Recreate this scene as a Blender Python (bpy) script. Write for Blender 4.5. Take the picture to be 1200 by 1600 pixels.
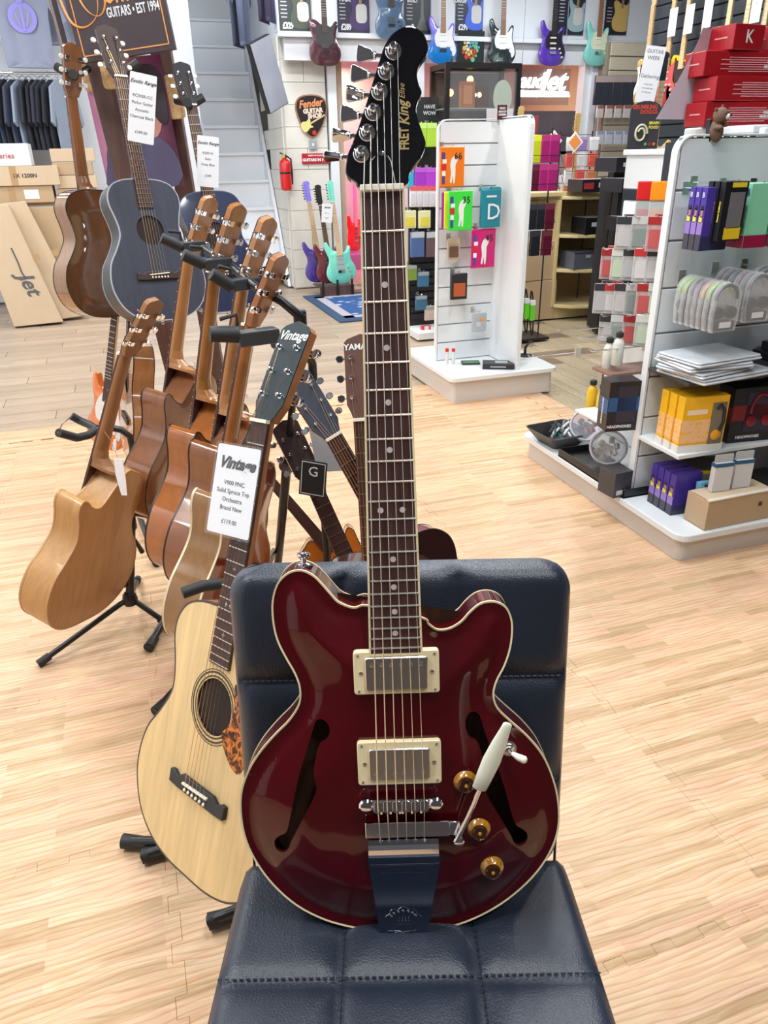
import bpy, bmesh, math, random
import numpy as np
from mathutils import Matrix, Vector
from mathutils.geometry import delaunay_2d_cdt
for o in list(bpy.data.objects): bpy.data.objects.remove(o)
random.seed(7); np.random.seed(7)
PI = math.pi
# ---------------------------------------------------------------- camera (a phone held at chest height)
CAM_H = 1.42; FPX = 1155.0; PITCH = math.radians(25.7); ROLL = math.radians(1.1); YAW = math.radians(18)
scn = bpy.context.scene
COL = scn.collection
cd = bpy.data.cameras.new('camera'); cam = bpy.data.objects.new('camera', cd); COL.objects.link(cam)
cd.sensor_fit = 'VERTICAL'; cd.sensor_height = 36; cd.lens = 36*FPX/1600; cd.clip_start = .05; cd.clip_end = 60
cam.matrix_world = (Matrix.Translation((0, 0, CAM_H)) @ Matrix.Rotation(-YAW, 4, 'Z')
                    @ Matrix.Rotation(PI/2-PITCH, 4, 'X') @ Matrix.Rotation(-ROLL, 4, 'Z'))
scn.camera = cam
# ---------------------------------------------------------------- world, lamps, exposure
scn.view_settings.view_transform = 'Standard'; scn.view_settings.look = 'None'
scn.view_settings.gamma = 1; scn.view_settings.use_curve_mapping = False
scn.view_settings.exposure = -0.14
w = bpy.data.worlds.new('world'); scn.world = w; w.use_nodes = True
w.node_tree.nodes['Background'].inputs[0].default_value = (.80, .86, 1, 1)
w.node_tree.nodes['Background'].inputs[1].default_value = .45
def lamp(name, loc, power, size, col=(1, 1, 1), aim=None, size_y=None, spread=180):
    l = bpy.data.lights.new(name, 'AREA'); l.energy = power; l.color = col; l.size = size
    if size_y: l.shape = 'RECTANGLE'; l.size_y = size_y
    l.spread = math.radians(spread)
    o = bpy.data.objects.new(name, l); COL.objects.link(o); o.location = loc
    if aim is not None:
        o.rotation_euler = (Vector(aim)-Vector(loc)).to_track_quat('-Z', 'Y').to_euler()
    return o
CEIL = 3.45
# ceiling downlights and LED tubes of the shop
for i, (x, y, p, s) in enumerate(((-1.6, 1.6, 34, .14), (2.9, 3.0, 40, .14), (-.9, 4.4, 40, .14), (1.0, 5.6, 46, .14), (3.6, 5.6, 46, .14), (.5, .3, 20, .14), (-2.4, 6.6, 40, .14))):
    lamp('ceiling_spot', (x, y, CEIL-.03), p, s, (1, .95, .88))
for i, (x, y) in enumerate(((-1.5, 7.6), (1.6, 7.4), (4.4, 7.6), (-1.9, 4.8), (2.6, 4.6), (-1.6, 1.0), (1.2, -.6))):
    lamp('ceiling_tube', (x, y, CEIL-.03), 46, 1.5, (.93, .97, 1), size_y=.16)
lamp('ceiling_tube', (.15, 1.05, CEIL-.03), 22, 1.2, (.95, .98, 1), size_y=.12)
lamp('ceiling_panel', (1.0, 2.3, CEIL-.03), 75, .7, (.90, .95, 1), size_y=1.2)
lamp('stair_fill_light', (1.5, 8.6, CEIL-.05), 55, .5, (.90, .96, 1), aim=(1.5, 10.3, 1.2))  # added fill that brightens the stairs, no real fitting

# ---------------------------------------------------------------- pixel -> place helpers
def ray(px, py):
    u = (px-600)/FPX; v = (800-py)/FPX
    u, v = u*math.cos(ROLL)+v*math.sin(ROLL), v*math.cos(ROLL)-u*math.sin(ROLL)
    x, y, z = u, math.cos(PITCH)+v*math.sin(PITCH), -math.sin(PITCH)+v*math.cos(PITCH)
    return Vector((x*math.cos(YAW)+y*math.sin(YAW), -x*math.sin(YAW)+y*math.cos(YAW), z))
def on(ax, c, px, py):
    d = ray(px, py); o = Vector((0, 0, CAM_H)); return o+d*((c-o[ax])/d[ax])
def at(px, py, f):
    d = ray(px, py); return Vector((0, 0, CAM_H))+d*(f/(d.x*math.sin(YAW)+d.y*math.cos(YAW)))
def vw(x, y, z=0): # viewer's ground frame (right, ahead, up) -> room
    return Vector((x*math.cos(YAW)+y*math.sin(YAW), -x*math.sin(YAW)+y*math.cos(YAW), z))
# ---------------------------------------------------------------- materials
def mat(name, col, rough=.5, metal=0, coat=0, spec=.5, emit=None, estr=1, alpha=1, trans=0, var=.06, vscale=14, bump=0, bscale=200):
    m = bpy.data.materials.new(name); m.use_nodes = True; nt = m.node_tree; b = nt.nodes['Principled BSDF']
    c = (*col, 1)
    b.inputs['Base Color'].default_value = c; b.inputs['Roughness'].default_value = rough
    b.inputs['Metallic'].default_value = metal; b.inputs['Coat Weight'].default_value = coat; b.inputs['Coat Roughness'].default_value = .04
    b.inputs['Specular IOR Level'].default_value = spec; b.inputs['Alpha'].default_value = alpha
    b.inputs['Transmission Weight'].default_value = trans
    if emit: b.inputs['Emission Color'].default_value = (*emit, 1); b.inputs['Emission Strength'].default_value = estr
    if var or bump:
        tc = nt.nodes.new('ShaderNodeTexCoord')
    if var:
        n = nt.nodes.new('ShaderNodeTexNoise'); n.inputs['Scale'].default_value = vscale; n.inputs['Detail'].default_value = 3
        nt.links.new(tc.outputs['Object'], n.inputs['Vector'])
        mx = nt.nodes.new('ShaderNodeMix'); mx.data_type = 'RGBA'
        nt.links.new(n.outputs['Fac'], mx.inputs['Factor'])
        mx.inputs['A'].default_value = tuple(min(1, v*(1-var)) for v in col)+(1,)
        mx.inputs['B'].default_value = tuple(min(1, v*(1+var)) for v in col)+(1,)
        nt.links.new(mx.outputs['Result'], b.inputs['Base Color'])
    if bump:
        n2 = nt.nodes.new('ShaderNodeTexNoise'); n2.inputs['Scale'].default_value = bscale; n2.inputs['Detail'].default_value = 2
        nt.links.new(tc.outputs['Object'], n2.inputs['Vector'])
        bp = nt.nodes.new('ShaderNodeBump'); bp.inputs['Strength'].default_value = bump; bp.inputs['Distance'].default_value = .002
        nt.links.new(n2.outputs['Fac'], bp.inputs['Height']); nt.links.new(bp.outputs['Normal'], b.inputs['Normal'])
    return m
def wood(name, c1, c2, stretch=(14, 14, 1.2), rough=.35, coat=.3, scale=5, bump=0):
    m = bpy.data.materials.new(name); m.use_nodes = True; nt = m.node_tree; b = nt.nodes['Principled BSDF']
    b.inputs['Roughness'].default_value = rough; b.inputs['Coat Weight'].default_value = coat; b.inputs['Coat Roughness'].default_value = .05
    tc = nt.nodes.new('ShaderNodeTexCoord'); mp = nt.nodes.new('ShaderNodeMapping'); mp.inputs['Scale'].default_value = stretch
    n = nt.nodes.new('ShaderNodeTexNoise'); n.inputs['Scale'].default_value = scale; n.inputs['Detail'].default_value = 5; n.inputs['Roughness'].default_value = .6
    n.inputs['Distortion'].default_value = .4
    r = nt.nodes.new('ShaderNodeValToRGB'); r.color_ramp.elements[0].position = .3; r.color_ramp.elements[1].position = .7
    r.color_ramp.elements[0].color = (*c1, 1); r.color_ramp.elements[1].color = (*c2, 1)
    nt.links.new(tc.outputs['Object'], mp.inputs['Vector']); nt.links.new(mp.outputs['Vector'], n.inputs['Vector'])
    nt.links.new(n.outputs['Fac'], r.inputs['Fac']); nt.links.new(r.outputs['Color'], b.inputs['Base Color'])
    if bump:
        bp = nt.nodes.new('ShaderNodeBump'); bp.inputs['Strength'].default_value = bump; bp.inputs['Distance'].default_value = .001
        nt.links.new(n.outputs['Fac'], bp.inputs['Height']); nt.links.new(bp.outputs['Normal'], b.inputs['Normal'])
    return m
_mc = {}
def cm(col, rough=.5, **k): # cached plain material
    key = (tuple(col), rough, tuple(sorted(k.items())))
    if key not in _mc: _mc[key] = mat('paint', col, rough, **k)
    return _mc[key]
# ---------------------------------------------------------------- mesh builder
class MB:
    def __init__(s): s.v = []; s.f = []; s.M = Matrix.Identity(4); s.mi = []; s.cur = 0
    def add(s, vs, fs):
        o = len(s.v); M = s.M
        s.v += [tuple(M @ Vector(p)) for p in vs]; s.f += [tuple(i+o for i in f) for f in fs]; s.mi += [s.cur]*len(fs); return s
    def box(s, c, d, R=None):
        x, y, z = d[0]/2, d[1]/2, d[2]/2
        vs = [Vector(p) for p in ((-x,-y,-z),(x,-y,-z),(x,y,-z),(-x,y,-z),(-x,-y,z),(x,-y,z),(x,y,z),(-x,y,z))]
        if R is not None: vs = [R @ p for p in vs]
        return s.add([p+Vector(c) for p in vs], [(3,2,1,0),(4,5,6,7),(0,1,5,4),(1,2,6,5),(2,3,7,6),(3,0,4,7)])
    def tube(s, pts, r, n=8, cap=True):
        pts = [Vector(p) for p in pts]; N = len(pts); rr = r if isinstance(r, (list, tuple)) else [r]*N
        vs = []; fs = []; prev = None
        for i, p in enumerate(pts):
            t = (pts[min(i+1, N-1)]-pts[max(i-1, 0)]).normalized()
            if prev is None:
                a = Vector((0, 0, 1)) if abs(t.z) < .9 else Vector((1, 0, 0)); u = t.cross(a).normalized()
            else: u = (prev-t*prev.dot(t)).normalized()
            prev = u; q = t.cross(u)
            for k in range(n):
                an = 2*PI*k/n; vs.append(p+(u*math.cos(an)+q*math.sin(an))*rr[i])
        for i in range(N-1):
            for k in range(n): a = i*n+k; b = i*n+(k+1) % n; fs.append((a, b, b+n, a+n))
        if cap: fs.append(tuple(range(n))[::-1]); fs.append(tuple(range((N-1)*n, N*n)))
        return s.add(vs, fs)
    def lathe(s, prof, o=(0, 0, 0), ax=(0, 0, 1), n=20): # prof: (radius, height) pairs
        ax = Vector(ax).normalized(); a = Vector((1, 0, 0)) if abs(ax.x) < .9 else Vector((0, 1, 0))
        u = ax.cross(a).normalized(); q = ax.cross(u); vs = []; fs = []
        for r, h in prof:
            for k in range(n): an = 2*PI*k/n; vs.append(Vector(o)+ax*h+(u*math.cos(an)+q*math.sin(an))*max(r, 1e-5))
        for i in range(len(prof)-1):
            for k in range(n): a = i*n+k; b = i*n+(k+1) % n; fs.append((a, b, b+n, a+n))
        fs.append(tuple(range(n))[::-1]); fs.append(tuple(range((len(prof)-1)*n, len(prof)*n)))
        return s.add(vs, fs)
    def prism(s, pl, y0, y1, plane='xz', inset=0): # outline pl extruded from y0 to y1
        n = len(pl)
        def P(p, y): return {'xz': (p[0], y, p[1]), 'xy': (p[0], p[1], y), 'yz': (y, p[0], p[1])}[plane]
        if inset:
            ins = offset(pl, -inset); sg = 1 if y1 > y0 else -1
            L = [(ins, y0), (pl, y0+sg*inset), (pl, y1-sg*inset), (ins, y1)]
        else: L = [(pl, y0), (pl, y1)]
        vs = [P(p, y) for q, y in L for p in q]; fs = [tuple(range(n)), tuple(range((len(L)-1)*n, len(L)*n))[::-1]]
        for i in range(len(L)-1): fs += [(i*n+k, i*n+n+k, i*n+n+(k+1) % n, i*n+(k+1) % n) for k in range(n)]
        return s.add(vs, fs)
    def build(s, name, m=None, parent=None, smooth=30, bevel=0, seg=2, label=None, kind=None):
        me = bpy.data.meshes.new(name); me.from_pydata(s.v, [], s.f)
        bm = bmesh.new(); bm.from_mesh(me); bmesh.ops.recalc_face_normals(bm, faces=bm.faces); bm.to_mesh(me); bm.free()
        for k, mm in enumerate(m if isinstance(m, list) else [m] if m else []): me.materials.append(mm)
        if isinstance(m, list): me.polygons.foreach_set('material_index', s.mi)
        if smooth:
            me.polygons.foreach_set('use_smooth', [True]*len(me.polygons)); me.set_sharp_from_angle(angle=math.radians(smooth))
        o = bpy.data.objects.new(name, me); COL.objects.link(o)
        if parent is not None: o.parent = parent
        if bevel:
            b = o.modifiers.new('bevel', 'BEVEL'); b.width = bevel; b.segments = seg; b.limit_method = 'ANGLE'; b.angle_limit = math.radians(40)
        if label: o['label'] = label
        if kind: o['kind'] = kind
        return o
def offset(pl, d):
    p = np.array(pl, float); a = np.roll(p, 1, 0); b = np.roll(p, -1, 0); t = b-a
    area = np.sum(p[:, 0]*b[:, 1]-b[:, 0]*p[:, 1])
    n = np.stack([t[:, 1], -t[:, 0]], 1); n /= np.linalg.norm(n, axis=1)[:, None]+1e-9
    return [tuple(q) for q in p+n*d*(1 if area > 0 else -1)]
def spline(pts, k=6, closed=True):
    out = []; n = len(pts)
    for i in range(n if closed else n-1):
        g = (lambda j: pts[j % n]) if closed else (lambda j: pts[min(max(j, 0), n-1)])
        p0, p1, p2, p3 = map(np.array, (g(i-1), g(i), g(i+1), g(i+2)))
        for j in range(k):
            t = j/k; out.append(tuple(.5*((2*p1)+(-p0+p2)*t+(2*p0-5*p1+4*p2-p3)*t*t+(-p0+3*p1-3*p2+p3)*t**3)))
    if not closed: out.append(tuple(pts[-1]))
    return out
def inside(P, poly):
    P = np.asarray(P); q = np.array(poly); r = np.roll(q, -1, 0); c = np.zeros(len(P), bool)
    for (x1, y1), (x2, y2) in zip(q, r):
        if y1 == y2: continue
        c ^= ((y1 > P[:, 1]) != (y2 > P[:, 1])) & (P[:, 0] < (x2-x1)*(P[:, 1]-y1)/(y2-y1)+x1)
    return c
def edist(P, poly):
    P = np.asarray(P, float); d = np.full(len(P), 9.); q = np.array(poly); r = np.roll(q, -1, 0)
    for a, b in zip(q, r):
        ab = b-a; t = np.clip(((P-a) @ ab)/max(ab @ ab, 1e-12), 0, 1); d = np.minimum(d, np.linalg.norm(P-(a+t[:, None]*ab), axis=1))
    return d
def plate(outline, holes=(), step=.01, yf=None): # triangulated sheet in x/z with holes; yf(points)->y
    pts = [Vector(p) for p in outline]; edges = [(i, (i+1) % len(outline)) for i in range(len(outline))]
    for h in holes:
        o = len(pts); pts += [Vector(p) for p in h]; edges += [(o+i, o+(i+1) % len(h)) for i in range(len(h))]
    if step:
        q = np.array(outline); g = np.array([(x, y) for x in np.arange(q[:, 0].min(), q[:, 0].max(), step) for y in np.arange(q[:, 1].min(), q[:, 1].max(), step)])
        ok = inside(g, outline) & (edist(g, outline) > step*.4)
        for h in holes: ok &= ~inside(g, h) & (edist(g, h) > step*.4)
        pts += [Vector(p) for p in g[ok]]
    vs, _, fs, *_ = delaunay_2d_cdt(pts, edges, [], 0, 1e-7)
    V = np.array([tuple(v) for v in vs]); C = np.array([V[list(f)].mean(0) for f in fs]); ok = inside(C, outline)
    for h in holes: ok &= ~inside(C, h)
    Y = yf(V) if yf else np.zeros(len(V))
    return [(v[0], y, v[1]) for v, y in zip(V, Y)], [f for f, k in zip(fs, ok) if k]
def band(mb, loops): # loops: lists of 3D points with equal counts
    n = len(loops[0]); vs = [p for l in loops for p in l]
    mb.add(vs, [(i*n+k, i*n+n+k, i*n+n+(k+1) % n, i*n+(k+1) % n) for i in range(len(loops)-1) for k in range(n)])
def rrect(w, h, r, n=4, cx=0, cy=0):
    out = []
    for sx, sy, a0 in ((1, 1, 0), (-1, 1, 90), (-1, -1, 180), (1, -1, 270)):
        for k in range(n+1): a = math.radians(a0+90*k/n); out.append((cx+sx*(w/2-r)+r*math.cos(a), cy+sy*(h/2-r)+r*math.sin(a)))
    return out
def circ(r, n=24, cx=0, cy=0): return [(cx+r*math.cos(2*PI*k/n), cy+r*math.sin(2*PI*k/n)) for k in range(n)]
def thing(name, label, cat, M=None, group=None, loc=None, rz=0):
    o = bpy.data.objects.new(name, None); COL.objects.link(o); o.empty_display_size = .05
    if M is not None: o.matrix_world = M
    else: o.location = loc or (0, 0, 0); o.rotation_euler = (0, 0, rz)
    o['label'] = label; o['category'] = cat
    if group: o['group'] = group
    return o
def tag(o, label, cat, group=None):
    o['label'] = label; o['category'] = cat
    if group: o['group'] = group
    return o
def copy_tree(o, parent=None):
    c = o.copy(); COL.objects.link(c)
    if parent is not None: c.parent = parent
    for ch in list(o.children): copy_tree(ch, c)
    return c
def frame(B, X, Z): # origin, rough right, up
    Z = Vector(Z).normalized(); X = Vector(X); X = (X-Z*X.dot(Z)).normalized(); Y = Z.cross(X)
    M = Matrix((X, Y, Z)).transposed().to_4x4(); M.translation = B; return M
def place(M, loc=(0, 0, 0), rz=0): return M @ Matrix.Translation(loc) @ Matrix.Rotation(rz, 4, 'Z')
_txt = {}
def text(name, s, size, m, parent, M, depth=.0006, align='CENTER', shear=0, wx=1, bold=0, label=None, space=1):
    key = (s, round(size, 5), depth, align, shear, bold, space)
    if key not in _txt:
        c = bpy.data.curves.new('lettering', 'FONT'); c.body = s; c.size = size; c.extrude = depth; c.align_x = align; c.align_y = 'CENTER'
        c.shear = shear; c.offset = bold; c.resolution_u = 2; c.space_line = space
        t = bpy.data.objects.new('t', c); COL.objects.link(t)
        dg = bpy.context.evaluated_depsgraph_get(); me = bpy.data.meshes.new_from_object(t.evaluated_get(dg))
        bpy.data.objects.remove(t); _txt[key] = me
    me = _txt[key].copy(); me.name = name
    me.materials.clear(); me.materials.append(m)
    o = bpy.data.objects.new(name, me); COL.objects.link(o)
    if parent is not None: o.parent = parent
    o.matrix_local = M @ Matrix.Diagonal((wx, 1, 1, 1))
    if label: o['label'] = label
    return o
FR = Matrix.Rotation(PI/2, 4, 'X') # text upright, facing -Y
def T(x, y, z): return Matrix.Translation((x, y, z))
def RY(a): return Matrix.Rotation(a, 4, 'Y')
def RZ(a): return Matrix.Rotation(a, 4, 'Z')
def RX(a): return Matrix.Rotation(a, 4, 'X')
# shared materials
M_CHROME = mat('chrome', (.82, .83, .86), .06, 1, var=0)
M_NICKEL = mat('brushed_nickel', (.72, .68, .62), .28, 1, var=.05, vscale=60)
M_STEEL = mat('steel_wire', (.75, .73, .68), .25, 1, var=0)
M_BRONZE = mat('bronze_wire', (.75, .52, .3), .28, 1, var=0)
M_CREAM = mat('cream_plastic', (.86, .74, .46), .35, var=.03)
M_IVORY = mat('ivory_plastic', (.88, .84, .70), .3, var=.02)
M_BLACK = mat('black_metal', (.012, .012, .014), .35, var=0)
M_RUBBER = mat('black_rubber', (.018, .02, .022), .6, var=.1)
M_GLOSSB = mat('gloss_black', (.004, .004, .006), .08, coat=1, var=0)
M_WHITE = mat('white_paint', (.80, .82, .84), .4, var=.02)
M_PAPER = mat('white_card', (.82, .84, .88), .6, var=.02)
M_INK = mat('black_ink', (.02, .02, .022), .6, var=0)
M_GOLD = mat('gold_print', (.62, .47, .2), .4, .5, var=0)
M_ROSE = wood('rosewood', (.035, .012, .010), (.085, .035, .028), (30, 30, 2), .5, .1, 6)
M_PEARL = mat('pearl', (.62, .55, .52), .2, var=.25, vscale=120)
M_DARK = mat('hollow_shade', (.02, .01, .007), .8, var=.2)
# ================================================================= ROOM
def struct(name, mb, m, parent=None, **k):
    o = mb.build(name, m, parent, smooth=0, **k)
    if parent is None: o['kind'] = 'structure'
    return o
M_WALL = mat('wall_paint', (.74, .72, .66), .6, var=.05, vscale=3)
M_WALLW = mat('white_wall', (.78, .82, .88), .55, var=.02, vscale=3)
M_BEIGE = mat('beige_wall', (.62, .48, .34), .6, var=.05, vscale=3)
M_TRIM = mat('white_gloss_trim', (.80, .83, .88), .35, var=.01)
M_SLATD = mat('black_slat', (.035, .045, .06), .5, var=.1)
M_SLATB = mat('beige_slat', (.62, .55, .42), .5, var=.05)
# floor: laminate beyond, printed foam mats in front
def floor_mat(name, c1, c2, c3, mort, sx=1.25, sy=.048, rot=0, rough=.42, bump=.25):
    m = bpy.data.materials.new(name); m.use_nodes = True; nt = m.node_tree; b = nt.nodes['Principled BSDF']; L = nt.links.new
    tc = nt.nodes.new('ShaderNodeTexCoord'); geo = nt.nodes.new('ShaderNodeNewGeometry'); mp = nt.nodes.new('ShaderNodeMapping'); mp.inputs['Rotation'].default_value = (0, 0, rot)
    L(geo.outputs['Position'], mp.inputs['Vector'])
    br = nt.nodes.new('ShaderNodeTexBrick'); br.inputs['Scale'].default_value = 1; br.inputs['Mortar Size'].default_value = 0
    br.inputs['Brick Width'].default_value = sx*.33; br.inputs['Row Height'].default_value = sy; br.offset = .37; br.inputs['Color1'].default_value = (0, 0, 0, 1); br.inputs['Color2'].default_value = (1, 1, 1, 1)
    L(mp.outputs['Vector'], br.inputs['Vector'])
    rp = nt.nodes.new('ShaderNodeValToRGB'); e = rp.color_ramp.elements; e[0].color = (*c1, 1); e[1].color = (*c3, 1); e[0].position = 0; e[1].position = 1
    k = e.new(.5); k.color = (*c2, 1)
    L(br.outputs['Color'], rp.inputs['Fac'])
    # fine grain lines and curved grain
    m2 = nt.nodes.new('ShaderNodeMapping'); m2.inputs['Rotation'].default_value = (0, 0, rot); m2.inputs['Scale'].default_value = (2.2, 26, 1); L(geo.outputs['Position'], m2.inputs['Vector'])
    n = nt.nodes.new('ShaderNodeTexNoise'); n.inputs['Scale'].default_value = 3; n.inputs['Detail'].default_value = 4; n.inputs['Distortion'].default_value = 1.2
    L(m2.outputs['Vector'], n.inputs['Vector'])
    wv = nt.nodes.new('ShaderNodeTexWave'); wv.bands_direction = 'Y'; wv.inputs['Scale'].default_value = 22; wv.inputs['Distortion'].default_value = 16; wv.inputs['Detail'].default_value = 2; wv.inputs['Detail Scale'].default_value = .35
    m3 = nt.nodes.new('ShaderNodeMapping'); m3.inputs['Rotation'].default_value = (0, 0, rot); m3.inputs['Scale'].default_value = (.35, 1, 1); L(geo.outputs['Position'], m3.inputs['Vector']); L(m3.outputs['Vector'], wv.inputs['Vector'])
    mx = nt.nodes.new('ShaderNodeMix'); mx.data_type = 'RGBA'; mx.blend_type = 'MULTIPLY'
    r2 = nt.nodes.new('ShaderNodeMapRange'); r2.inputs['From Min'].default_value = .3; r2.inputs['From Max'].default_value = .7; r2.inputs['To Min'].default_value = .0; r2.inputs['To Max'].default_value = .8
    L(n.outputs['Fac'], r2.inputs['Value']); L(r2.outputs['Result'], mx.inputs['Factor']); L(rp.outputs['Color'], mx.inputs['A']); mx.inputs['B'].default_value = (*mort, 1)
    r3 = nt.nodes.new('ShaderNodeMapRange'); r3.inputs['From Min'].default_value = 0; r3.inputs['From Max'].default_value = .25; r3.inputs['To Min'].default_value = .55; r3.inputs['To Max'].default_value = 0
    L(wv.outputs['Fac'], r3.inputs['Value'])
    my = nt.nodes.new('ShaderNodeMix'); my.data_type = 'RGBA'; my.blend_type = 'MULTIPLY'
    L(r3.outputs['Result'], my.inputs['Factor']); L(mx.outputs['Result'], my.inputs['A']); my.inputs['B'].default_value = (*[v*.92 for v in mort], 1)
    L(my.outputs['Result'], b.inputs['Base Color'])
    b.inputs['Roughness'].default_value = rough; b.inputs['Specular IOR Level'].default_value = .35
    bp = nt.nodes.new('ShaderNodeBump'); bp.inputs['Strength'].default_value = bump; bp.inputs['Distance'].default_value = .001
    L(wv.outputs['Fac'], bp.inputs['Height']); L(bp.outputs['Normal'], b.inputs['Normal'])
    return m
M_MAT = floor_mat('printed_foam', (.56, .405, .235), (.79, .585, .385), (.72, .49, .335), (.79, .63, .51), sx=1.1, sy=.024)
M_LAM = floor_mat('laminate', (.42, .35, .25), (.48, .38, .30), (.40, .32, .24), (.80, .72, .66), sx=3, sy=.06, bump=.1, rough=.35)
floor_b = MB().box((1.6, 4.6, -.072), (10.4, 14.4, .10)); floor = struct('floor', floor_b, M_LAM)
# foam mat tiles with dovetail edges; joints at x=-.113+.61k, y=.73+.61k
TS = .61; NT = 11; P_ = TS/NT
def edge_pts(): # teeth along +x from 0..TS at y=0, alternating
    pts = []; d = .011
    for k in range(NT):
        s = d if k % 2 else -d; x0 = k*P_; x1 = x0+P_
        pts += [(x0+(.006 if s > 0 else -.006)*1, s), (x1+(-.006 if s > 0 else .006)*1, s)]
    pts[0] = (0, -d); pts[-1] = (TS, -d)
    return pts
E1 = edge_pts()
bot = E1; right = [(TS-y, x) for x, y in E1]; top = [(x, TS+y) for x, y in E1][::-1]; left = [(-y, x) for x, y in E1][::-1]
def clean(pl):
    out = []
    for p in pl:
        if not out or math.hypot(p[0]-out[-1][0], p[1]-out[-1][1]) > 1e-4: out.append(p)
    return out
tile_out = clean(offset(clean([(max(0, min(TS, x)) if k in (0, NT*2-1) else x, y) for k, (x, y) in enumerate(bot)] + right[1:] + top[1:] + left[1:-1]), -.00025))
tile0 = None
for i in range(-4, 5):
    for j in range(-3, 7):
        x = -.113+TS*i; y = .73+TS*j
        if x+TS > 2.47 or y+TS > 4.62: continue
        if tile0 is None:
            tile0 = MB().prism(tile_out, -.0215, -.001, 'xy').build('mat_tile', M_MAT, floor, smooth=0, bevel=.0006, seg=1); t = tile0
        else: t = tile0.copy(); COL.objects.link(t)
        t.location = (x, y, 0.001+random.uniform(-.0004, .0004))
# edge strips finishing the mats
MB().box((-.0, 4.51, -.0118), (4.86, .22, .0205)).build('mat_edge_strip', M_MAT, floor, smooth=0)
MB().box((2.39, 1.15, -.0118), (.13, 6.92, .0205)).build('mat_edge_strip', M_MAT, floor, smooth=0)
# laminate boards beyond the mats
M_LB = [floor_mat('laminate_board', tuple(v*k for v in (.44, .37, .27)), tuple(v*k for v in (.52, .42, .33)), tuple(v*k for v in (.43, .34, .26)), (.80, .72, .66), sx=3, sy=.05, bump=.1, rough=.33) for k in (.93, 1, 1.08)]
M_LG = [floor_mat('laminate_board_pale', tuple(v*k for v in (.45, .40, .27)), tuple(v*k for v in (.54, .46, .33)), tuple(v*k for v in (.46, .38, .28)), (.80, .74, .66), sx=3, sy=.05, rot=PI/2, bump=.1, rough=.33) for k in (.93, 1, 1.08)]
bd = MB().box((.6, .095, 0), (1.196, .187, .012)).build('board', M_LB[0], floor, smooth=0); bds = [bd]
for m in M_LB[1:]:
    c = bd.copy(); c.data = bd.data.copy(); c.data.materials[0] = m; COL.objects.link(c); bds.append(c)
used = set(); k = 0
for j in range(24):
    y = 4.63+.19*j; x = -3.4+(j*.43) % 1.2
    while x < 2.45:
        q = bds[(j*7+k*5) % 3]
        if id(q) in used: q = q.copy(); COL.objects.link(q)
        used.add(id(q)); q.location = (x, y, -.0215); k += 1; x += 1.2
bd2 = MB().box((.095, .6, 0), (.187, 1.196, .012)).build('board', M_LG[0], floor, smooth=0); bds = [bd2]
for m in M_LG[1:]:
    c = bd2.copy(); c.data = bd2.data.copy(); c.data.materials[0] = m; COL.objects.link(c); bds.append(c)
used = set()
for i in range(13):
    x = 2.46+.19*i; y = .6+(i*.47) % 1.2
    while y < 8.7:
        q = bds[(i*5+k) % 3]
        if id(q) in used: q = q.copy(); COL.objects.link(q)
        used.add(id(q)); q.location = (x, y, -.0215); k += 1; y += 1.2
# ceiling and shell
struct('ceiling', MB().box((2, 4.9, CEIL+.05), (10.6, 14.6, .1)), mat('ceiling_tile', (.10, .12, .17), .7, var=.1))
struct('wall_left', MB().box((-2.75, 4.5, CEIL/2), (.1, 14.2, CEIL)), M_WALLW)
struct('wall_back', MB().box((-.86, 9.62, CEIL/2), (3.78, .12, CEIL)), M_WALLW)
struct('wall_behind_unseen', MB().box((2, -1.15, CEIL/2), (9.6, .1, CEIL)), mat('reflection_dark_wall', (.03, .03, .035), .6))  # unseen wall, set close and dark to darken the red guitar's reflections
struct('wall_stairwell', MB().box((4, 12.1, CEIL/2-.2), (6.2, .1, CEIL+.5)), M_WALL)
# block pier between the stairs and the doorway, built of painted blocks
pier = struct('wall_pier', MB().box((2.13, 9.6, 1.3), (.48, .96, 2.62)), M_WALL)
for r in range(12):
    for c, (x0, x1) in enumerate(((1.89, 2.37),) if r % 2 else ((1.89, 2.13), (2.13, 2.37))):
        MB().box(((x0+x1)/2, 9.107, .11+.216*r), (x1-x0-.004, .03, .212)).build('block', M_WALL, pier, smooth=0, bevel=.003, seg=1)
    for y in (9.3, 9.72, 10.14)[:3 if r % 2 else 2]:
        MB().box((1.886, y+.1, .11+.216*r), (.02, .41, .212)).build('block', M_WALL, pier, smooth=0, bevel=.003, seg=1)
struct('trim_1', MB().box((2.44, 9.13, 1.3), (.1, .12, 2.62)), M_TRIM)
# fascia above the opening
struct('wall_front_fascia', MB().box((4.2, 9.02, 3.03), (4.7, .2, .84)), M_WALLW)
struct('trim_2', MB().box((4.2, 8.9, 2.575), (4.72, .12, .045)), M_TRIM)
struct('trim_3', MB().box((4.2, 8.96, 2.45), (4.6, .06, .20), ), M_TRIM)
struct('wall_soffit_side', MB().box((1.93, 10.0, 3.03), (.06, 2.0, .84)), M_WALLW)
struct('trim_4', MB().box((5.62, 8.96, 1.25), (.24, .14, 2.5)).box((5.62, 8.87, 1.25), (.08, .04, 2.5)), M_TRIM)
struct('trim_5', MB().box((3.36, 8.96, 1.25), (.20, .14, 2.5)), M_TRIM)
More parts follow.
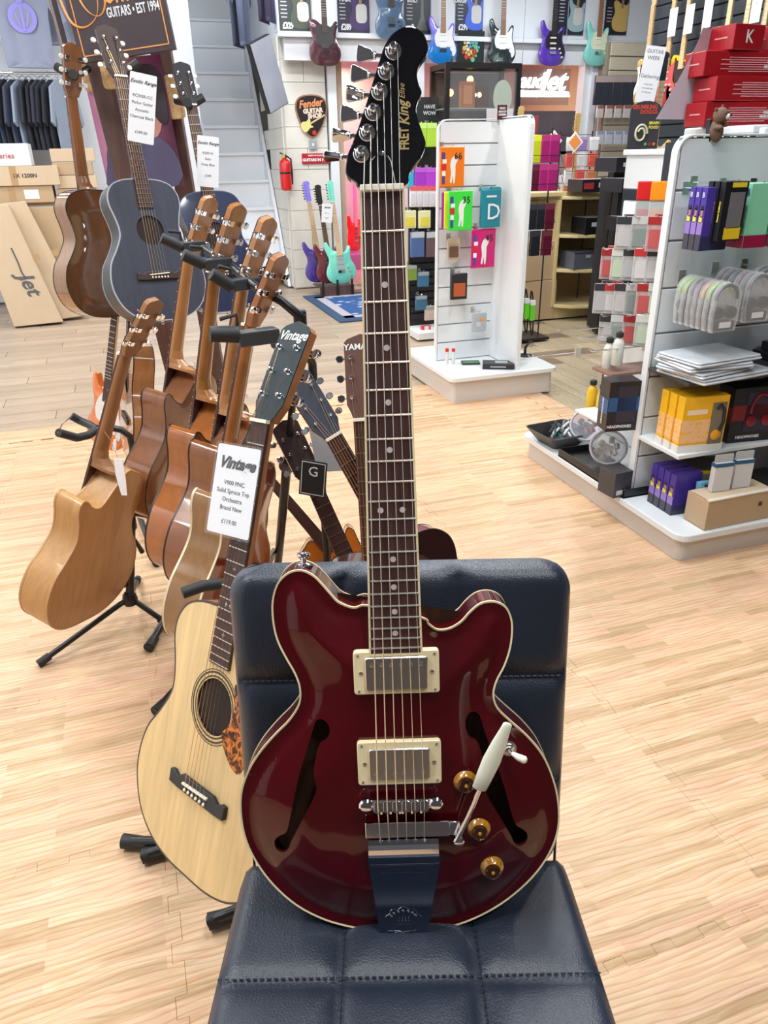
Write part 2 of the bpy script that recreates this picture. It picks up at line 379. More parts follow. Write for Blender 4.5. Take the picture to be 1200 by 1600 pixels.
# back room
struct('wall_back_room', MB().box((4.1, 12.2, 1.3), (4.6, .1, 2.8)).box((2.56, 10.7, 1.3), (.06, 3.0, 2.8)).box((6.3, 10.6, 1.3), (.1, 3.2, 2.8)), M_BEIGE)
struct('ceiling_back_room', MB().box((4.4, 10.7, 2.72), (3.9, 3.2, .06)), M_BEIGE)
struct('floor_back_room', MB().box((4.4, 10.9, -.015), (4.0, 3.6, .03)), mat('back_room_floor', (.42, .3, .24), .5))
lamp('back_room_lamp', (3.2, 11.6, 2.6), 25, .4, (1, .8, .6))
lamp('magenta_lamp', (3.0, 9.9, 1.3), 30, .3, (1, .05, .75), aim=(2.9, 11.5, .3))
lamp('back_room_lamp', (5.0, 10.4, 2.6), 30, .4, (1, .8, .62))
struct('door_1', MB().box((2.66, 9.9, 1.0), (.05, .62, 2.0)), wood('door_timber', (.36, .2, .09), (.5, .3, .14)))
# stairs to the mezzanine: white treads, risers and stringers
stair = thing('staircase', 'steep white-painted wooden staircase with solid risers beside the block wall', 'staircase', loc=(1.49, 9.3, 0))
rise, run = .307, .325
for k in range(10):
    y = .16+run*k*.62; z = rise*(k+1)-.06
    MB().box((0, .16+run*k*.62+.08, z), (.68, .26, .035)).build('tread', M_TRIM, stair, smooth=0, bevel=.004)
    MB().box((0, .16+run*k*.62+.19, z+.15), (.68, .02, .29)).build('riser', M_TRIM, stair, smooth=0)
for s in (-1, 1):
    MB().prism([(-.05, 0), (.22, 0), (2.3, 3.25), (2.03, 3.25)], s*.36-.018, s*.36+.018, 'yz').build('stringer', M_TRIM, stair, smooth=0, bevel=.004)
struct('wall_stair_side', MB().box((1.02, 10.9, CEIL/2), (.04, 2.4, CEIL)), M_WALLW)
# right side: beige slatwall at the far end, dark slatwall with the guitars
def slats(par, x0, x1, z0, z1, y, n, m, ax='x', th=.02):
    h = (z1-z0)/n
    for i in range(n):
        z = z0+h*(i+.5)
        c, d = (((x0+x1)/2, y, z), (abs(x1-x0), th, h-.012)) if ax == 'x' else ((y, (x0+x1)/2, z), (th, abs(x1-x0), h-.012))
        MB().box(c, d).build('slat', m, par, smooth=0, bevel=.003, seg=1)
wf = struct('wall_far_slatwall', MB().box((6.5, 8.7, 1.28), (1.7, .06, 2.56)), mat('slat_gap', (.3, .27, .2), .7)); slats(wf, 5.68, 7.2, 1.0, 2.56, 8.66, 11, M_SLATB)
wr = struct('wall_right', MB().box((4.86, 2.2, CEIL/2), (.12, 9.0, CEIL)), mat('slat_gap_dark', (.01, .012, .015), .7))
slats(wr, 2.4, 6.7, .9, CEIL-.05, 4.79, 24, M_SLATD, 'y')
struct('wall_far_right', MB().box((7.2, 7, CEIL/2), (.1, 4.4, CEIL)), M_WALLW)
struct('baseboard_back', MB().box((-.4, 9.54, .06), (2.9, .03, .12)), M_TRIM)
MR = thing('rug', 'blue patterned rug with a pale striped border and dark blue edge', 'rug', loc=(2.5, 7.75, -.012))
rm = bpy.data.materials.new('rug_pattern'); rm.use_nodes = True; nt = rm.node_tree; b = nt.nodes['Principled BSDF']; b.inputs['Roughness'].default_value = .9
tc = nt.nodes.new('ShaderNodeTexCoord'); vo = nt.nodes.new('ShaderNodeTexVoronoi'); vo.inputs['Scale'].default_value = 9; nt.links.new(tc.outputs['Object'], vo.inputs['Vector'])
rp = nt.nodes.new('ShaderNodeValToRGB'); e = rp.color_ramp.elements; e[0].color = (.45, .5, .62, 1); e[1].color = (.02, .09, .28, 1); e[0].position = .2; e[1].position = .42
nt.links.new(vo.outputs['Distance'], rp.inputs['Fac']); nt.links.new(rp.outputs['Color'], b.inputs['Base Color'])
MB().box((0, 0, .004), (1.3, 1.6, .008)).build('rug_edge', cm((.03, .07, .15), .9), MR, smooth=0)
for q in (-1, 1):
    MB().box((q*.5, 0, .0095), (.10, 1.3, .004)).build('border', cm((.45, .42, .48), .9), MR, smooth=0)
    MB().box((0, q*.6, .0095), (1.1, .10, .004)).build('border', cm((.45, .42, .48), .9), MR, smooth=0)
MB().box((0, 0, .0095), (.9, 1.1, .004)).build('rug_field', rm, MR, smooth=0)
# ================================================================= RED SEMI-HOLLOW GUITAR
def solid_red():
    m = mat('cherry_lacquer', (.072, .001, .0035), .22, coat=1, var=.10, vscale=5, spec=.15); return m
M_RED = solid_red()
HT = at(637, 1455, .635); HN = at(600, 310, .869)
MH = frame(HT, vw(1, 0, .02), HN-HT)
hero = thing('semi_hollow_guitar', 'glossy cherry red semi-hollow electric guitar with cream binding leaning on the black chair', 'guitar', MH)
OUT = [(-.034,.447),(-.052,.445),(-.069,.452),(-.078,.462),(-.088,.475),(-.098,.486),(-.111,.493),(-.125,.492),(-.137,.484),(-.145,.472),(-.15,.452),(-.15,.427),(-.146,.405),(-.137,.383),(-.128,.364),(-.123,.345),(-.125,.324),(-.138,.303),(-.158,.283),(-.179,.259),(-.195,.233),(-.205,.204),(-.207,.172),(-.203,.139),(-.191,.106),(-.171,.073),(-.143,.043),(-.108,.021),(-.070,.008),(-.036,.002),(-.005,.0),(.030,.001),(.063,.007),(.097,.021),(.131,.043),(.163,.074),(.185,.108),(.196,.143),(.196,.179),(.189,.213),(.176,.245),(.157,.271),(.136,.292),(.120,.31),(.115,.328),(.119,.346),(.128,.364),(.135,.385),(.138,.407),(.137,.425),(.13,.440),(.116,.447),(.1,.445),(.087,.435),(.076,.423),(.062,.415),(.048,.414),(.038,.421),(.029,.43)]
hout = spline(OUT, 4)
FHL = spline([(-.104,.303),(-.096,.305),(-.089,.299),(-.088,.29),(-.092,.280),(-.101,.273),(-.107,.255),(-.110,.237),(-.107,.220),(-.113,.201),(-.129,.172),(-.143,.145),(-.148,.132),(-.156,.126),(-.164,.131),(-.165,.142),(-.158,.151),(-.149,.157),(-.143,.175),(-.136,.205),(-.128,.236),(-.119,.262),(-.111,.285)], 3)
FHR = spline([(.087,.309),(.080,.302),(.079,.292),(.083,.278),(.093,.271),(.098,.255),(.099,.235),(.096,.220),(.104,.201),(.119,.172),(.133,.145),(.138,.132),(.146,.126),(.154,.131),(.155,.142),(.148,.151),(.140,.158),(.134,.175),(.127,.205),(.118,.236),(.109,.262),(.101,.288),(.096,.304)], 3)
def dome(V, h=.017, s=.085):
    d = edist(V, hout); t = np.clip(d/s, 0, 1); y = h*(t*t*(3-2*t)); y -= .0022*np.exp(-((d-.014)/.008)**2)*(d > .003)
    return y
vs, fs = plate(hout, (FHL, FHR), .0055, lambda V: -dome(V))
mb = MB().add(vs, fs)
n = len(hout); band(mb, [[(x, 0, z) for x, z in hout], [(x, .046, z) for x, z in hout]])
vs, fs = plate(hout, (), .012, lambda V: .046+dome(V, .012)); mb.add(vs, fs)
body = mb.build('body', M_RED, hero, smooth=48)
# f-hole walls and the dark hollow behind them
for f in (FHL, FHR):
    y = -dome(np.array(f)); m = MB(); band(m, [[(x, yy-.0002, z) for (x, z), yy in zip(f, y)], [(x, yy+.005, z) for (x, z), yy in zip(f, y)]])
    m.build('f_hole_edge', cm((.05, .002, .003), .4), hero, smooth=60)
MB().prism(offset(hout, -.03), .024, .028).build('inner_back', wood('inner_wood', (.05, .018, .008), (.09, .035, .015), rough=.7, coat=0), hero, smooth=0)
def binding(y0, y1, name, m, ins=.0017, sg=1):
    a, c = offset(hout, -ins), offset(hout, .0005); b = MB()
    band(b, [[(x, y0-sg*.0006+.0002, z) for x, z in a], [(x, y0-sg*.0010, z) for x, z in c], [(x, y1, z) for x, z in offset(hout, .0006)], [(x, y1, z) for x, z in offset(hout, -.001)]])
    return b.build(name, m, hero, smooth=50)
binding(0, .0022, 'front_binding', M_CREAM); binding(.046, .044, 'back_binding', M_CREAM, sg=-1)
# neck
NB_, NT_ = .395, .908; wb, wt = .0295, .0215
cx = lambda z: -.002+(z-.40)*0+(-.002)*0
def fbw(z): return wb+(wt-wb)*(z-NB_)/(NT_-NB_)
def fbc(z): return -.0035+.0015*(z-NB_)/(NT_-NB_)
def fby(z): return -.0245+.004*(z-NB_)/(NT_-NB_)
def slab(x0f, x1f, yf0, yf1, z0, z1, mb): # tapered board between two heights
    vs = []
    for z in (z0, z1): vs += [(x0f(z), yf0(z), z), (x1f(z), yf0(z), z), (x1f(z), yf1(z), z), (x0f(z), yf1(z), z)]
    mb.add(vs, [(0,1,2,3),(7,6,5,4),(0,4,5,1),(1,5,6,2),(2,6,7,3),(3,7,4,0)]); return mb
slab(lambda z: fbc(z)-fbw(z), lambda z: fbc(z)+fbw(z), fby, lambda z: fby(z)+.006, NB_, NT_, MB()).build('fretboard', M_ROSE, hero, smooth=0)
for s in (-1, 1):
    slab(lambda z: fbc(z)+s*(fbw(z)+.0009)-.0012, lambda z: fbc(z)+s*(fbw(z)+.0009)+.0012, lambda z: fby(z)-.0004, lambda z: fby(z)+.0065, NB_-.001, NT_, MB()).build('neck_binding', M_CREAM, hero, smooth=0)
MB().box((fbc(NB_), fby(NB_)+.003, NB_-.0015), (fbw(NB_)*2+.004, .0068, .003)).build('neck_binding', M_CREAM, hero, smooth=0)
prof = [(-1, 0), (-.98, .35), (-.8, .72), (-.45, .95), (0, 1), (.45, .95), (.8, .72), (.98, .35), (1, 0)]
mb = MB(); L = []
for z in (.36, .40, .43, .455, .6, .75, .9, .915):
    dd = .017 if z > .44 else .026
    L.append([(fbc(max(z, NB_))+p[0]*fbw(max(z, NB_)), fby(max(z, NB_))+.006+p[1]*dd, z) for p in prof])
m = len(prof)
for i in range(len(L)-1): mb.add(L[i]+L[i+1], [(k, k+1, m+k+1, m+k) for k in range(m-1)])
mb.build('neck', M_RED, hero, smooth=60)
SC = NT_-.2045
for k in range(1, 23):
    z = NT_-SC*(1-2**(-k/12))
    if z < NB_+.004: break
    MB().tube([(fbc(z)-fbw(z)-.0004, fby(z)-.0003, z), (fbc(z)+fbw(z)+.0004, fby(z)-.0003, z)], .00125, 6).build('fret', M_NICKEL, hero)
def dz(k): a = NT_-SC*(1-2**(-k/12)); b_ = NT_-SC*(1-2**(-(k-1)/12)); return (a+b_)/2
for k in (3, 5, 7, 9, 15, 17, 19, 21):
    MB().lathe([(.0034, 0), (.0034, .0008)], (fbc(dz(k)), fby(dz(k))-.0005, dz(k)), (0, 1, 0), 16).build('fret_dot', M_PEARL, hero)
for s in (-1, 1): MB().lathe([(.0034, 0), (.0034, .0008)], (fbc(dz(12))+s*.0125, fby(dz(12))-.0005, dz(12)), (0, 1, 0), 16).build('fret_dot', M_PEARL, hero)
MB().box((fbc(.91), -.0235, .9115), (.046, .008, .0065)).build('nut', M_IVORY, hero, smooth=0, bevel=.001)
# headstock
HO = spline([(-.0245,.914),(-.029,.919),(-.0375,.925),(-.040,.931),(-.0385,.941),(-.0365,.948),(-.025,.972),(-.012,1.005),(-.001,1.034),(.005,1.049),(.013,1.060),(.024,1.0665),(.035,1.067),(.045,1.061),(.0495,1.051),(.049,1.042),(.042,1.033),(.038,1.024),(.0395,1.013),(.0425,1.005),(.039,.998),(.036,.989),(.038,.979),(.0425,.966),(.0455,.955),(.041,.944),(.033,.934),(.027,.926),(.0215,.914)], 4)
MB().prism(HO, -.0165, -.0015, inset=.0012).build('headstock', M_GLOSSB, hero, smooth=35)
yh = -.0165
TP = [(.0145,1.044),(.0065,1.0255),(-.001,1.0065),(-.0085,.987),(-.0155,.9675),(-.0225,.947)]
btn = [(0.2, 1), (0.35, 1), (.9, .45), (.25, 1), (1.2, .5), (1.45, .3)]
for i, (x, z) in enumerate(TP):
    t = MB().lathe([(.0086, 0), (.0086, .0010), (.0078, .0016), (.0062, .0017), (.0062, .0042), (.0052, .0048), (.0034, .0049), (.0030, .0065), (.0030, .0115), (.0040, .0120), (.0040, .0150), (.0030, .0165), (.001, .017)], (x, yh, z), (0, -1, 0), 22).build('tuner_post', M_CHROME, hero, smooth=24)
    d = Vector((-.0275-.002*(i > 3), 0, .0005+.0015*(3-i))); e = Vector((x, -.006, z))+d*1.0
    xe = min(p[0] for p in HO if abs(p[1]-z) < .006)
    sh = MB().tube([(xe+.003, -.006, z), (xe-.006, -.006, z+.001)], .0024, 8).lathe([(.0035, 0), (.0042, .0015), (.0035, .003)], (xe-.004, -.006, z+.001), (-1, 0, 0), 10).build('tuner_shaft', M_CHROME, hero, smooth=35)
    M = T(xe-.0065, -.006, z+.0012) @ RY(.12 if i < 4 else .05) @ RX(btn[i][0])
    kb = MB(); kb.M = M
    kb.prism([(0, -.0035), (0, .0035), (-.0025, .0048), (-.0145, .0082), (-.0175, .0078), (-.0185, .004), (-.0185, -.004), (-.0175, -.0078), (-.0145, -.0082), (-.0025, -.0048)], -.0032, .0032, inset=.0008)
    kb.build('tuner_button', M_CHROME, sh, smooth=35, bevel=.0006)
# truss-rod cover
tc_ = [(-.0145, .9155), (.0125, .9155), (.005, .943), (.0015, .949), (-.001, .951), (-.0045, .949), (-.008, .943)]
MB().prism(tc_, yh-.0016, yh).build('truss_rod_cover', M_GLOSSB, hero, smooth=0, bevel=.0005)
MB().tube([(-.0082, yh-.0016, .944), (-.0135, yh-.0016, .9385), (-.0145, yh-.0016, .9155)], .0004, 5).tube([(.0055, yh-.0016, .944), (.0085, yh-.0016, .9385), (.0125, yh-.0016, .9155)], .0004, 5).build('cover_edge', M_IVORY, hero)
MB().lathe([(.0028, 0), (.0026, .001), (.001, .0016)], (-.001, yh-.0016, .9465), (0, -1, 0), 12).build('cover_screw', M_CHROME, hero)
HF = T(0, yh-.0002, 0) @ FR
text('lettering', 'FRET', .0135, M_GOLD, hero, T(.0235, yh-.0003, .9605) @ RY(-PI/2) @ FR, .0002, bold=.0004, wx=.75)
text('lettering', 'King', .0145, M_GOLD, hero, T(.0235, yh-.0003, .9845) @ RY(-PI/2-.1) @ FR, .0002, shear=.4, bold=.0003, wx=.9)
text('lettering', 'Elise', .0085, M_GOLD, hero, T(.0222, yh-.0003, 1.006) @ RY(-PI/2) @ FR, .0002, shear=.4, wx=.95)
# strings
SX_N = [-.0205+.0075*k for k in range(6)]; SX_B = [-.0315+.0113*k for k in range(6)]; SX_T = [-.0300+.0108*k for k in range(6)]
SR = [.00062, .00055, .00048, .00038, .00032, .00027]
YB = -.0355
for k in range(6):
    px, pz = TP[5-k]
    MB().tube([(px+.0042, yh-.009, pz), (SX_N[k], -.0282, .9125), (SX_N[k], -.0282, .908), (SX_B[k], YB, .2045), (SX_T[k], -.027, .151)], SR[k]*1.25, 5).build('string', M_STEEL, hero, smooth=60)
# pickups
for (zc, hh, zp) in ((.3705, .054, .016), (.2535, .057, -.016)):
    p = MB().prism(rrect(.102, hh, .004, 3, -.0035, zc), -.0238, -.0135, inset=.001).build('pickup_ring', M_CREAM, hero, smooth=35)
    MB().prism(rrect(.0745, .0415, .004, 3, -.0035, zc), -.0275, -.0235, inset=.0012).build('pickup_cover', M_NICKEL, p, smooth=40)
    for k in range(6): MB().lathe([(.0024, 0), (.0024, .0008), (.0015, .0012)], (-.0325+.0116*k, -.0275, zc+zp*.72), (0, -1, 0), 10).build('pole_screw', M_NICKEL, p)
    for sx, sz, r in ((-1, -1, .0018), (1, -1, .0018), (-1, 1, .0018), (1, 1, .0018), (-.93, 0, .0026), (.93, 0, .0026)):
        MB().lathe([(r, 0), (r, .0007), (r*.5, .0012)], (-.0035+sx*.0455, -.0238, zc+sz*(hh/2-.0045)), (0, -1, 0), 10).build('ring_screw', M_NICKEL, p)
# tune-o-matic bridge
br = MB().box((-.0035, -.0285, .2035), (.080, .010, .0125)).build('bridge', M_CHROME, hero, smooth=0, bevel=.002)
for s in (-1, 1):
    MB().lathe([(.007, -.012), (.0075, 0), (.0088, .001), (.0088, .0062), (.0065, .0085), (.003, .009)], (-.0035+s*.0425, -.0275, .2035), (0, -1, 0), 20).build('bridge_post', M_CHROME, br, smooth=35)
for k in range(6):
    x = SX_B[k]; q = 1 if k < 3 else -1
    MB().prism([(x-.0052, .1955), (x-.0048, .2075), (x, .2105), (x+.0048, .2075), (x+.0052, .1955), (x, .1925)], YB+.001, -.029).build('bridge_saddle', M_CHROME, br, smooth=0, bevel=.0006)
    MB().tube([(x+.004*q, -.031, .191), (x+.004*q, -.031, .199)], .0017, 8).build('saddle_screw', M_CHROME, br)
# vibrato tailpiece
mb = MB()
secs = [(.176, -.047, .073, -.0245), (.152, -.047, .073, -.0245)]
MB().box((.0035, -.0262, .1655), (.104, .0028, .0205)).build('vibrato_bar', M_CHROME, hero, smooth=0, bevel=.001)
MB().box((.0615, -.0275, .1675), (.014, .006, .018)).build('arm_bracket', M_CHROME, hero, smooth=0, bevel=.0015)
for k in range(6): MB().lathe([(.0022, 0), (.0022, .004), (.001, .0045)], (SX_T[k], -.0268, .1535), (0, 0, -1), 8).build('string_anchor', M_CHROME, hero)
L = []
for z, y in ((.1515, -.027), (.1475, -.0305), (.142, -.0325), (.1355, -.0325), (.130, -.030), (.127, -.0265), (.126, -.021)):
    L.append([(-.0455, y, z), (.0415, y, z), (.0415, y+.0016, z), (-.0455, y+.0016, z)])
mb = MB()
for i in range(len(L)-1): mb.add(L[i]+L[i+1], [(k, (k+1) % 4, 4+(k+1) % 4, 4+k) for k in range(4)])
mb.build('tailpiece_spring', M_CHROME, hero, smooth=50)
M_TPL = mat('polished_tail_plate', (.22, .25, .33), .12, 1, var=0)
pl = MB(); vs = []
for z, x0, x1, y in ((.1285, -.0465, .0435, -.0245), (.1165, -.0465, .0435, -.0225), (.06, -.0405, .0335, -.0190), (.02, -.0370, .0275, -.0150), (-.004, -.0355, .0245, -.0095), (-.0075, -.0345, .0235, -.004), (-.0085, -.034, .023, .03)):
    vs += [(x0, y, z), (x1, y, z), (x1, y+.002, z), (x0, y+.002, z)]
pl.add(vs, [(3, 2, 1, 0)]+[(i*4+k, i*4+(k+1) % 4, i*4+4+(k+1) % 4, i*4+4+k) for i in range(6) for k in range(4)]+[(24, 25, 26, 27)])
plate_o = pl.build('tailpiece_plate', M_TPL, hero, smooth=40)
def py(z): return float(np.interp(z, [.0, .02, .06, .1165, .1285], [-.0098, -.0150, -.0190, -.0225, -.0245]))-.0004
eng = []
for z0, a, b2 in ((.1155, -.045, .042), (.128, -.046, .043)): MB().tube([(a, py(z0), z0), (b2, py(z0), z0)], .0006, 5).build('plate_crease', M_CHROME, plate_o)
mb = MB()
def eng_line(pts, r=.00032): mb.tube([(x, py(z), z) for x, z in pts], r, 4)
eng_line([(-.030, .100), (-.030, .103), (.026, .103)]); eng_line([(-.041, .112), (-.041, .1135), (.038, .1135)])
arc = [(-.005+.0215*math.sin(a)*(1+.06*math.cos(9*a)), .0335+.0165*math.cos(a)*(1+.10*math.cos(9*a))) for a in np.linspace(-1.5, 1.5, 40)]
eng_line(arc); eng_line([(-.015, .024), (.006, .024)])
for i in range(7):
    a = -1.2+.4*i; cx_, cz_ = -.005+.0165*math.sin(a), .0335+.0115*math.cos(a); eng_line([(cx_+.0014*math.cos(t), cz_+.0014*math.sin(t)) for t in np.linspace(0, 6, 8)], .0003)
for i in range(4):
    for j in range(3): eng_line([(-.0105+.0042*i, .029+.003*j), (-.0105+.0042*i, .0300+.003*j)], .0004)
mb.build('lyre_engraving', M_CHROME, plate_o)
mb = MB()
for pts in ([(-.026, .013), (-.016, .0125), (-.008, .0105), (-.002, .007), (.006, .006), (.012, .0035)], [(.012, .0145), (.005, .0125), (-.002, .010), (-.009, .0085), (-.016, .0095)], [(-.024, .004), (-.017, .0055), (-.010, .0045)], [(-.004, .0115), (.002, .0125), (.010, .012)], [(-.002, .0075), (.005, .0025), (.013, .002)], [(-.014, .0065), (-.006, .0075), (.0, .0055)]):
    mb.tube([(x, py(z)-.0002, z) for x, z in pts], .0005, 5)
mb.build('plate_emblem', M_CHROME, plate_o)
# vibrato arm
j = Vector((.066, -.031, .158))
MB().lathe([(.0062, 0), (.0066, .002), (.0066, .008), (.005, .0095), (.002, .0098)], (.066, -.0285, .1535), (0, -1, 0), 18).build('arm_pivot', M_CHROME, hero, smooth=35)
MB().tube([(.064, -.035, .156), (.070, -.038, .172), (.083, -.043, .206), (.093, -.047, .236)], [.0034, .0032, .0032, .0032], 10).build('vibrato_arm', M_CHROME, hero, smooth=60)
a0, a1 = Vector((.090, -.046, .229)), Vector((.1235, -.056, .318)); mb = MB(); L = []
for t, r in ((0, .0062), (.015, .0080), (.25, .0092), (.45, .0098), (.7, .0080), (.93, .0052), (.985, .0048), (1, .003)):
    c = a0+(a1-a0)*t; u = Vector((.94, 0, -.35)); L.append([tuple(c+u*math.cos(q)*r*1.12+Vector((0, 1, 0))*math.sin(q)*r*.5) for q in np.linspace(0, 2*PI, 15)[:-1]])
band(mb, L); mb.f.append(tuple(range(14))); mb.f.append(tuple(range(7*14, 8*14))); mb.mi += [0, 0]
mb.build('arm_tip', mat('milky_plastic', (.86, .88, .72), .28, var=.02), hero, smooth=50)
# knobs
def amber():
    m = mat('amber_plastic', (.42, .19, .015), .18, coat=1, var=.55, vscale=240); return m
M_AMB = amber(); M_AMBD = mat('amber_dark', (.05, .012, .004), .15, coat=1, var=.3)
for x, z in ((.077, .222), (.093, .157), (.109, .102)):
    k = MB().lathe([(.0150, 0), (.0150, .003), (.0142, .0048), (.0098, .0095)], (x, -.0135, z), (0, -1, 0), 28).build('knob', M_AMB, hero, smooth=40)
    MB().lathe([(.0098, 0), (.0096, .0035), (.0080, .0045), (.0076, .0038), (.0045, .0038)], (x, -.0230, z), (0, -1, 0), 28).build('knob_cap', M_AMBD, k, smooth=30)
    MB().lathe([(.0102, 0), (.0102, .0008), (.0096, .0008)], (x, -.0228, z), (0, -1, 0), 28).build('knob_ring', M_AMB, k, smooth=30)
    MB().lathe([(.0022, 0), (.0020, .0009)], (x, -.0268, z), (0, -1, 0), 12).build('knob_dot', cm((.7, .35, .03), .3), k)
# toggle switch
MB().lathe([(.0098, 0), (.0098, .0012), (.0075, .0018), (.0072, .0045), (.0052, .005), (.005, .007), (.003, .0075)], (.131, -.0115, .262), (0, -1, 0), 22).build('switch_nut', M_NICKEL, hero, smooth=30)
MB().tube([(.131, -.018, .262), (.135, -.024, .2605)], .0022, 8).build('switch_lever', M_CHROME, hero)
MB().tube([(.1335, -.022, .261), (.140, -.027, .2585), (.1475, -.031, .2565), (.1495, -.0322, .256)], [.0025, .0042, .0048, .0025], 12).build('switch_tip', M_IVORY, hero, smooth=60)
# strap button on the upper horn
MB().lathe([(.0075, 0), (.0075, .002), (.0035, .004), (.003, .009), (.0065, .0105), (.0082, .013), (.008, .0155), (.004, .017)], (-.112, .026, .492), (0, 0, 1), 18).build('strap_button', M_CHROME, hero, smooth=35)
MB().lathe([(.0105, 0), (.0105, .003)], (-.112, .026, .490), (0, 0, 1), 18).build('felt_washer', M_RUBBER, hero)

# ================================================================= BLACK LEATHER CHAIR
def leather():
    m = mat('black_leather', (.020, .027, .044), .34, var=.15, vscale=5, bump=.35, bscale=420); return m
M_LEA = leather()
chair = thing('chair', 'black faux leather chair with square quilted stitching under the red guitar', 'chair', loc=vw(.02, .62, 0), rz=-YAW)
def cushion(w0, w1, L, th, nu, nv, ctrl, name, rows, cols, puff=.012, rad=.05):
    # pad with quilt seams; u across, v along; ctrl(v)->(y,z,ny,nz)
    NU, NV = 56, 56; us = np.linspace(-1, 1, NU); vsx = np.linspace(0, 1, NV); V = []; F = []
    for side in (0, 1):
        for v in vsx:
            y, z, ny, nz = ctrl(v); w_ = w0+(w1-w0)*v
            for u in us:
                # rounded rectangle plan
                vv = min(v, 1-v)*L; cut = 0
                if vv < rad: cut = rad-math.sqrt(max(rad*rad-(rad-vv)**2, 0))
                hw = w_/2-cut*.9; ed = min((1-abs(u))*w_/2, vv)
                e = min(1, ed/.028); e = math.sqrt(max(0, 1-(1-e)**2)); h = th/2*e
                if side == 0 and e > .9:
                    du = min(abs((u*w_/2)-c) for c in cols); dv = min(abs(v*L-r) for r in rows) if rows else 1
                    h += puff*(1-math.exp(-min(du, dv)/.012))-puff*.9 
                h = h if side == 0 else -h
                V.append((u*hw, y+ny*h, z+nz*h))
    for s in (0, 1):
        o = s*NU*NV
        for j in range(NV-1):
            for i in range(NU-1): F.append((o+j*NU+i, o+j*NU+i+1, o+(j+1)*NU+i+1, o+(j+1)*NU+i))
    for i in range(NU-1):
        for j in (0, NV-1): a = j*NU+i; F.append((a, a+1, a+1+NU*NV, a+NU*NV))
    for j in range(NV-1):
        for i in (0, NU-1): a = j*NU+i; F.append((a, a+NU, a+NU+NU*NV, a+NU*NV))
    mb = MB().add(V, F); return mb.build(name, M_LEA, chair, smooth=80)
# seat: from the crease forward to the front edge (towards the viewer), slightly dished
SH, SL = .505, .46
def seat_c(v): # v 0 rear ->1 front
    y = .135-v*SL; z = SH-.033+.018*math.sin((v-.1)*2.2)+(-.02*max(0, v-.85)/.15)
    return y, z, 0, 1
ZS = -.02
BL = .46; lean = math.atan2(.10, .36)
def back_c(v): # v 0 bottom -> 1 top
    y = .145+v*BL*math.sin(lean); z = SH-.03+v*BL*math.cos(lean); return y, z, -math.cos(lean), math.sin(lean)
cushion(.475, .50, SL, .07, 8, 8, seat_c, 'seat', [.19, .37], [-.085, .085], rad=.03)
bk = cushion(.455, .475, BL, .065, 8, 8, back_c, 'backrest', [.145, .30], [-.08, .08], rad=.05)
M_THR = cm((.02, .025, .04), .5)
def stitches(pts, name='stitching', step=.0075):
    mb = MB(); 
    for a, b in zip(pts[:-1], pts[1:]):
        a, b = Vector(a), Vector(b); n_ = max(1, int((b-a).length/step))
        for i in range(n_): mb.tube([a+(b-a)*(i+.15)/n_, a+(b-a)*(i+.8)/n_], .0011, 4)
    return mb.build(name, M_THR, chair, kind='stuff')
for r in (.145, .30): stitches([(x, back_c(r/BL)[0]-.0265, back_c(r/BL)[1]+.007) for x in np.linspace(-.22, .22, 10)])
zt = lambda v: seat_c(v)[1]+.0325
for r in (.19, .37): stitches([(x, seat_c(r/SL)[0]+.004, zt(r/SL)-.0015) for x in np.linspace(-.236, .236, 12)])
for c in (-.085, .085): stitches([(c+.003, seat_c(v)[0], zt(v)-.0015) for v in np.linspace(.1, .97, 12)])
for s in (-1, 1):
    MB().tube([(s*(.228+.0115*v), seat_c(v)[0], zt(v)-.014) for v in np.linspace(.03, .97, 16)], .0022, 6).build('piping', cm((.03, .04, .07), .4), chair, smooth=60)
    MB().tube([(s*(.2185+.009*v), back_c(v)[0]-.022, back_c(v)[1]-.012) for v in np.linspace(.03, .9, 16)], .002, 6).build('piping', cm((.03, .04, .07), .4), chair, smooth=60)
MB().box((0, -.09, SH-.085), (.40, .36, .03)).build('seat_base', M_BLACK, chair, smooth=0, bevel=.01)
for s in (-1, 1):
    for q in (-.27, .10): MB().tube([(s*.17, q*.7-.04, SH-.09), (s*.2, q-.02, 0)], .013, 10).build('leg', M_CHROME, chair, smooth=50)
# ================================================================= GUITAR BUILDERS
AO = [(0, 0), (.06, .002), (.115, .017), (.160, .050), (.187, .100), (.193, .150), (.180, .205), (.150, .250), (.127, .290), (.122, .320), (.130, .360), (.142, .400), (.140, .435), (.118, .467), (.080, .483), (.035, .488)]
def ac_outline(cut=0, sw=1, k=4):
    R = [(x*sw, z) for x, z in AO]; L = [(-x, z) for x, z in R[1:]][::-1]
    if cut: R = R[:11]+[(.1405*sw, .392), (.140*sw, .418), (.128*sw, .430), (.110*sw, .424), (.088*sw, .405), (.062*sw, .395), (.036, .405)]
    R = [(max(x, .0) , z) for x, z in R]
    return spline(R+L, k)
_am = {}
def wd(c, coat=.6, rough=.25, v=.75):
    k = (c, coat, rough)
    if k not in _am: _am[k] = wood('tonewood', tuple(q*v for q in c), c, (10, 10, .9), rough, coat, 5)
    return _am[k]
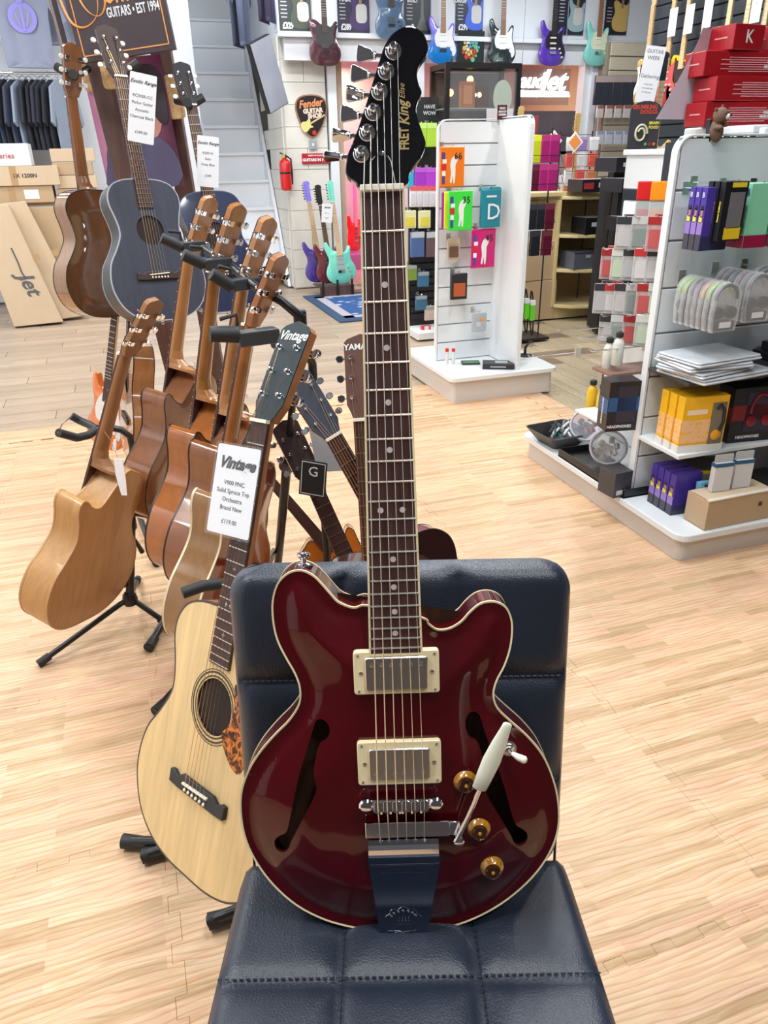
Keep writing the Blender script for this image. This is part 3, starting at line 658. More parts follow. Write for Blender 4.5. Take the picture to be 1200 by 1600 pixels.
def acoustic(name, label, M, top, side, back, neck, bindc=None, group=None, depth=.10, cut=0, sw=1, face=(.03, .012, .01), guard=None, board=None, hs='steel', btn='chrome', detail=2, logo=None, scale=1, frets=19, roset=None, headface=None, neckl=1.0, edge=(.01, .008, .006), cat='guitar', rough=.2, coat=.8, nutc=None, inlay=None, stripe=None):
    th = thing(name, label, cat, M @ Matrix.Scale(scale, 4), group)
    mt, ms, mbk, mn = wd(top, coat, rough), wd(side, coat, rough), wd(back, coat, rough), wd(neck, coat*.6, rough+.1)
    mbind = cm(bindc, .35) if bindc else cm(edge, .4)
    out = ac_outline(cut, sw); hz = .315; hr = .050
    # sides, top and back
    mb = MB(); band(mb, [[(x, 0, z) for x, z in out], [(x, depth*.96-.018*max(0, z-.1)/.39, z) for x, z in out]]); mb.build('side', ms, th, smooth=50)
    vs, fs = plate(offset(out, -.0008), (circ(hr, 28, 0, hz),), .03); MB().add([(x, -.0016, z) for x, _, z in vs], fs).add([(x, .001, z) for x, _, z in vs], [f[::-1] for f in fs]).build('soundboard', mt, th, smooth=0)
    vs, fs = plate(out, (), .03); yb = lambda z, d: depth*.96-.018*max(0, z-.1)/.39+.006*min(1, d/.05)
    dd = edist([(x, z) for x, _, z in vs], out); MB().add([(x, yb(z, d), z) for (x, _, z), d in zip(vs, dd)], fs).build('back_panel', mbk, th, smooth=60)
    for y0, nm in ((0, 'front_binding'), (1, 'back_binding')):
        w_ = .004 if bindc else .0022; b = MB(); yo = (lambda z: -.0019) if y0 == 0 else (lambda z: yb(z, 0)+.0009); yi = (lambda z: w_) if y0 == 0 else (lambda z: yb(z, 0)-w_)
        i_, o_ = offset(out, -w_*.7), offset(out, .0009)
        band(b, [[(x, yo(z), z) for x, z in i_], [(x, yo(z), z) for x, z in o_], [(x, yi(z), z) for x, z in o_], [(x, yi(z), z) for x, z in offset(out, -.001)]]); b.build(nm, mbind, th, smooth=0)
    mb = MB().prism(circ(hr*1.6, 20, 0, hz), .004, .01); mb.build('hollow', M_DARK, th, smooth=0)  # dark disc stands in for the shade inside the body
    zn = .488-.02+.350*neckl if hs != 'class' else .80; zn = .815 if neckl == 1 else zn
    if roset is not None:
        b = MB()
        for r0, r1 in ((hr+.002, hr+.005), (hr+.009, hr+.0125), (hr+.015, hr+.0165)):
            a, c = circ(r0, 40, 0, hz), circ(r1, 40, 0, hz); band(b, [[(x, -.0017, z) for x, z in a], [(x, -.0021, z) for x, z in a], [(x, -.0021, z) for x, z in c], [(x, -.0017, z) for x, z in c]])
        b.build('rosette', cm(roset, .4), th, smooth=0, kind='stuff')
    if guard is not None:
        g = spline([(.047, .372), (.056, .335), (.050, .302), (.034, .278), (.060, .245), (.088, .232), (.103, .250), (.103, .285), (.088, .325), (.066, .365)], 4); MB().prism(g, -.0032, -.0015).build('pickguard', guard, th, smooth=0, bevel=.0005)
    # bridge
    bz = .158
    bo = [(-.082, bz-.012), (-.082, bz+.012), (-.072, bz+.013), (-.060, bz+.006), (-.046, bz+.015), (.046, bz+.015), (.060, bz+.006), (.072, bz+.013), (.082, bz+.012), (.082, bz-.012), (.072, bz-.013), (.055, bz-.014), (-.055, bz-.014), (-.072, bz-.013)]
    MB().prism(bo, -.0105, -.0015).build('bridge', cm(face, .5), th, smooth=0, bevel=.002)
    if detail > 1:
        MB().box((0, -.0125, bz+.005), (.074, .005, .0032), RY(-.05).to_3x3()).build('saddle', M_IVORY, th, smooth=0)
        for k in range(6): MB().lathe([(.0027, 0), (.0034, .002), (.002, .0038)], (-.029+.0116*k, -.0105, bz-.0065), (0, -1, 0), 10).build('bridge_pin', M_IVORY, th)
    # neck, fretboard, headstock
    z0 = .39; fw = lambda z: .0215+(.0275-.0215)*(zn-z)/(zn-z0); yfb = lambda z: -.0075
    vs = []
    for z in (z0, zn): vs += [(-fw(z), yfb(z), z), (fw(z), yfb(z), z), (fw(z), -.0012, z), (-fw(z), -.0012, z)]
    MB().add(vs, [(0,1,2,3),(7,6,5,4),(0,4,5,1),(1,5,6,2),(2,6,7,3),(3,7,4,0)]).build('fretboard', board or M_ROSE, th, smooth=0)
    prof = [(-1, 0), (-.97, .4), (-.75, .8), (-.35, 1), (.35, 1), (.75, .8), (.97, .4), (1, 0)]; L = []; zt = .4885
    for z, d in ((zt-.004, .080), (zt+.004, .076), (zt+.012, .050), (zt+.026, .027), (zt+.05, .0185), (zn-.1, .0165), (zn-.01, .0155), (zn+.012, .0165)):
        L.append([(p[0]*fw(z)*(1 if z > zt+.02 else .9), -.0012+p[1]*d, z) for p in prof])
    mb = MB(); m = len(prof)
    for i in range(len(L)-1): mb.add(L[i]+L[i+1], [(k, k+1, m+k+1, m+k) for k in range(m-1)])
    mb.add(L[0], [tuple(range(m))]); nk = mb.build('neck', mn, th, smooth=60)
    if stripe: MB().tube([(0, -.0012+.0162, zn-.005), (0, -.0012+.0182, zt+.05)], .0022, 6).build('neck_stripe', cm(stripe, .4), th)
    sc = .648*(zn-bz)/.657
    if detail > 0:
        for k in range(1, frets+1):
            z = zn-(zn-bz-.005)*(1-2**(-k/12))
            if z > z0: MB().box((0, -.0082, z), (fw(z)*2, .0016, .0019)).build('fret', M_NICKEL, th, smooth=0)
    MB().box((0, -.0078, zn+.003), (.0435, .009, .006)).build('nut', M_IVORY, th, smooth=0)
    hm = T(0, .0, zn+.005) @ RX(-.23)
    hh = MB(); hh.M = hm; hl = .175
    ho = {'steel': [(-.0225, 0), (-.027, .012), (-.0355, .030), (-.0375, hl-.012), (-.030, hl-.004), (-.016, hl+.001), (0, hl+.006), (.016, hl+.001), (.030, hl-.004), (.0375, hl-.012), (.0355, .030), (.027, .012), (.0225, 0)],
          'round': [(-.0225, 0), (-.030, .014), (-.031, .04), (-.037, hl-.025), (-.034, hl-.010), (-.018, hl-.0), (.004, hl+.004), (.024, hl-.002), (.036, hl-.016), (.037, hl-.03), (.031, .04), (.030, .014), (.0225, 0)]}[ 'round' if hs == 'round' else 'steel']
    hh.prism(ho, .0008, .0158).build('headstock', mn, th, smooth=0, bevel=.0012)
    hf = MB(); hf.M = hm; hf.prism(offset(ho, -.0004), -.0014, .001).build('headstock_face', headface or cm(face, .55, spec=.2), th, smooth=0)
    for s in (-1, 1):
        if hs == 'class' or hs == 'slot':
            c = MB(); c.M = hm; c.prism(rrect(.011, .105, .005, 3, s*.0165, .088), -.0017, -.0012).build('tuner_slot', M_DARK, th, smooth=0)  # uncut slot: a dark plate with the recess shade in its colour
        for i in range(3):
            z = .045+.043*i
            p = MB(); p.M = hm
            p.lathe([(.0052, 0), (.0052, .001), (.003, .0016), (.0028, .006), (.0036, .009), (.0024, .0105)], (s*.022, -.0012, z), (0, -1, 0), 10)
            p.build('tuner_post', M_CHROME, th)
            g = MB(); g.M = hm
            g.box((s*.026, .019, z), (.017, .0075, .013)).tube([(s*.034, .017, z), (s*.043, .017, z)], .0018, 6)
            gh = g.build('tuner_gear', M_CHROME, th, smooth=0, bevel=.0015)
            q = MB(); q.M = hm; q.prism(spline([(s*.042, -.0035+z), (s*.048, -.0085+z), (s*.057, -.0065+z), (s*.0595, z), (s*.057, .0065+z), (s*.048, .0085+z), (s*.042, .0035+z)], 2), .0135, .0205)
            q.build('tuner_button', M_CHROME if btn == 'chrome' else cm(btn, .3), gh, smooth=0, bevel=.0018)
            if detail > 1:
                kk = i if s < 0 else 5-i; e = Vector((s*.022, -.005, z)); e = hm @ e
                xs = (-.0175+.007*kk)
                MB().tube([e, (xs, -.0105, zn+.004), (xs, -.0102, zn), (-.0275+.011*kk, -.0145, bz+.005), (-.029+.0116*kk, -.0108, bz-.0045)], .00062-.00006*kk, 4).build('string', M_BRONZE if kk < 4 else M_STEEL, th, smooth=60)
    if logo: text('lettering', logo[0], logo[1], cm(logo[2], .4), th, hm @ T(logo[3] if len(logo) > 3 else 0, -.0017, hl-.022) @ FR, .0002, shear=.3 if len(logo) < 5 else 0, bold=.0004)
    if inlay:
        for k in (3, 5, 7, 9, 12, 15):
            z = zn-(zn-bz-.005)*(1-2**(-(k-.5)/12))
            for xx in ((-.006, .006) if k == 12 else (0,)):
                b = MB().box((xx, -.0078, z), (.0075, .001, .0012)).box((xx, -.0078, z), (.0012, .001, .0085)); b.build('fret_inlay', M_PEARL, th, smooth=0)
    MB().lathe([(.006, 0), (.004, .004), (.0065, .009), (.003, .011)], (0, depth*.5, .001), (0, 0, -1), 12).build('strap_button', M_CHROME, th)
    return th
# body outlines of solid-body guitars: origin at tail, x right seen from the front, z up
STRAT = [(0, 0), (.06, .004), (.110, .024), (.145, .065), (.155, .115), (.143, .165), (.122, .205), (.112, .245), (.115, .285), (.122, .325), (.118, .352), (.100, .356), (.085, .335), (.068, .305), (.045, .292), (.030, .300), (-.030, .320), (-.050, .325), (-.078, .345), (-.100, .385), (-.115, .410), (-.135, .405), (-.140, .375), (-.135, .330), (-.122, .290), (-.110, .250), (-.117, .205), (-.140, .160), (-.153, .110), (-.143, .060), (-.108, .022), (-.06, .004)]
TELE = [(0, 0), (.07, .004), (.120, .025), (.150, .070), (.155, .120), (.140, .175), (.120, .215), (.112, .255), (.120, .300), (.135, .335), (.130, .365), (.108, .372), (.085, .345), (.060, .325), (.032, .335), (-.032, .345), (-.070, .372), (-.115, .385), (-.142, .365), (-.145, .325), (-.128, .280), (-.118, .245), (-.130, .200), (-.150, .160), (-.157, .110), (-.145, .055), (-.11, .02), (-.06, .004)]
def electric(name, label, M, col, guard=None, kind=STRAT, group=None, neckc=(.55, .38, .22), boardc=None, headc=None, pick=(.85, .8, .7), hum=False, knobs=3, scale=1, tag_=None, detail=1, mirror=False, guardc=None, mcol=None, frets=15):
    th = thing(name, label, 'guitar', M @ Matrix.Scale(scale, 4), group)
    out = spline([(-x if mirror else x, z) for x, z in kind], 3); mc = mcol or cm(col, .18, coat=.8)
    MB().prism(out, 0, .044, inset=.005).build('body', mc, th, smooth=50)
    if guard:
        P = [(.03, .300), (.055, .292), (.080, .315), (.098, .335), (.108, .325), (.103, .285), (.101, .245), (.113, .200), (.133, .155), (.138, .105), (.120, .075), (.095, .100), (.075, .135), (.055, .150), (-.045, .150), (-.075, .165), (-.090, .215), (-.080, .260), (-.055, .300), (-.03, .318)] if kind is STRAT else [(.032, .325), (.070, .320), (.085, .340), (.105, .335), (.098, .300), (.085, .26), (.09, .22), (.06, .175), (-.06, .175), (-.09, .21), (-.09, .27), (-.085, .335), (-.06, .34), (-.03, .335)]
        MB().prism(spline([(-x if mirror else x, z) for x, z in P], 2), -.0022, 0).build('pickguard', cm(guard, .3), th, smooth=0)
    zs = (.255, .205, .16) if kind is STRAT else (.285, .165)
    if hum and kind is not STRAT: zs = (.285, .165)
    for k, z in enumerate(zs):
        h_ = .036 if (hum and (k == len(zs)-1 or hum == 2)) else .016
        MB().prism(rrect(.074, h_, .007, 3, 0, z), -.007, -.002).build('pickup', cm(pick, .3), th, smooth=0, bevel=.0008)
    MB().box((0, -.006, .120), (.072, .011, .026)).build('bridge', M_CHROME, th, smooth=0, bevel=.001)
    if detail:
        for k in range(knobs):
            MB().lathe([(.011, 0), (.0095, .012), (.008, .013)], ((-1 if mirror else 1)*(.078+.016*k), -.002, .155-.038*k), (0, -1, 0), 14).build('knob', cm(pick, .3), th)
        if kind is STRAT: MB().prism(rrect(.030, .055, .012, 3, .098, .045), -.002, 0).build('jack_plate', M_CHROME, th, smooth=0)
    zn = .120+.648
    nk = cm(neckc, .35, coat=.3); bc = cm(boardc, .45) if boardc else nk
    fw = lambda z: .021+.007*(zn-z)/(zn-.28)
    for nm, y0, y1, m_ in (('fretboard', -.012, -.006, bc), ('neck', -.006, .014, nk)):
        vs = []
        for z in ((.272 if nm == 'fretboard' else .29), zn): vs += [(-fw(z), y0, z), (fw(z), y0, z), (fw(z)*(.7 if nm == 'neck' else 1), y1, z), (-fw(z)*(.7 if nm == 'neck' else 1), y1, z)]
        MB().add(vs, [(0,1,2,3),(7,6,5,4),(0,4,5,1),(1,5,6,2),(2,6,7,3),(3,7,4,0)]).build(nm, m_, th, smooth=0, bevel=.002 if nm == 'neck' else 0)
    for k in range(1, frets):
        z = zn-.648*(1-2**(-k/12)); MB().box((0, -.0124, z), (fw(z)*2, .0014, .0022)).build('fret', M_NICKEL, th, smooth=0)
    MB().box((0, -.011, zn+.002), (.042, .008, .004)).build('nut', M_IVORY, th, smooth=0)
    q = -1 if mirror else 1
    H = spline([(q*x, zn+z) for x, z in [(-.021, 0), (-.024, .02), (-.032, .035), (-.034, .06), (-.030, .175), (-.020, .19), (.005, .195), (.028, .185), (.036, .165), (.028, .150), (.030, .13), (.028, .06), (.028, .03), (.021, 0)]], 3)
    MB().prism(H, -.005, .009, inset=.002).build('headstock', cm(headc, .2, coat=.5) if headc else nk, th, smooth=40)
    for k in range(6):
        z = zn+.035+.025*k
        MB().lathe([(.004, 0), (.003, .009)], (-q*.016, -.005, z), (0, -1, 0), 8).build('tuner_post', M_CHROME, th)
        MB().box((-q*.040, .002, z), (.016, .006, .011)).build('tuner_button', M_CHROME, th, smooth=0, bevel=.001)
        if detail > 1: MB().tube([(-q*.016, -.009, z), (-.017+.0068*k, -.0145, zn), (-.026+.0104*k, -.0155, .122)], .0006, 4).build('string', M_STEEL, th)
    return th
def price_tag(label, M, w_, h_, lines, head=None, group=None, ink=None, name='price_tag', hs=1, sleeve=True, gap=1):
    t = thing(name, label, 'price tag', M, group)
    MB().prism(rrect(w_, h_, .004, 3), -.0004, .0004).build('card', M_PAPER, t, smooth=0)
    MB().tube([(-.012, .0, h_*.40), (-.012, .03, h_*.42), (.012, .03, h_*.42), (.012, 0, h_*.40)], .0008, 5).build('tie', M_INK, t)
    ink = ink or cm((.05, .05, .06), .6)
    if head: text('lettering', head[0], head[1], M_INK, t, T(0, -.0007, h_/2-head[2]) @ RY(0) @ FR, .0001, shear=.35, bold=head[3] if len(head) > 3 else .0006)
    for s, size, z in lines: text('lettering', s, size, ink, t, T(0, -.0007, z) @ FR, .0001, bold=.00008)
    if sleeve:
        m = mat('clear_sleeve', (.95, .97, 1), .08, var=0, alpha=.05, spec=.8); MB().prism(rrect(w_+.008, h_+.008, .005, 3), -.0018, -.0014).build('clear_sleeve', m, t, smooth=0)
    return t
def gframe(tp, tf, hp, hf, face, L=1.03):
    """guitar standing between two sight points; face = where its front looks (viewer frame)"""
    B = at(tp[0], tp[1], tf); N = at(hp[0], hp[1], hf); Z = N-B; Y = -vw(face[0], face[1], 0); X = Y.cross(Z)
    return frame(B, X, Z) @ Matrix.Scale(Z.length/L, 4)
# ================================================================= ACOUSTIC GUITARS ON THE LEFT
TORT = bpy.data.materials.new('tortoiseshell'); TORT.use_nodes = True; nt = TORT.node_tree; b = nt.nodes['Principled BSDF']; b.inputs['Roughness'].default_value = .12
tc = nt.nodes.new('ShaderNodeTexCoord'); n_ = nt.nodes.new('ShaderNodeTexNoise'); n_.inputs['Scale'].default_value = 55; n_.inputs['Detail'].default_value = 3; n_.inputs['Distortion'].default_value = 2
rp = nt.nodes.new('ShaderNodeValToRGB'); e = rp.color_ramp.elements; e[0].position = .42; e[0].color = (.05, .008, .004, 1); e[1].position = .62; e[1].color = (.75, .22, .03, 1)
nt.links.new(tc.outputs['Object'], n_.inputs['Vector']); nt.links.new(n_.outputs['Fac'], rp.inputs['Fac']); nt.links.new(rp.outputs['Color'], b.inputs['Base Color'])
# pale spruce guitar next to the chair (faces right of the viewer)
Bv, Nv = vw(-.340, .956, .42), vw(-.208, 1.18, 1.02)
Zs = (Nv-Bv).normalized(); MS = frame(Bv-Zs*.158, vw(.12, -.12, 0), Zs)
MS = MS @ T(0, .010, 0)
spruce = acoustic('acoustic_guitar', 'pale spruce-top acoustic guitar with black headstock and white price card beside the black chair', MS, (.86, .62, .30), (.30, .12, .04), (.30, .12, .04), (.38, .15, .05), bindc=(.05, .05, .04), guard=TORT, face=(.02, .024, .028), roset=(.06, .05, .03), inlay=1, frets=19, sw=1.04, rough=.45, coat=.15, logo=('Vintage', .024, (.75, .75, .72)), headface=cm((.022, .035, .042), .3))
price_tag('large white price card in a clear sleeve on the neck of the pale spruce guitar', MS @ T(-.004, -.034, .695) @ RZ(.18) @ RY(-.03), .094, .150,
          [('V900 PNC', .0105, .012), ('Solid Spruce Top', .0105, -.002), ('Orchestra', .0105, -.016), ('Brand New', .0105, -.030), ('£119.00', .0105, -.053)], head=('Vintage', .0265, .030, .0012))
NAT = (.56, .29, .10); MAH = (.36, .15, .055); RED = (.30, .085, .025)
acoustic('acoustic_guitar', 'matt natural cutaway acoustic guitar seen from behind on the single tubular stand at far left', gframe((92, 948), 1.92, (222, 452), 2.02, (-.95, .31), 1.0), (.66, .40, .18), (.58, .31, .11), (.46, .23, .08), (.34, .155, .06), cut=1, rough=.45, coat=.2, detail=1, bindc=(.50, .28, .11))
acoustic('acoustic_guitar', 'brown cutaway acoustic guitar hung furthest back in the row of four headstocks', gframe((240, 800), 2.25, (308, 298), 2.38, (-.94, .34), 1.0), (.6, .35, .15), (.26, .10, .04), (.20, .075, .03), (.50, .22, .07), cut=1, detail=1, group=None)
acoustic('acoustic_guitar', 'high-gloss amber-brown cutaway acoustic guitar second from the back of the row', gframe((285, 872), 1.93, (348, 308), 2.03, (-.94, .34), 1.0), (.6, .3, .1), (.40, .13, .03), (.36, .11, .025), (.42, .17, .045), cut=1, detail=1, rough=.1)
acoustic('acoustic_guitar', 'acoustic guitar whose tan headstock stands third from the back of the row', gframe((310, 900), 1.80, (396, 328), 1.92, (-.94, .34), 1.0), (.6, .3, .1), (.26, .09, .03), (.22, .07, .02), (.52, .24, .09), cut=1, detail=1)
acoustic('acoustic_guitar', 'cream-bound walnut cutaway acoustic guitar with striped neck nearest in the row', gframe((308, 975), 1.62, (412, 384), 1.72, (-.95, .31), 1.0), (.6, .3, .1), (.33, .17, .065), (.24, .04, .014), (.40, .145, .04), cut=1, detail=1, rough=.18, bindc=(.75, .66, .42), stripe=(.75, .62, .38))
acoustic('acoustic_guitar', 'light brown acoustic guitar seen nearly edge-on behind the single tubular stand', gframe((196, 708), 2.95, (207, 322), 3.05, (-.90, -.43), 1.0), (.46, .26, .13), (.40, .17, .06), (.3, .12, .05), (.42, .2, .08), detail=1, headface=cm((.5, .42, .2), .4))
electric('electric_guitar', 'orange and white electric guitar standing behind the brown acoustic necks', gframe((160, 700), 3.15, (190, 400), 3.25, (-.55, -.83), .96), (.70, .16, .015), guard=(.75, .72, .68), boardc=(.05, .02, .01), scale=.9)
acoustic('acoustic_guitar', 'dark mahogany acoustic guitar hanging with its back to the shop on the display rack', gframe((158, 492), 3.25, (100, 66), 3.32, (-.80, .60), 1.0), (.5, .3, .1), (.30, .15, .06), (.11, .045, .018), (.22, .085, .03), detail=1, rough=.12, btn=(.7, .7, .65))
black = acoustic('acoustic_guitar', 'charcoal black parlour guitar with pale binding hanging at the centre of the display rack', gframe((262, 500), 2.75, (170, 28), 2.97, (.62, -.78), 1.0), (.055, .06, .085), (.03, .04, .045), (.03, .03, .04), (.06, .04, .035), bindc=(.40, .40, .46), rough=.45, coat=.1, sw=.92, hs='slot', face=(.05, .028, .022), btn=(.7, .66, .5))
blueg = acoustic('acoustic_guitar', 'midnight blue acoustic guitar hanging at the right side of the display rack', gframe((360, 486), 3.2, (284, 88), 3.42, (.45, -.89), 1.0), (.025, .035, .09), (.02, .025, .05), (.02, .02, .04), (.06, .04, .035), bindc=(.10, .12, .2), rough=.3, sw=.92, hs='slot', face=(.02, .02, .025))
G_ = 'handwritten price tags hanging on the display rack guitars'
def tagpx(label, px, py, f, w_, h_, lines, head, face=(.2, -.98), tilt=-.1, group=None):
    M = frame(at(px, py, f), Vector((1, 0, 0)), (0, 0, 1)); Y = -vw(*face, 0); X = Y.cross(Vector((0, 0, 1))); M = frame(at(px, py, f), X, (0, 0, 1)) @ RY(tilt)
    return price_tag(label, M, w_, h_, lines, head, group, sleeve=False)
ub = cm((.10, .14, .35), .6)
tagpx('long white handwritten price tag on the neck of the charcoal parlour guitar', 222, 170, 2.72, .082, .20, [('RC30SR-CC', .012, .035), ('Parlor Guitar', .012, .015), ('Acoustic', .012, -.005), ('Charcoal Black', .012, -.025), ('£349.00', .012, -.07)], ('Exotic Range', .015, .025, .0003), tilt=.20)
tagpx('white handwritten price tag on the neck of the midnight blue guitar', 325, 253, 3.19, .082, .18, [('R239 W', .012, .03), ('Satin', .012, .01), ('Deep Blue', .012, -.01), ('£349', .012, -.05)], ('Exotic Range', .015, .025, .0003), tilt=.12)
# guitars between the row and the chair
yam = acoustic('acoustic_guitar', 'acoustic guitar with a plain brown headstock showing behind the fretboard of the red guitar', gframe((606, 1170), 1.42, (558, 520), 1.60, (-.12, -.99), 1.0), (.10, .03, .02), (.06, .02, .015), (.06, .02, .015), (.16, .085, .07), face=(.12, .062, .05), detail=2, logo=('YAMAHA', .018, (.78, .80, .78), 0, 1), hs='steel', rough=.2)
acoustic('acoustic_guitar', 'dark sunburst acoustic guitar with its white-dotted black neck slanting behind the chair', gframe((745, 1080), 1.52, (462, 578), 1.62, (.45, -.89), 1.0), (.03, .008, .006), (.015, .004, .004), (.02, .008, .006), (.10, .03, .015), face=(.05, .055, .075), detail=2, rough=.1)
acoustic('acoustic_guitar', 'orange-red classical guitar with round soundhole standing behind the chair back', gframe((650, 1120), 1.82, (438, 640), 1.92, (.40, -.91), 1.0), (.52, .13, .03), (.50, .11, .02), (.4, .1, .03), (.3, .12, .05), detail=1, rough=.1, scale=.97, hs='class')
acoustic('acoustic_guitar', 'glossy amber cutaway acoustic guitar lying low behind the black poles', gframe((600, 960), 2.2, (380, 700), 2.3, (.30, -.95), 1.0), (.55, .16, .02), (.50, .14, .02), (.4, .1, .03), (.3, .12, .05), detail=0, rough=.1, cut=1, bindc=(.05, .02, .01))
# ----------------------------------------------------------------- stands
def foot(mb, p, d, r=.014, L=.045): mb.tube([p, Vector(p)+Vector(d).normalized()*L], [r, r*.9], 10)
def rubber(px, py, tx, ty, par, z=.02, r=.017, L=.055, name='rubber_foot'):
    a = on(2, z, px, py); b_ = on(2, z, tx, ty); d = (b_-a).normalized(); mb = MB(); mb.tube([a-par.location, a+d*L-par.location], [r, r*.85], 12); return mb.build(name, M_RUBBER, par, smooth=50)
s1 = thing('guitar_stand', 'single black tubular guitar stand holding the matt natural guitar at far left', 'guitar stand', loc=on(2, 0, 203, 958)); o1 = s1.location.copy()
hub = on(2, .11, 203, 935); top = at(207, 700, o1.dot(vw(0, 1, 0))); up = top
def rel(pts, o): return [Vector(p)-o for p in pts]
MB().tube(rel([hub, hub*.5+up*.5], o1), .014, 12).build('lower_pole', M_BLACK, s1, smooth=50)
fA = o1.dot(vw(0, 1, 0))
MB().tube(rel([hub*.5+up*.5, up, at(203, 682, fA), at(190, 672, fA), at(172, 668, fA-.01), at(152, 671, fA-.03)], o1), .0105, 12).build('upper_pole', M_BLACK, s1, smooth=60)
MB().lathe([(.019, 0), (.02, .01), (.02, .04), (.017, .045)], tuple(hub*.52+up*.48-o1), (0, 0, 1), 14).build('clamp_collar', M_BLACK, s1, smooth=40)
kn = hub*.55+up*.45; MB().tube(rel([kn, at(222, 862, fA)], o1), [.004, .009], 8).build('clamp_knob', M_BLACK, s1)
MB().tube(rel([at(152, 671, fA-.03), at(138, 680, fA-.06), at(120, 684, fA-.10), at(91, 676, fA-.16)], o1), .0125, 12).build('neck_yoke', M_RUBBER, s1, smooth=60)
MB().tube(rel([at(152, 671, fA-.03), at(140, 664, fA+.03), at(126, 658, fA+.06), at(112, 650, fA+.05)], o1), .0125, 12).build('neck_yoke', M_RUBBER, s1, smooth=60)
MB().tube(rel([at(91, 676, fA-.16), at(98, 662, fA-.07), at(112, 650, fA+.05)], o1), .0022, 6).build('neck_strap', M_CHROME, s1)
MB().lathe([(.022, 0), (.026, .015), (.022, .035), (.014, .045)], tuple(hub-o1-Vector((0, 0, .02))), (0, 0, 1), 14).build('hub', M_BLACK, s1, smooth=40)
for p in ((62, 1036), (262, 975), (215, 905)):
    e = on(2, .012, *p); MB().tube(rel([hub, hub+(e-hub)*.12+Vector((0, 0, .004)), e], o1), .0095, 10).build('leg', M_BLACK, s1, smooth=60)
    d = (e-hub).normalized(); MB().tube(rel([e-d*.035, e+d*.006], o1), .0135, 10).build('rubber_foot', M_RUBBER, s1)
MB().tube(rel([hub+Vector((0, 0, .06)), at(188, 910, fA-.02), at(183, 893, fA-.05), at(172, 888, fA-.1)], o1), .0105, 10).build('body_cradle', M_RUBBER, s1, smooth=60)
MB().tube(rel([hub+Vector((0, 0, .06)), at(172, 925, fA-.08), at(150, 945, fA-.14), at(122, 955, fA-.22)], o1), .0105, 10).build('body_cradle', M_RUBBER, s1, smooth=60)
# folding multi-guitar stand
s2 = thing('multi_guitar_stand', 'black folding multi-guitar stand with padded neck yokes holding the row of guitars', 'guitar stand', loc=on(2, 0, 430, 880)); o2 = s2.location.copy()
pA = at(469, 500, 1.75); pB = on(2, .03, 432, 905)
MB().tube(rel([pA, pA+(pB-pA)*.45], o2), .010, 12).build('upper_pole', M_BLACK, s2, smooth=50)
MB().tube(rel([pA+(pB-pA)*.42, pB], o2), .0145, 12).build('lower_pole', M_BLACK, s2, smooth=50)
MB().lathe([(.014, -.02), (.024, -.015), (.024, .004), (.018, .012), (.011, .014)], tuple(pA+(pB-pA)*.44-o2), tuple(pA-pB), 16).build('height_collar', mat('collar_grey', (.22, .25, .30), .4), s2, smooth=40)
MB().lathe([(.0155, -.03), (.0155, .02), (.012, .024)], tuple(pA-o2), (0, 0, 1), 14).build('pole_cap', M_BLACK, s2, smooth=40)
pts = [at(472, 497, 1.74), at(440, 470, 1.72), at(400, 448, 1.78), at(355, 412, 2.0), at(318, 388, 2.2)]
MB().tube(rel(pts, o2), .011, 10).build('crossbar', M_BLACK, s2, smooth=60)
for (a, b_, c, f, r) in (((328, 522), (372, 522), (432, 530), 1.56, .0185), ((330, 428), (362, 447), (402, 440), 1.80, .016), ((286, 398), (318, 412), (360, 412), 1.94, .016), ((252, 372), (284, 386), (318, 384), 2.2, .016)):
    P0, P1, P2 = at(*a, f-.02), at(*b_, f), at(*c, f+.04)
    MB().tube(rel([P0, P1], o2), [r*.9, r], 12).build('yoke_pad', M_RUBBER, s2, smooth=50)
    yb_ = MB().prism(rrect(.075, .034, .008, 3), -.016, .016, 'xz'); 
    d = (P2-P1).normalized(); Mx = frame(P1+(P2-P1)*.5-o2, d, (0, 0, 1)); q = MB(); q.M = Mx; q.prism(rrect((P2-P1).length*1.05, r*1.7, .006, 3), -r*.9, r*.9); q.build('yoke_body', mat('grey_plastic', (.05, .055, .06), .35), s2, smooth=0, bevel=.003)
    sh = MB(); sh.tube(rel([P1+Vector((0, 0, r)), P1+Vector((0, 0, r+.022)), P1+(P0-P1)*.6+Vector((0, 0, r+.012))], o2), .0045, 8); sh.build('yoke_latch', M_RUBBER, s2)
# lower bars and rubber-footed legs
for a, b_, fx in (((232, 1012), (262, 965), 0), ((243, 1112), (285, 1070), 0), ((192, 1314), (262, 1320), 0), ((222, 1338), (270, 1325), 0), ((325, 1440), (375, 1425), 0), ((245, 880), (215, 800), 0)):
    e = on(2, .02, *a); t_ = on(2, .03, *b_); t2 = t_+(t_-e)*1.2+Vector((0, 0, .02))
    MB().tube(rel([e, t2], o2), .012, 10).build('leg', M_BLACK, s2, smooth=50)
    rubber(*a, *b_, s2, .02)
MB().tube(rel([on(2, .05, 262, 965), on(2, .05, 432, 905)], o2), .0145, 10).build('base_bar', M_BLACK, s2, smooth=50)
for a, b_, f in (((285, 927), (350, 912), 1.32), ((334, 968), (352, 962), 1.2)):
    MB().tube(rel([at(*a, f), at((a[0]+b_[0])/2, (a[1]+b_[1])/2-4, f+.02), at(*b_, f+.05)], o2), .0125, 12).build('body_arm', M_RUBBER, s2, smooth=60)
MB().tube(rel([at(350, 912, 1.37), at(410, 905, 1.5), pB+Vector((0, 0, .12))], o2), .010, 10).build('arm_link', M_BLACK, s2, smooth=60)
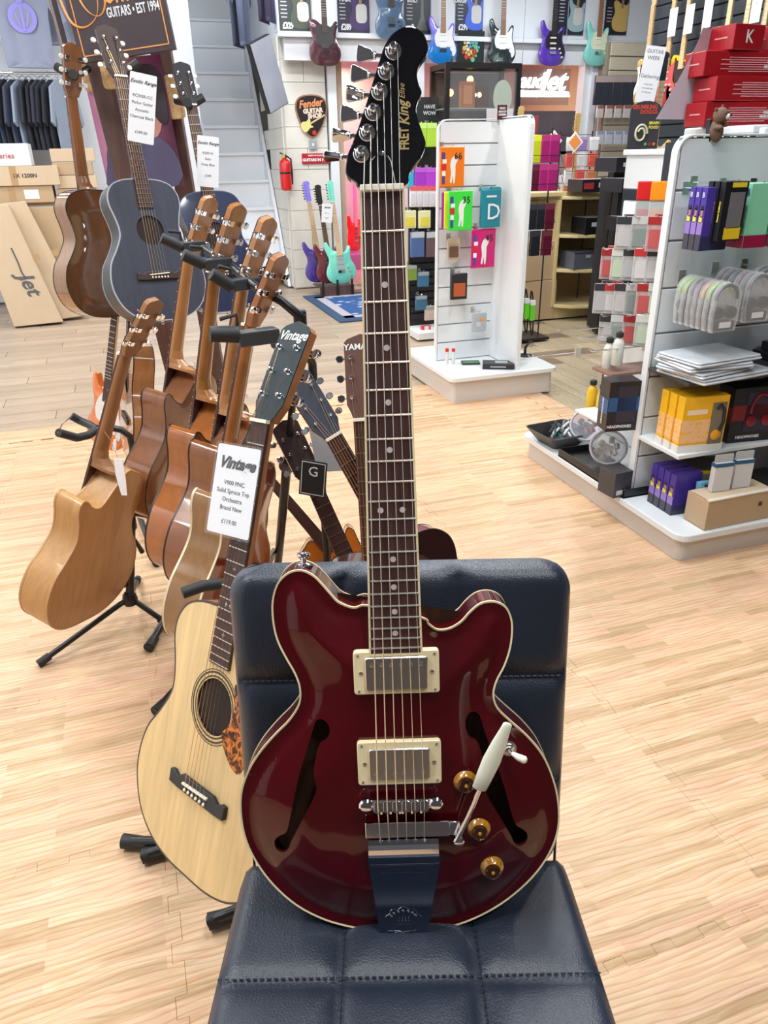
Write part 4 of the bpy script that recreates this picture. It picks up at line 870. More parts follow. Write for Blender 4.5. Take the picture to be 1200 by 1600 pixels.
# bent tube stand behind the chair
s3 = thing('guitar_stand', 'tall black bent-tube guitar stand rising behind the chair, left of the red guitar', 'guitar stand', loc=on(2, 0, 515, 960)); o3 = s3.location.copy(); f3 = o3.dot(vw(0, 1, 0))
b3 = on(2, .03, 512, 950); t3 = at(490, 600, f3-.05)
MB().tube(rel([b3, at(511, 860, f3), t3, at(488, 568, f3-.06), at(480, 553, f3-.09), at(468, 548, f3-.13), at(452, 552, f3-.17)], o3), .0125, 14).build('pole', M_BLACK, s3, smooth=60)
MB().tube(rel([at(452, 552, f3-.17), at(440, 545, f3-.23), at(430, 538, f3-.3)], o3), .012, 10).build('neck_yoke', M_RUBBER, s3, smooth=60)
for dx, dy in ((-.25, .1), (.2, .15), (.0, -.28)): MB().tube(rel([b3+Vector((0, 0, .1)), o3+Vector((dx, dy, .012))], o3), .010, 8).build('leg', M_BLACK, s3)
# swing tickets hanging among the poles
tk = thing('swing_ticket', 'grey card swing ticket hanging between the poles', 'swing ticket', frame(at(512, 702, 1.9), vw(.9, -.2), (0, 0, 1)) @ RY(-.12)); MB().prism(rrect(.085, .13, .003, 2), -.0006, .0006).build('card', cm((.45, .45, .47), .5), tk, smooth=0); MB().tube([(.0, 0, .065), (.002, 0, .12)], .0008, 5).build('cord', M_INK, tk)
tk = thing('swing_ticket', 'black and white framed swing ticket beside the tall bent pole', 'swing ticket', frame(at(489, 748, 1.85), vw(.95, -.2), (0, 0, 1)) @ RY(.12)); MB().prism(rrect(.075, .105, .002, 2), -.0006, .0006).build('card', M_INK, tk, smooth=0)
for d in (-.034, .034): MB().box((d*.95, -.001, 0), (.002, .0006, .096)).build('frame_line', M_PAPER, tk, smooth=0)
for d in (-.047, .047): MB().box((0, -.001, d), (.066, .0006, .002)).build('frame_line', M_PAPER, tk, smooth=0)
text('lettering', 'G', .04, M_PAPER, tk, T(0, -.001, .02) @ FR)
tk = thing('swing_ticket', 'small folded paper ticket hanging from the heel of the matt natural guitar', 'swing ticket', frame(at(188, 745, 1.85), vw(.8, -.6), (0, 0, 1)) @ RY(.08)); MB().prism([(-.018, .05), (.02, .058), (.024, 0), (.02, -.05), (-.006, -.058), (-.02, 0)], -.0006, .0006).build('card', M_PAPER, tk, smooth=0)
MB().tube([(0, 0, .056), (-.02, .0, .10), (-.045, 0, .12)], .0007, 5).build('cord', cm((.5, .2, .1), .6), tk)
# ----------------------------------------------------------------- display rack
M_BRN = wood('dark_brown_timber', (.075, .038, .035), (.13, .07, .06), (8, 8, 1), .45, .2, 4)
rk = thing('display_rack', 'dark brown timber display rack with a hanging sign board holding guitars', 'display rack', loc=on(2, 0, 330, 700)); ok_ = rk.location.copy()
def beam(p, q, w_, d, name, m, par, o, yd=vw(0, 1, 0)):
    p, q = Vector(p), Vector(q); M = frame(p-o, yd.cross((q-p)), q-p); mb = MB(); mb.M = M; mb.box((0, 0, (q-p).length/2), (w_, d, (q-p).length)); return mb.build(name, m, par, smooth=0, bevel=.004)
PL0, PL1 = at(300, 672, 3.75), at(132, 20, 3.55); PR0, PR1 = at(352, 650, 3.95), at(240, 10, 3.60)
PL0.z = PR0.z = 0
beam(PL0, PL1, .085, .045, 'post', M_BRN, rk, ok_); beam(PR0, PR1, .085, .045, 'post', M_BRN, rk, ok_)
beam(at(222, 468, 3.72), at(330, 440, 3.85), .04, .08, 'crossrail', M_BRN, rk, ok_)
beam(at(238, 640, 3.72), at(345, 600, 3.9), .04, .08, 'crossrail', M_BRN, rk, ok_)
M_LT = wood('scorched_block', (.30, .15, .06), (.70, .50, .24), (4, 4, 3), .5, .1, 5)
for (x, y, f) in ((170, 102, 3.42), (272, 152, 3.62), (140, 108, 3.6)):
    q = MB(); q.M = frame(at(x, y, f)-ok_, vw(1, -.3), (-.05, 0, 1)); q.prism(rrect(.075, .165, .018, 3), -.012, .012); q.build('hanger_block', M_LT, rk, smooth=0, bevel=.004)
for (x, y, f, x2, y2, x3, y3) in ((176, 106, 3.36, 196, 108, 216, 98), (276, 158, 3.56, 296, 162, 318, 152), (138, 108, 3.52, 118, 118, 88, 104)):
    MB().tube([at(x, y, f)-ok_, at((x+x2)/2, (y+y2)/2, f-.06)-ok_, at(x2, y2, f-.12)-ok_], .014, 10).build('hanger_arm', M_BLACK, rk, smooth=60)
    MB().tube([at(x2-4, y2-2, f-.26)-ok_, at(x2, y2+4, f-.16)-ok_, at(x3, y3, f-.14)-ok_], .017, 10).build('hanger_pad', M_RUBBER, rk, smooth=60)
# sign board
BL_, BR_ = at(125, 83, 3.42), at(278, 95, 3.40); X_ = BR_-BL_; wS = X_.length
sg = thing('sign_board', 'dark brown sign board with orange border and white lettering atop the display rack', 'sign', frame((BL_+BR_)/2, X_, (-.10, .03, 1)))
M_SIGN = mat('sign_brown', (.055, .038, .045), .35, var=.1); M_OR = cm((.85, .36, .10), .4)
MB().box((0, 0, .25), (wS, .02, .50)).build('board', M_SIGN, sg, smooth=0, bevel=.002)
for x in (-1, 1): MB().box((x*(wS/2-.022), -.011, .25), (.004, .002, .46)).build('border_line', M_OR, sg, smooth=0)
MB().box((0, -.011, .022), (wS-.04, .002, .004)).build('border_line', M_OR, sg, smooth=0)
text('lettering', 'ORTEGA', .085, M_OR, sg, T(.062, -.0115, .205) @ FR, .001, bold=.002, wx=.62)
text('lettering', 'GUITARS • EST 1994', .046, M_PAPER, sg, T(.062, -.0115, .148) @ FR, .001, bold=.0008, wx=.52)
sw_ = [(-.10, .42), (-.17, .40), (-.19, .32), (-.17, .23), (-.12, .205), (-.065, .235), (-.045, .30), (-.06, .37), (-.10, .36), (-.115, .30), (-.09, .25), (-.05, .235), (-.02, .27), (-.01, .34)]
sw_ = [(x-.02, z-.09) for x, z in sw_]; sp = spline(sw_, 5, False); MB().tube([(x, -.0115, z) for x, z in sp], [.0012+.004*abs(math.sin(i*.12)) for i in range(len(sp))], 6).build('swirl_emblem', M_OR, sg, smooth=60)
s5 = thing('sign_board', 'second dark sign board seen edge-on at the left of the display rack', 'sign', frame(at(103, 80, 3.55), vw(.35, -.9), (-.10, 0, 1)))
MB().box((0, 0, .25), (.25, .02, .50)).build('board', M_SIGN, s5, smooth=0, bevel=.002); MB().box((-.10, -.011, .25), (.005, .002, .46)).build('border_line', M_OR, s5, smooth=0)
# backlit-looking photo panel of a musician inside the rack
pp = thing('photo_poster', 'pink and violet photo panel of a dark-haired musician between the rack posts', 'poster', frame(at(228, 290, 3.62), X_, (-.06, .02, 1)))
pm = bpy.data.materials.new('poster_print'); pm.use_nodes = True; nt = pm.node_tree; b = nt.nodes['Principled BSDF']; b.inputs['Roughness'].default_value = .3
tc = nt.nodes.new('ShaderNodeTexCoord'); sx_ = nt.nodes.new('ShaderNodeSeparateXYZ'); nt.links.new(tc.outputs['Object'], sx_.inputs[0]); rp = nt.nodes.new('ShaderNodeValToRGB'); e = rp.color_ramp.elements
mr = nt.nodes.new('ShaderNodeMapRange'); mr.inputs['From Min'].default_value = -.17; mr.inputs['From Max'].default_value = .17; nt.links.new(sx_.outputs['X'], mr.inputs['Value']); nt.links.new(mr.outputs['Result'], rp.inputs['Fac'])
e[0].color = (.50, .16, .35, 1); e[1].color = (.10, .015, .05, 1); q = e.new(.28); q.color = (.85, .62, .72, 1); q = e.new(.42); q.color = (.70, .40, .45, 1); q = e.new(.7); q.color = (.22, .06, .12, 1)
nt.links.new(rp.outputs['Color'], b.inputs['Base Color'])
MB().box((0, 0, .24), (.34, .012, .50)).build('panel', pm, pp, smooth=0)
MB().prism(spline([(-.15, -.01), (.15, -.01), (.16, .12), (.08, .20), (-.02, .22), (-.12, .18), (-.15, .1)], 3), -.009, -.0065).build('printed_jacket', cm((.10, .09, .18), .5), pp, smooth=0)
MB().prism(spline([(.03, .2), (.10, .19), (.13, .26), (.12, .36), (.06, .37), (.02, .3)], 3), -.0095, -.0068).build('printed_face', cm((.55, .28, .22), .5), pp, smooth=0)
MB().prism(spline([(.03, .30), (.08, .31), (.12, .24), (.16, .25), (.16, .42), (.09, .46), (.02, .40)], 3), -.010, -.007).build('printed_hair', cm((.03, .02, .03), .5), pp, smooth=0)
# ================================================================= SHOP FITTINGS AND STOCK
M_LAMW = mat('white_laminate', (.76, .80, .82), .3, var=.015); M_LAME = mat('laminate_edge', (.62, .58, .54), .4, var=.02)
M_CARD = mat('cardboard', (.50, .36, .22), .75, var=.06, vscale=8); M_CARD2 = mat('cardboard_pale', (.62, .48, .33), .75, var=.06, vscale=8)
M_TAPE = cm((.46, .30, .15), .35); M_CLEAR = mat('clear_blister', (.92, .95, .97), .08, var=0, alpha=.28, spec=.8)
def face_print(par, M, w, h, m, name='printed_panel', t=.0012, r=0):
    mb = MB(); mb.M = M
    if r: mb.prism(rrect(w, h, r, 3), -t, .0002)
    else: mb.box((0, -t/2, 0), (w, t, h))
    return mb.build(name, m, par, smooth=0)
def carton(name, label, cat, p, w, d, h, rz=0, col=None, m=None, prints=(), texts=(), group=None, bevel=.0015, tilt=0):
    """box standing on p (centre of base); prints: (face, u, v, w, h, colour) as fractions of the face"""
    t = thing(name, label, cat, T(*p) @ RZ(rz) @ RX(tilt), group)
    MB().box((0, 0, h/2), (w, d, h)).build('carton', m or cm(col, .35), t, smooth=0, bevel=bevel)
    def FM(f):
        if f == 'f': return T(0, -d/2, h/2), w, h
        if f == 'l': return T(-w/2, 0, h/2) @ RZ(-PI/2), d, h
        if f == 'r': return T(w/2, 0, h/2) @ RZ(PI/2), d, h
        return T(0, 0, h) @ RX(-PI/2), w, d
    for f, u, v, pw, ph, c in prints:
        M, fw_, fh = FM(f); face_print(t, M @ T((u-.5)*fw_, -.0003, (v-.5)*fh), pw*fw_, ph*fh, c if isinstance(c, bpy.types.Material) else cm(c, .4))
    for f, u, v, s, sz, c, rot in texts:
        M, fw_, fh = FM(f); text('lettering', s, sz, cm(c, .5), t, M @ T((u-.5)*fw_, -.0022, (v-.5)*fh) @ RY(rot) @ FR, .0002, bold=.0006)
    return t
def packet(name, label, cat, p, w, h, col, header=None, window=None, rz=0, th=.012, n=1, group=None, txt=None, dy=.02, body=None, extras=()):
    """hanging pouch; p = top centre"""
    out = []
    for k in range(n):
        q = Vector(p)+Matrix.Rotation(rz, 3, 'Z') @ Vector((0, dy*k, 0)); t = thing(name, label if n == 1 else label+(' at the front of its hook' if k == 0 else ', behind the front one'), cat, T(*q) @ RZ(rz+random.uniform(-.04, .04)), group if n > 2 or group else None)
        m = col if isinstance(col, bpy.types.Material) else cm(col, .3)
        o = rrect(w, h, .004, 2, 0, -h/2); mb = MB().prism(o, -th/2, th/2, inset=min(th*.35, .004)); mb.build('pouch', m, t, smooth=40)
        if k == 0:
            if header is not None: face_print(t, T(0, -th/2-.0004, -h*.12), w*.96, h*.22, cm(header, .4), 'header_card')
            if window is not None: face_print(t, T(0, -th/2-.0006, -h*.62), w*.72, h*.52, cm(window, .3), 'window', .003, .004)
            for dx, dz_, pw, ph, c in extras: face_print(t, T(dx*w, -th/2-.0012, dz_*h), pw*w, ph*h, cm(c, .4))
            if txt: text('lettering', txt[0], txt[1], cm(txt[2], .5), t, T(txt[3]*w, -th/2-.0034, txt[4]*h) @ FR, .0002, bold=.0005)
        out.append(t)
    return out
def hookbar(par, o, p, L=.16, d=(0, -1, 0)):
    p = Vector(p)-o; d = Vector(d); MB().tube([p, p+d*L, p+d*(L+.012)+Vector((0, 0, .012))], .0028, 6).build('hook', M_CHROME, par, smooth=60)
    MB().box(tuple(p), (.028, .012, .04)).build('hook_plate', M_NICKEL, par, smooth=0)
def slatpanel(par, a0, a1, z0, z1, c, ax, n, o, back=0, th=.018):
    h = (z1-z0)/n
    for i in range(n):
        z = z0+h*(i+.5); cc = Vector(((a0+a1)/2, c, z) if ax == 'x' else (c, (a0+a1)/2, z))-o
        MB().box(tuple(cc), (abs(a1-a0)-.012, th+.008, h-.008) if ax == 'x' else (th+.008, abs(a1-a0)-.012, h-.008)).build('slat', M_LAMW, par, smooth=0, bevel=.002, seg=1)
    pl = [(a0, z0), (a1, z0), (a1, z1), (a0, z1)]; cz = Vector(((a0+a1)/2, c, (z0+z1)/2) if ax == 'x' else (c, (a0+a1)/2, (z0+z1)/2))-o
    MB().box(tuple(cz), (abs(a1-a0), th*.6, z1-z0) if ax == 'x' else (th*.6, abs(a1-a0), z1-z0)).build('core_panel', cm((.30, .31, .32), .6), par, smooth=0)
def endpiece(par, o, c, z0, z1, L=.07, ax='x', s=1, th=.03): # rounded top edge trim
    r = .06; pl = [(0, z0), (0, z1-r)]+[(r-r*math.cos(a), z1-r+r*math.sin(a)) for a in np.linspace(.2, PI/2, 6)]+[(L, z1), (L, z1-.004)]+[(r-(r-.008)*math.cos(a), z1-r+(r-.008)*math.sin(a)) for a in np.linspace(PI/2, .2, 6)]+[(.012, z1-r), (.012, z0)]
    q = MB(); c = Vector(c)-o; q.M = T(c.x, c.y, 0) @ (Matrix.Identity(4) if ax == 'x' else RZ(PI/2)) @ Matrix.Diagonal((s, 1, 1, 1)); q.prism([(x, z-o.z) for x, z in pl], -th/2, th/2); q.build('edge_trim', M_LAMW, par, smooth=0, bevel=.002)
def base(par, x0, x1, y0, y1, h, o):
    c = ((x0+x1)/2-o.x, (y0+y1)/2-o.y); MB().prism(rrect(x1-x0-.05, y1-y0-.05, .03, 4, *c), 0, h-.025, 'xy').build('plinth', M_LAME, par, smooth=0, bevel=.002)
    MB().prism(rrect(x1-x0, y1-y0, .05, 6, *c), h-.028, h, 'xy').build('base_board', M_LAMW, par, smooth=0, bevel=.004)
# ---- middle display stand
oG = Vector((2.18, 4.6, 0)); g1 = thing('display_stand', 'white slatwall display stand with few packets, standing behind the red guitar neck', 'display stand', loc=oG)
base(g1, 1.80, 2.56, 4.14, 5.02, .165, oG)
slatpanel(g1, 1.885, 2.28, .165, 1.60, 4.60, 'x', 12, oG); slatpanel(g1, 4.20, 4.62, .165, 1.61, 2.285, 'y', 1, oG)
endpiece(g1, oG, (1.875, 4.60, 0), .165, 1.612, .40, 'x'); endpiece(g1, oG, (2.285, 4.185, 0), .165, 1.618, .42, 'y')
slatpanel(g1, 2.28, 2.50, .165, 1.60, 4.62, 'x', 1, oG)
def PK(px, py, y=4.48): return on(1, y, px, py)
flag = lambda: ((-.38, -.22, .14, .16, (.08, .06, .30)), (-.33, -.36, .16, .10, (.85, .85, .85)), (-.36, -.50, .2, .14, (.65, .02, .03)), (-.36, -.66, .14, .12, (.85, .85, .85)), (-.37, -.82, .12, .2, (.08, .06, .30)))
def player(t, w, h, th=.012):
    s = spline([(.02, -.25), (.10, -.22), (.12, -.30), (.22, -.28), (.16, -.40), (.12, -.46), (.12, -.62), (.10, -.88), (.04, -.90), (.02, -.70), (-.03, -.88), (-.10, -.88), (-.06, -.66), (-.10, -.46), (-.06, -.32)], 2)
    MB().prism([(x*w, z*h) for x, z in s], -th/2-.003, -th/2-.001).build('printed_figure', cm((.86, .84, .82), .4), t, smooth=0)
for (lab, col, txt, a, b, y, n) in (('orange string packet numbered 66 hanging top left on the white stand', (.85, .20, .01), '66', (707, 229), (707, 292), 4.42, 1), ('bright green string packet numbered 35 hanging on the white stand', (.05, .72, .06), '35', (720, 298), (720, 360), 4.40, 1), ('magenta string packet numbered 45 hanging lowest on the white stand', (.60, .01, .16), '45', (756, 358), (756, 418), 4.46, 1)):
    P, Q = PK(*a, y), PK(*b, y); h = P.z-Q.z
    t = packet('string_packet', lab, 'packet', P, h*.72, h, col, txt=(txt, h*.24, (.03, .03, .03), .22, -.24), extras=flag())[0]; player(t, h*.72, h)
    hookbar(g1, oG, (P.x, 4.59, P.z+.006), 4.6-y)
P = PK(705, 300, 4.47); packet('string_packet', 'purple string packet tucked behind the green one', 'packet', P, .12, .21, (.35, .02, .30)); P = PK(710, 299, 4.44); packet('string_packet', 'yellow-edged string packet directly behind the green one', 'packet', P, .13, .21, (.70, .75, .05))
P = PK(768, 296, 4.44); t = packet('string_packet', 'teal string packet with a large white letter, right of the green packet', 'packet', P, .135, .215, (.01, .22, .30), txt=('D', .13, (.8, .85, .88), .12, -.6), extras=((0, -.18, .5, .05, (.75, .8, .8)),)); hookbar(g1, oG, (P.x, 4.59, P.z+.006), .14)
for k in (1, 2): packet('string_packet', 'teal string packet %s behind the lettered one' % ('first' if k == 1 else 'second'), 'packet', P+Vector((.008*k, .022*k, .006*k)), .135, .215, (.01, .18+.03*k, .26))
P = PK(709, 373, 4.5); packet('small_packet', 'small beige boxed packet below the green packet', 'packet', P, .085, .125, (.50, .40, .30), header=(.6, .5, .36), window=(.16, .09, .06)); hookbar(g1, oG, (P.x, 4.59, P.z+.006), .10)
P = PK(717, 427, 4.48); packet('small_packet', 'black framed packet with a red and gold picture on the white stand', 'packet', P, .11, .16, (.02, .02, .02), window=(.45, .10, .03), th=.03, extras=((.1, -.5, .3, .18, (.85, .5, .03)),)); hookbar(g1, oG, (P.x, 4.59, P.z+.006), .11)
P = PK(749, 489, 4.48); packet('small_packet', 'silver grey packet with an orange sticker low on the white stand', 'packet', P, .105, .12, (.42, .45, .48), extras=((.2, -.35, .22, .14, (.9, .3, .02)), (-.05, -.6, .3, .25, (.6, .63, .65)))); hookbar(g1, oG, (P.x, 4.59, P.z+.006), .11)
for k, (x, y) in enumerate(((698, 563), (708, 563))):
    t = thing('tube', 'clear tube with red cap standing %s on the stand base' % ('left' if k == 0 else 'right'), 'tube', loc=on(2, .165, x, y+6)); MB().lathe([(.011, 0), (.011, .085)], n=14).build('barrel', mat('clear_tube', (.8, .78, .76), .15, var=.1, alpha=.8), t); MB().lathe([(.012, .085), (.012, .105)], n=14).build('cap', cm((.7, .02, .02), .3), t)
carton('flat_box', 'black flat cable box lying on the base of the white stand', 'box', on(2, .165, 778, 574), .20, .11, .035, -.45, (.02, .02, .025), prints=(('t', .6, .5, .4, .5, (.35, .4, .4)), ('f', .5, .5, .5, .3, (.3, .3, .3))))
carton('flat_box', 'thin green and black packet lying beside the flat cable box', 'box', on(2, .165, 735, 568), .12, .08, .012, -.3, (.03, .05, .03), prints=(('t', .5, .3, .8, .3, (.1, .4, .15)),))
# cables with green wraps on the right fin
for k, (x, y, z_) in enumerate(((812, 452, 0), (823, 455, 0), (832, 458, 0))):
    P = on(1, 4.42, x, y); t = thing('cable_coil', 'coiled black cable with lime green wrap, %s one on the white stand' % ('left', 'middle', 'right')[k], 'cable', loc=P, group=None)
    for q in range(3): MB().tube([(.012*math.sin(a)+.004*q, .02*math.cos(a*1.0)+.01*q-.01, -.13+.14*math.cos(a)) for a in np.linspace(0, 2*PI, 22)], .004, 6).build('cable_loop', M_RUBBER, t, smooth=60)
    MB().prism(rrect(.036, .10, .008, 2, 0, -.125), -.02, .02).build('wrap', cm((.15, .68, .03), .4), t, smooth=0); MB().prism(rrect(.036, .03, .004, 2, 0, -.06), -.021, .021).build('wrap_label', M_PAPER, t, smooth=0)
t = thing('microphone_clip', 'small black clip stand on the right end of the white stand base', 'clip', loc=on(2, .165, 820, 556)); MB().lathe([(.05, 0), (.05, .006), (.012, .012), (.008, .05), (.012, .06)], n=20).build('foot', M_RUBBER, t, smooth=40); MB().tube([(0, 0, .06), (.03, -.01, .10), (.05, -.01, .09)], .008, 8).build('clip', M_RUBBER, t, smooth=50)
# ---- right display stand
oR = Vector((2.45, 2.6, 0)); g2 = thing('display_stand', 'large white slatwall display stand crowded with audio accessories at right', 'display stand', loc=oR)
base(g2, 1.80, 3.1, 1.97, 3.22, .12, oR)
slatpanel(g2, 1.87, 3.05, .12, 1.46, 2.38, 'x', 8, oR); slatpanel(g2, 2.40, 3.12, .12, 1.22, 2.20, 'y', 9, oR); endpiece(g2, oR, (1.855, 2.38, 0), .12, 1.47, 1.19, 'x', th=.034)
MB().box((2.72-oR.x, 2.63-oR.y, 1.485), (.98, .38, .03)).build('top_shelf', M_LAMW, g2, smooth=0, bevel=.006)
MB().box((2.70-oR.x, 2.42-oR.y, 1.475), (.9, .03, .03)).build('top_bracket', M_LAMW, g2, smooth=0, bevel=.006)
MB().box((2.36-oR.x, 2.25-oR.y, .375), (1.0, .26, .016)).build('shelf', M_LAMW, g2, smooth=0, bevel=.002)
MB().box((2.86-oR.x, 2.25-oR.y, .25), (.016, .26, .25)).build('shelf_support', M_LAMW, g2, smooth=0, bevel=.002)
MB().box((2.36-oR.x, 2.25-oR.y, .655), (1.0, .24, .014)).build('shelf', cm((.05, .05, .055), .4), g2, smooth=0, bevel=.002)
def Y(px, py, y): return on(1, y, px, py)
def boxrow(name, lab, cat, px, py, y, n, w, d, h, col, prints, texts, group, dy=.03):
    P = Y(px, py, y)
    for k in range(n):
        l = lab+(', nearest of its hook' if k == 0 else ', %s behind the nearest' % ('first', 'second', 'third', 'fourth')[k-1])
        carton(name, l, cat, (P.x, P.y+dy*k, P.z-h), w, d, h, 0, col, prints=prints, texts=texts)
    hookbar(g2, oR, (P.x, 2.37, P.z-.008), 2.37-y-.0)
lady = (('l', .5, .13, .96, .26, (.06, .06, .07)), ('l', .5, .36, .96, .2, (.30, .20, .55)), ('l', .45, .50, .6, .10, (.75, .68, .10)), ('l', .55, .60, .4, .13, (.45, .22, .14)), ('l', .5, .68, .5, .07, (.03, .02, .02)), ('f', .5, .12, .98, .22, (.03, .03, .09)))
boxrow('earphone_box', 'purple earphone box with a portrait printed on its spine', 'box', 1124, 292, 2.20, 3, .11, .026, .20, (.07, .04, .33), lady, (('l', .5, .88, 'B', .022, (.6, .6, .8), 0),), None)
boxrow('cable_box', 'black and yellow power cable box with window', 'box', 1150, 283, 2.16, 3, .095, .022, .185, (.012, .012, .016), (('f', .58, .52, .62, .60, (.16, .16, .17)), ('f', .58, .13, .7, .20, (.75, .55, .02)), ('f', .6, .94, .6, .08, (.7, .6, .03))), (('l', .5, .5, 'Power Delivery', .010, (.7, .6, .05), -PI/2),), None)
mint = (('l', .5, .10, .97, .20, (.30, .01, .06)), ('l', .35, .45, .3, .45, (.30, .01, .08)), ('f', .5, .10, .98, .20, (.30, .01, .06)))
for r, px in enumerate((1190, 1240)): boxrow('earphone_box', 'mint green and maroon earphone box on the %s mint hook' % ('left', 'right')[r], 'box', px, 286, 2.18, 3, .095, .028, .205, (.26, .68, .45), mint, (('l', .5, .87, 'B', .03, (.03, .07, .3), 0), ('l', .6, .45, 'EARPHONES', .016, (.03, .2, .12), -PI/2)), None)
# ear-defender blister packs
def muff(p, col, lab, k):
    t = thing('earphone_blister', lab, 'blister pack', T(*p) @ RZ(random.uniform(-.05, .05)))
    o = [(-.05, -.17), (.05, -.17), (.058, -.12), (.056, -.05)]+[(.056*math.cos(a), -.05+.05*math.sin(a)) for a in np.linspace(.25, PI-.25, 9)]+[(-.056, -.05), (-.058, -.12)]
    MB().prism(o, -.013, .013, inset=.004).build('blister', M_CLEAR, t, smooth=0)
    band_ = [(.046*math.cos(a), -.052+.04*math.sin(a)) for a in np.linspace(-.2, PI+.2, 14)]; MB().tube([(x, 0, z) for x, z in band_], .0065, 6).build('headband', col, t, smooth=60)
    for s in (-1, 1): MB().lathe([(.020, -.009), (.022, 0), (.020, .009)], (s*.028, 0, -.105), (0, 1, 0), 14).build('ear_pad', M_RUBBER, t, smooth=40)
    MB().box((0, -.002, -.15), (.085, .014, .03)).build('insert_card', cm((.02, .02, .03), .4), t, smooth=0)
    if k == 0: face_print(t, T(.0, -.0135, -.145), .05, .02, M_PAPER)
gm_ = [cm((.02, .02, .025), .3), cm((.25, .45, .02), .3), cm((.55, .30, .02), .3), cm((.20, .05, .12), .3), cm((.08, .06, .10), .3), cm((.30, .50, .05), .3), cm((.30, .5, .05), .3)]
for r, (px, py, y, n) in enumerate(((1140, 440, 2.12, 7), (1192, 425, 2.13, 6), (1240, 420, 2.13, 5))):
    P = Y(px, py, y)
    for k in range(n): muff((P.x, P.y+.031*k, P.z), gm_[(k+r*3) % 7] if r == 0 else gm_[(0, 4, 3)[k % 3]], 'rounded clear blister pack of headphones, %s on the %s hook' % (('nearest', 'second', 'third', 'fourth', 'fifth', 'sixth', 'furthest')[k], ('left', 'middle', 'right')[r]), k)
    hookbar(g2, oR, (P.x, 2.37, P.z-.012), 2.37-y)
# newspapers in clear bags
M_BAG = mat('silver_bag', (.62, .66, .70), .18, var=.25, vscale=14, bump=.8, bscale=18, spec=.8)
P = Y(1062, 580, 2.12); z = .663
for k, (w_, d_, h_, dx, rz, lab) in enumerate(((.36, .24, .020, 0, .12, 'bottom'), (.29, .22, .018, -.05, .20, 'second'), (.28, .22, .018, -.06, -.04, 'third'), (.31, .22, .018, -.04, .10, 'top'))):
    t = thing('bagged_magazines', 'silver-white bagged magazine bundle, %s of the loose pile' % lab, 'magazine', T(2.04+dx, 2.21, z) @ RZ(rz))
    for q in range(2):
        o = rrect(w_-.006*q, d_-.01*q, .012, 3); MB().prism(o, q*h_/2, (q+1)*h_/2-.001, 'xy', inset=.003).build('magazine', M_BAG, t, smooth=0)
    z += h_+.002
for k in range(3): carton('flat_black_case', 'flat black plastic case right of the magazine pile, %s' % ('lowest', 'middle', 'top')[k], 'case', (2.52+.03*k, 2.24, .663+.035*k), .36, .22, .032, .1*k, (.015, .015, .02), prints=(('f', .5, .5, .2, .4, (.2, .2, .22)),))
# headphone boxes on the shelf
ZS_ = .384
def emoji():
    m = bpy.data.materials.new('emoji_print'); m.use_nodes = True; nt = m.node_tree; b = nt.nodes['Principled BSDF']; b.inputs['Roughness'].default_value = .3
    tc = nt.nodes.new('ShaderNodeTexCoord'); v = nt.nodes.new('ShaderNodeTexVoronoi'); v.inputs['Scale'].default_value = 55; v.inputs['Randomness'].default_value = .35
    nt.links.new(tc.outputs['Object'], v.inputs['Vector']); r = nt.nodes.new('ShaderNodeValToRGB'); e = r.color_ramp.elements; e[0].color = (.55, .12, .02, 1); e[0].position = .12; e[1].color = (.92, .55, .30, 1); e[1].position = .55; q = e.new(.2); q.color = (.95, .55, .02, 1); q = e.new(.42); q.color = (.93, .50, .03, 1)
    nt.links.new(v.outputs['Distance'], r.inputs['Fac']); nt.links.new(r.outputs['Color'], b.inputs['Base Color']); return m
M_EMO = emoji(); YEL = (.90, .50, .015)
for k in range(3):
    P0 = (1.965+.0*k, 2.155+.048*k, ZS_)
    t = carton('headphone_box', 'yellow headphone box with round smiling faces and a window, %s of three' % ('nearest', 'middle', 'furthest')[k], 'box', P0, .185, .043, .215, -.12, YEL, prints=(('f', .33, .38, .62, .42, M_EMO), ('l', .5, .38, .98, .42, M_EMO), ('f', .5, .065, 1.0, .13, (.82, .80, .76)), ('l', .5, .065, 1.0, .13, (.82, .80, .76)), ('f', .32, .73, .44, .09, (.95, .75, .55)), ('f', .80, .50, .32, .76, (.20, .17, .12))))
    MB().tube([(.045, -.024, .165), (.058, -.027, .18), (.075, -.027, .16), (.078, -.027, .11), (.066, -.027, .08)], .0065, 8).build('headband', M_RUBBER, t, smooth=60)
    MB().lathe([(.020, 0), (.021, .004), (.018, .006)], (.056, -.021, .062), (0, -1, 0), 16).build('ear_cup', cm((.85, .38, .02), .3), t, smooth=40)
def hpbox(p, w_, c, lab, rz, side=0, h_=.22, d_=.10):
    t = carton('headphone_box', lab, 'box', p, w_, d_, h_, rz, (.012, .012, .018), prints=(('f', .5, .55, .98, .28, c), ('l', .5, .50, .98, .30, c), ('f', .6, .55, .62, .72, (.025, .025, .05))), texts=(('l', .5, .38, 'HEADPHONES', .017, (.75, .75, .78), -PI/2), ('f', .42, .10, 'HEADPHONES', .016, (.75, .75, .78), 0)))
    if not side:
        MB().tube([(.02+.042*math.cos(a), -d_/2-.004, .13+.062*math.sin(a)) for a in np.linspace(-.3, PI+.2, 14)], .006, 8).build('headband', cm(c, .25), t, smooth=60)
        for s in (-1, 1): MB().lathe([(.022, 0), (.022, .008), (.014, .011)], (.02+s*.034, -d_/2+.002, .085), (0, -1, 0), 16).build('ear_cup', cm(c, .25), t, smooth=40)
    return t
hpbox((2.22, 2.20, ZS_), .20, (.20, .01, .02), 'black headphone box with red headphones in its window, right of the yellow boxes', -.12)
hpbox((2.45, 2.22, ZS_), .20, (.01, .03, .30), 'black headphone box with blue headphones at the right picture edge', -.10)
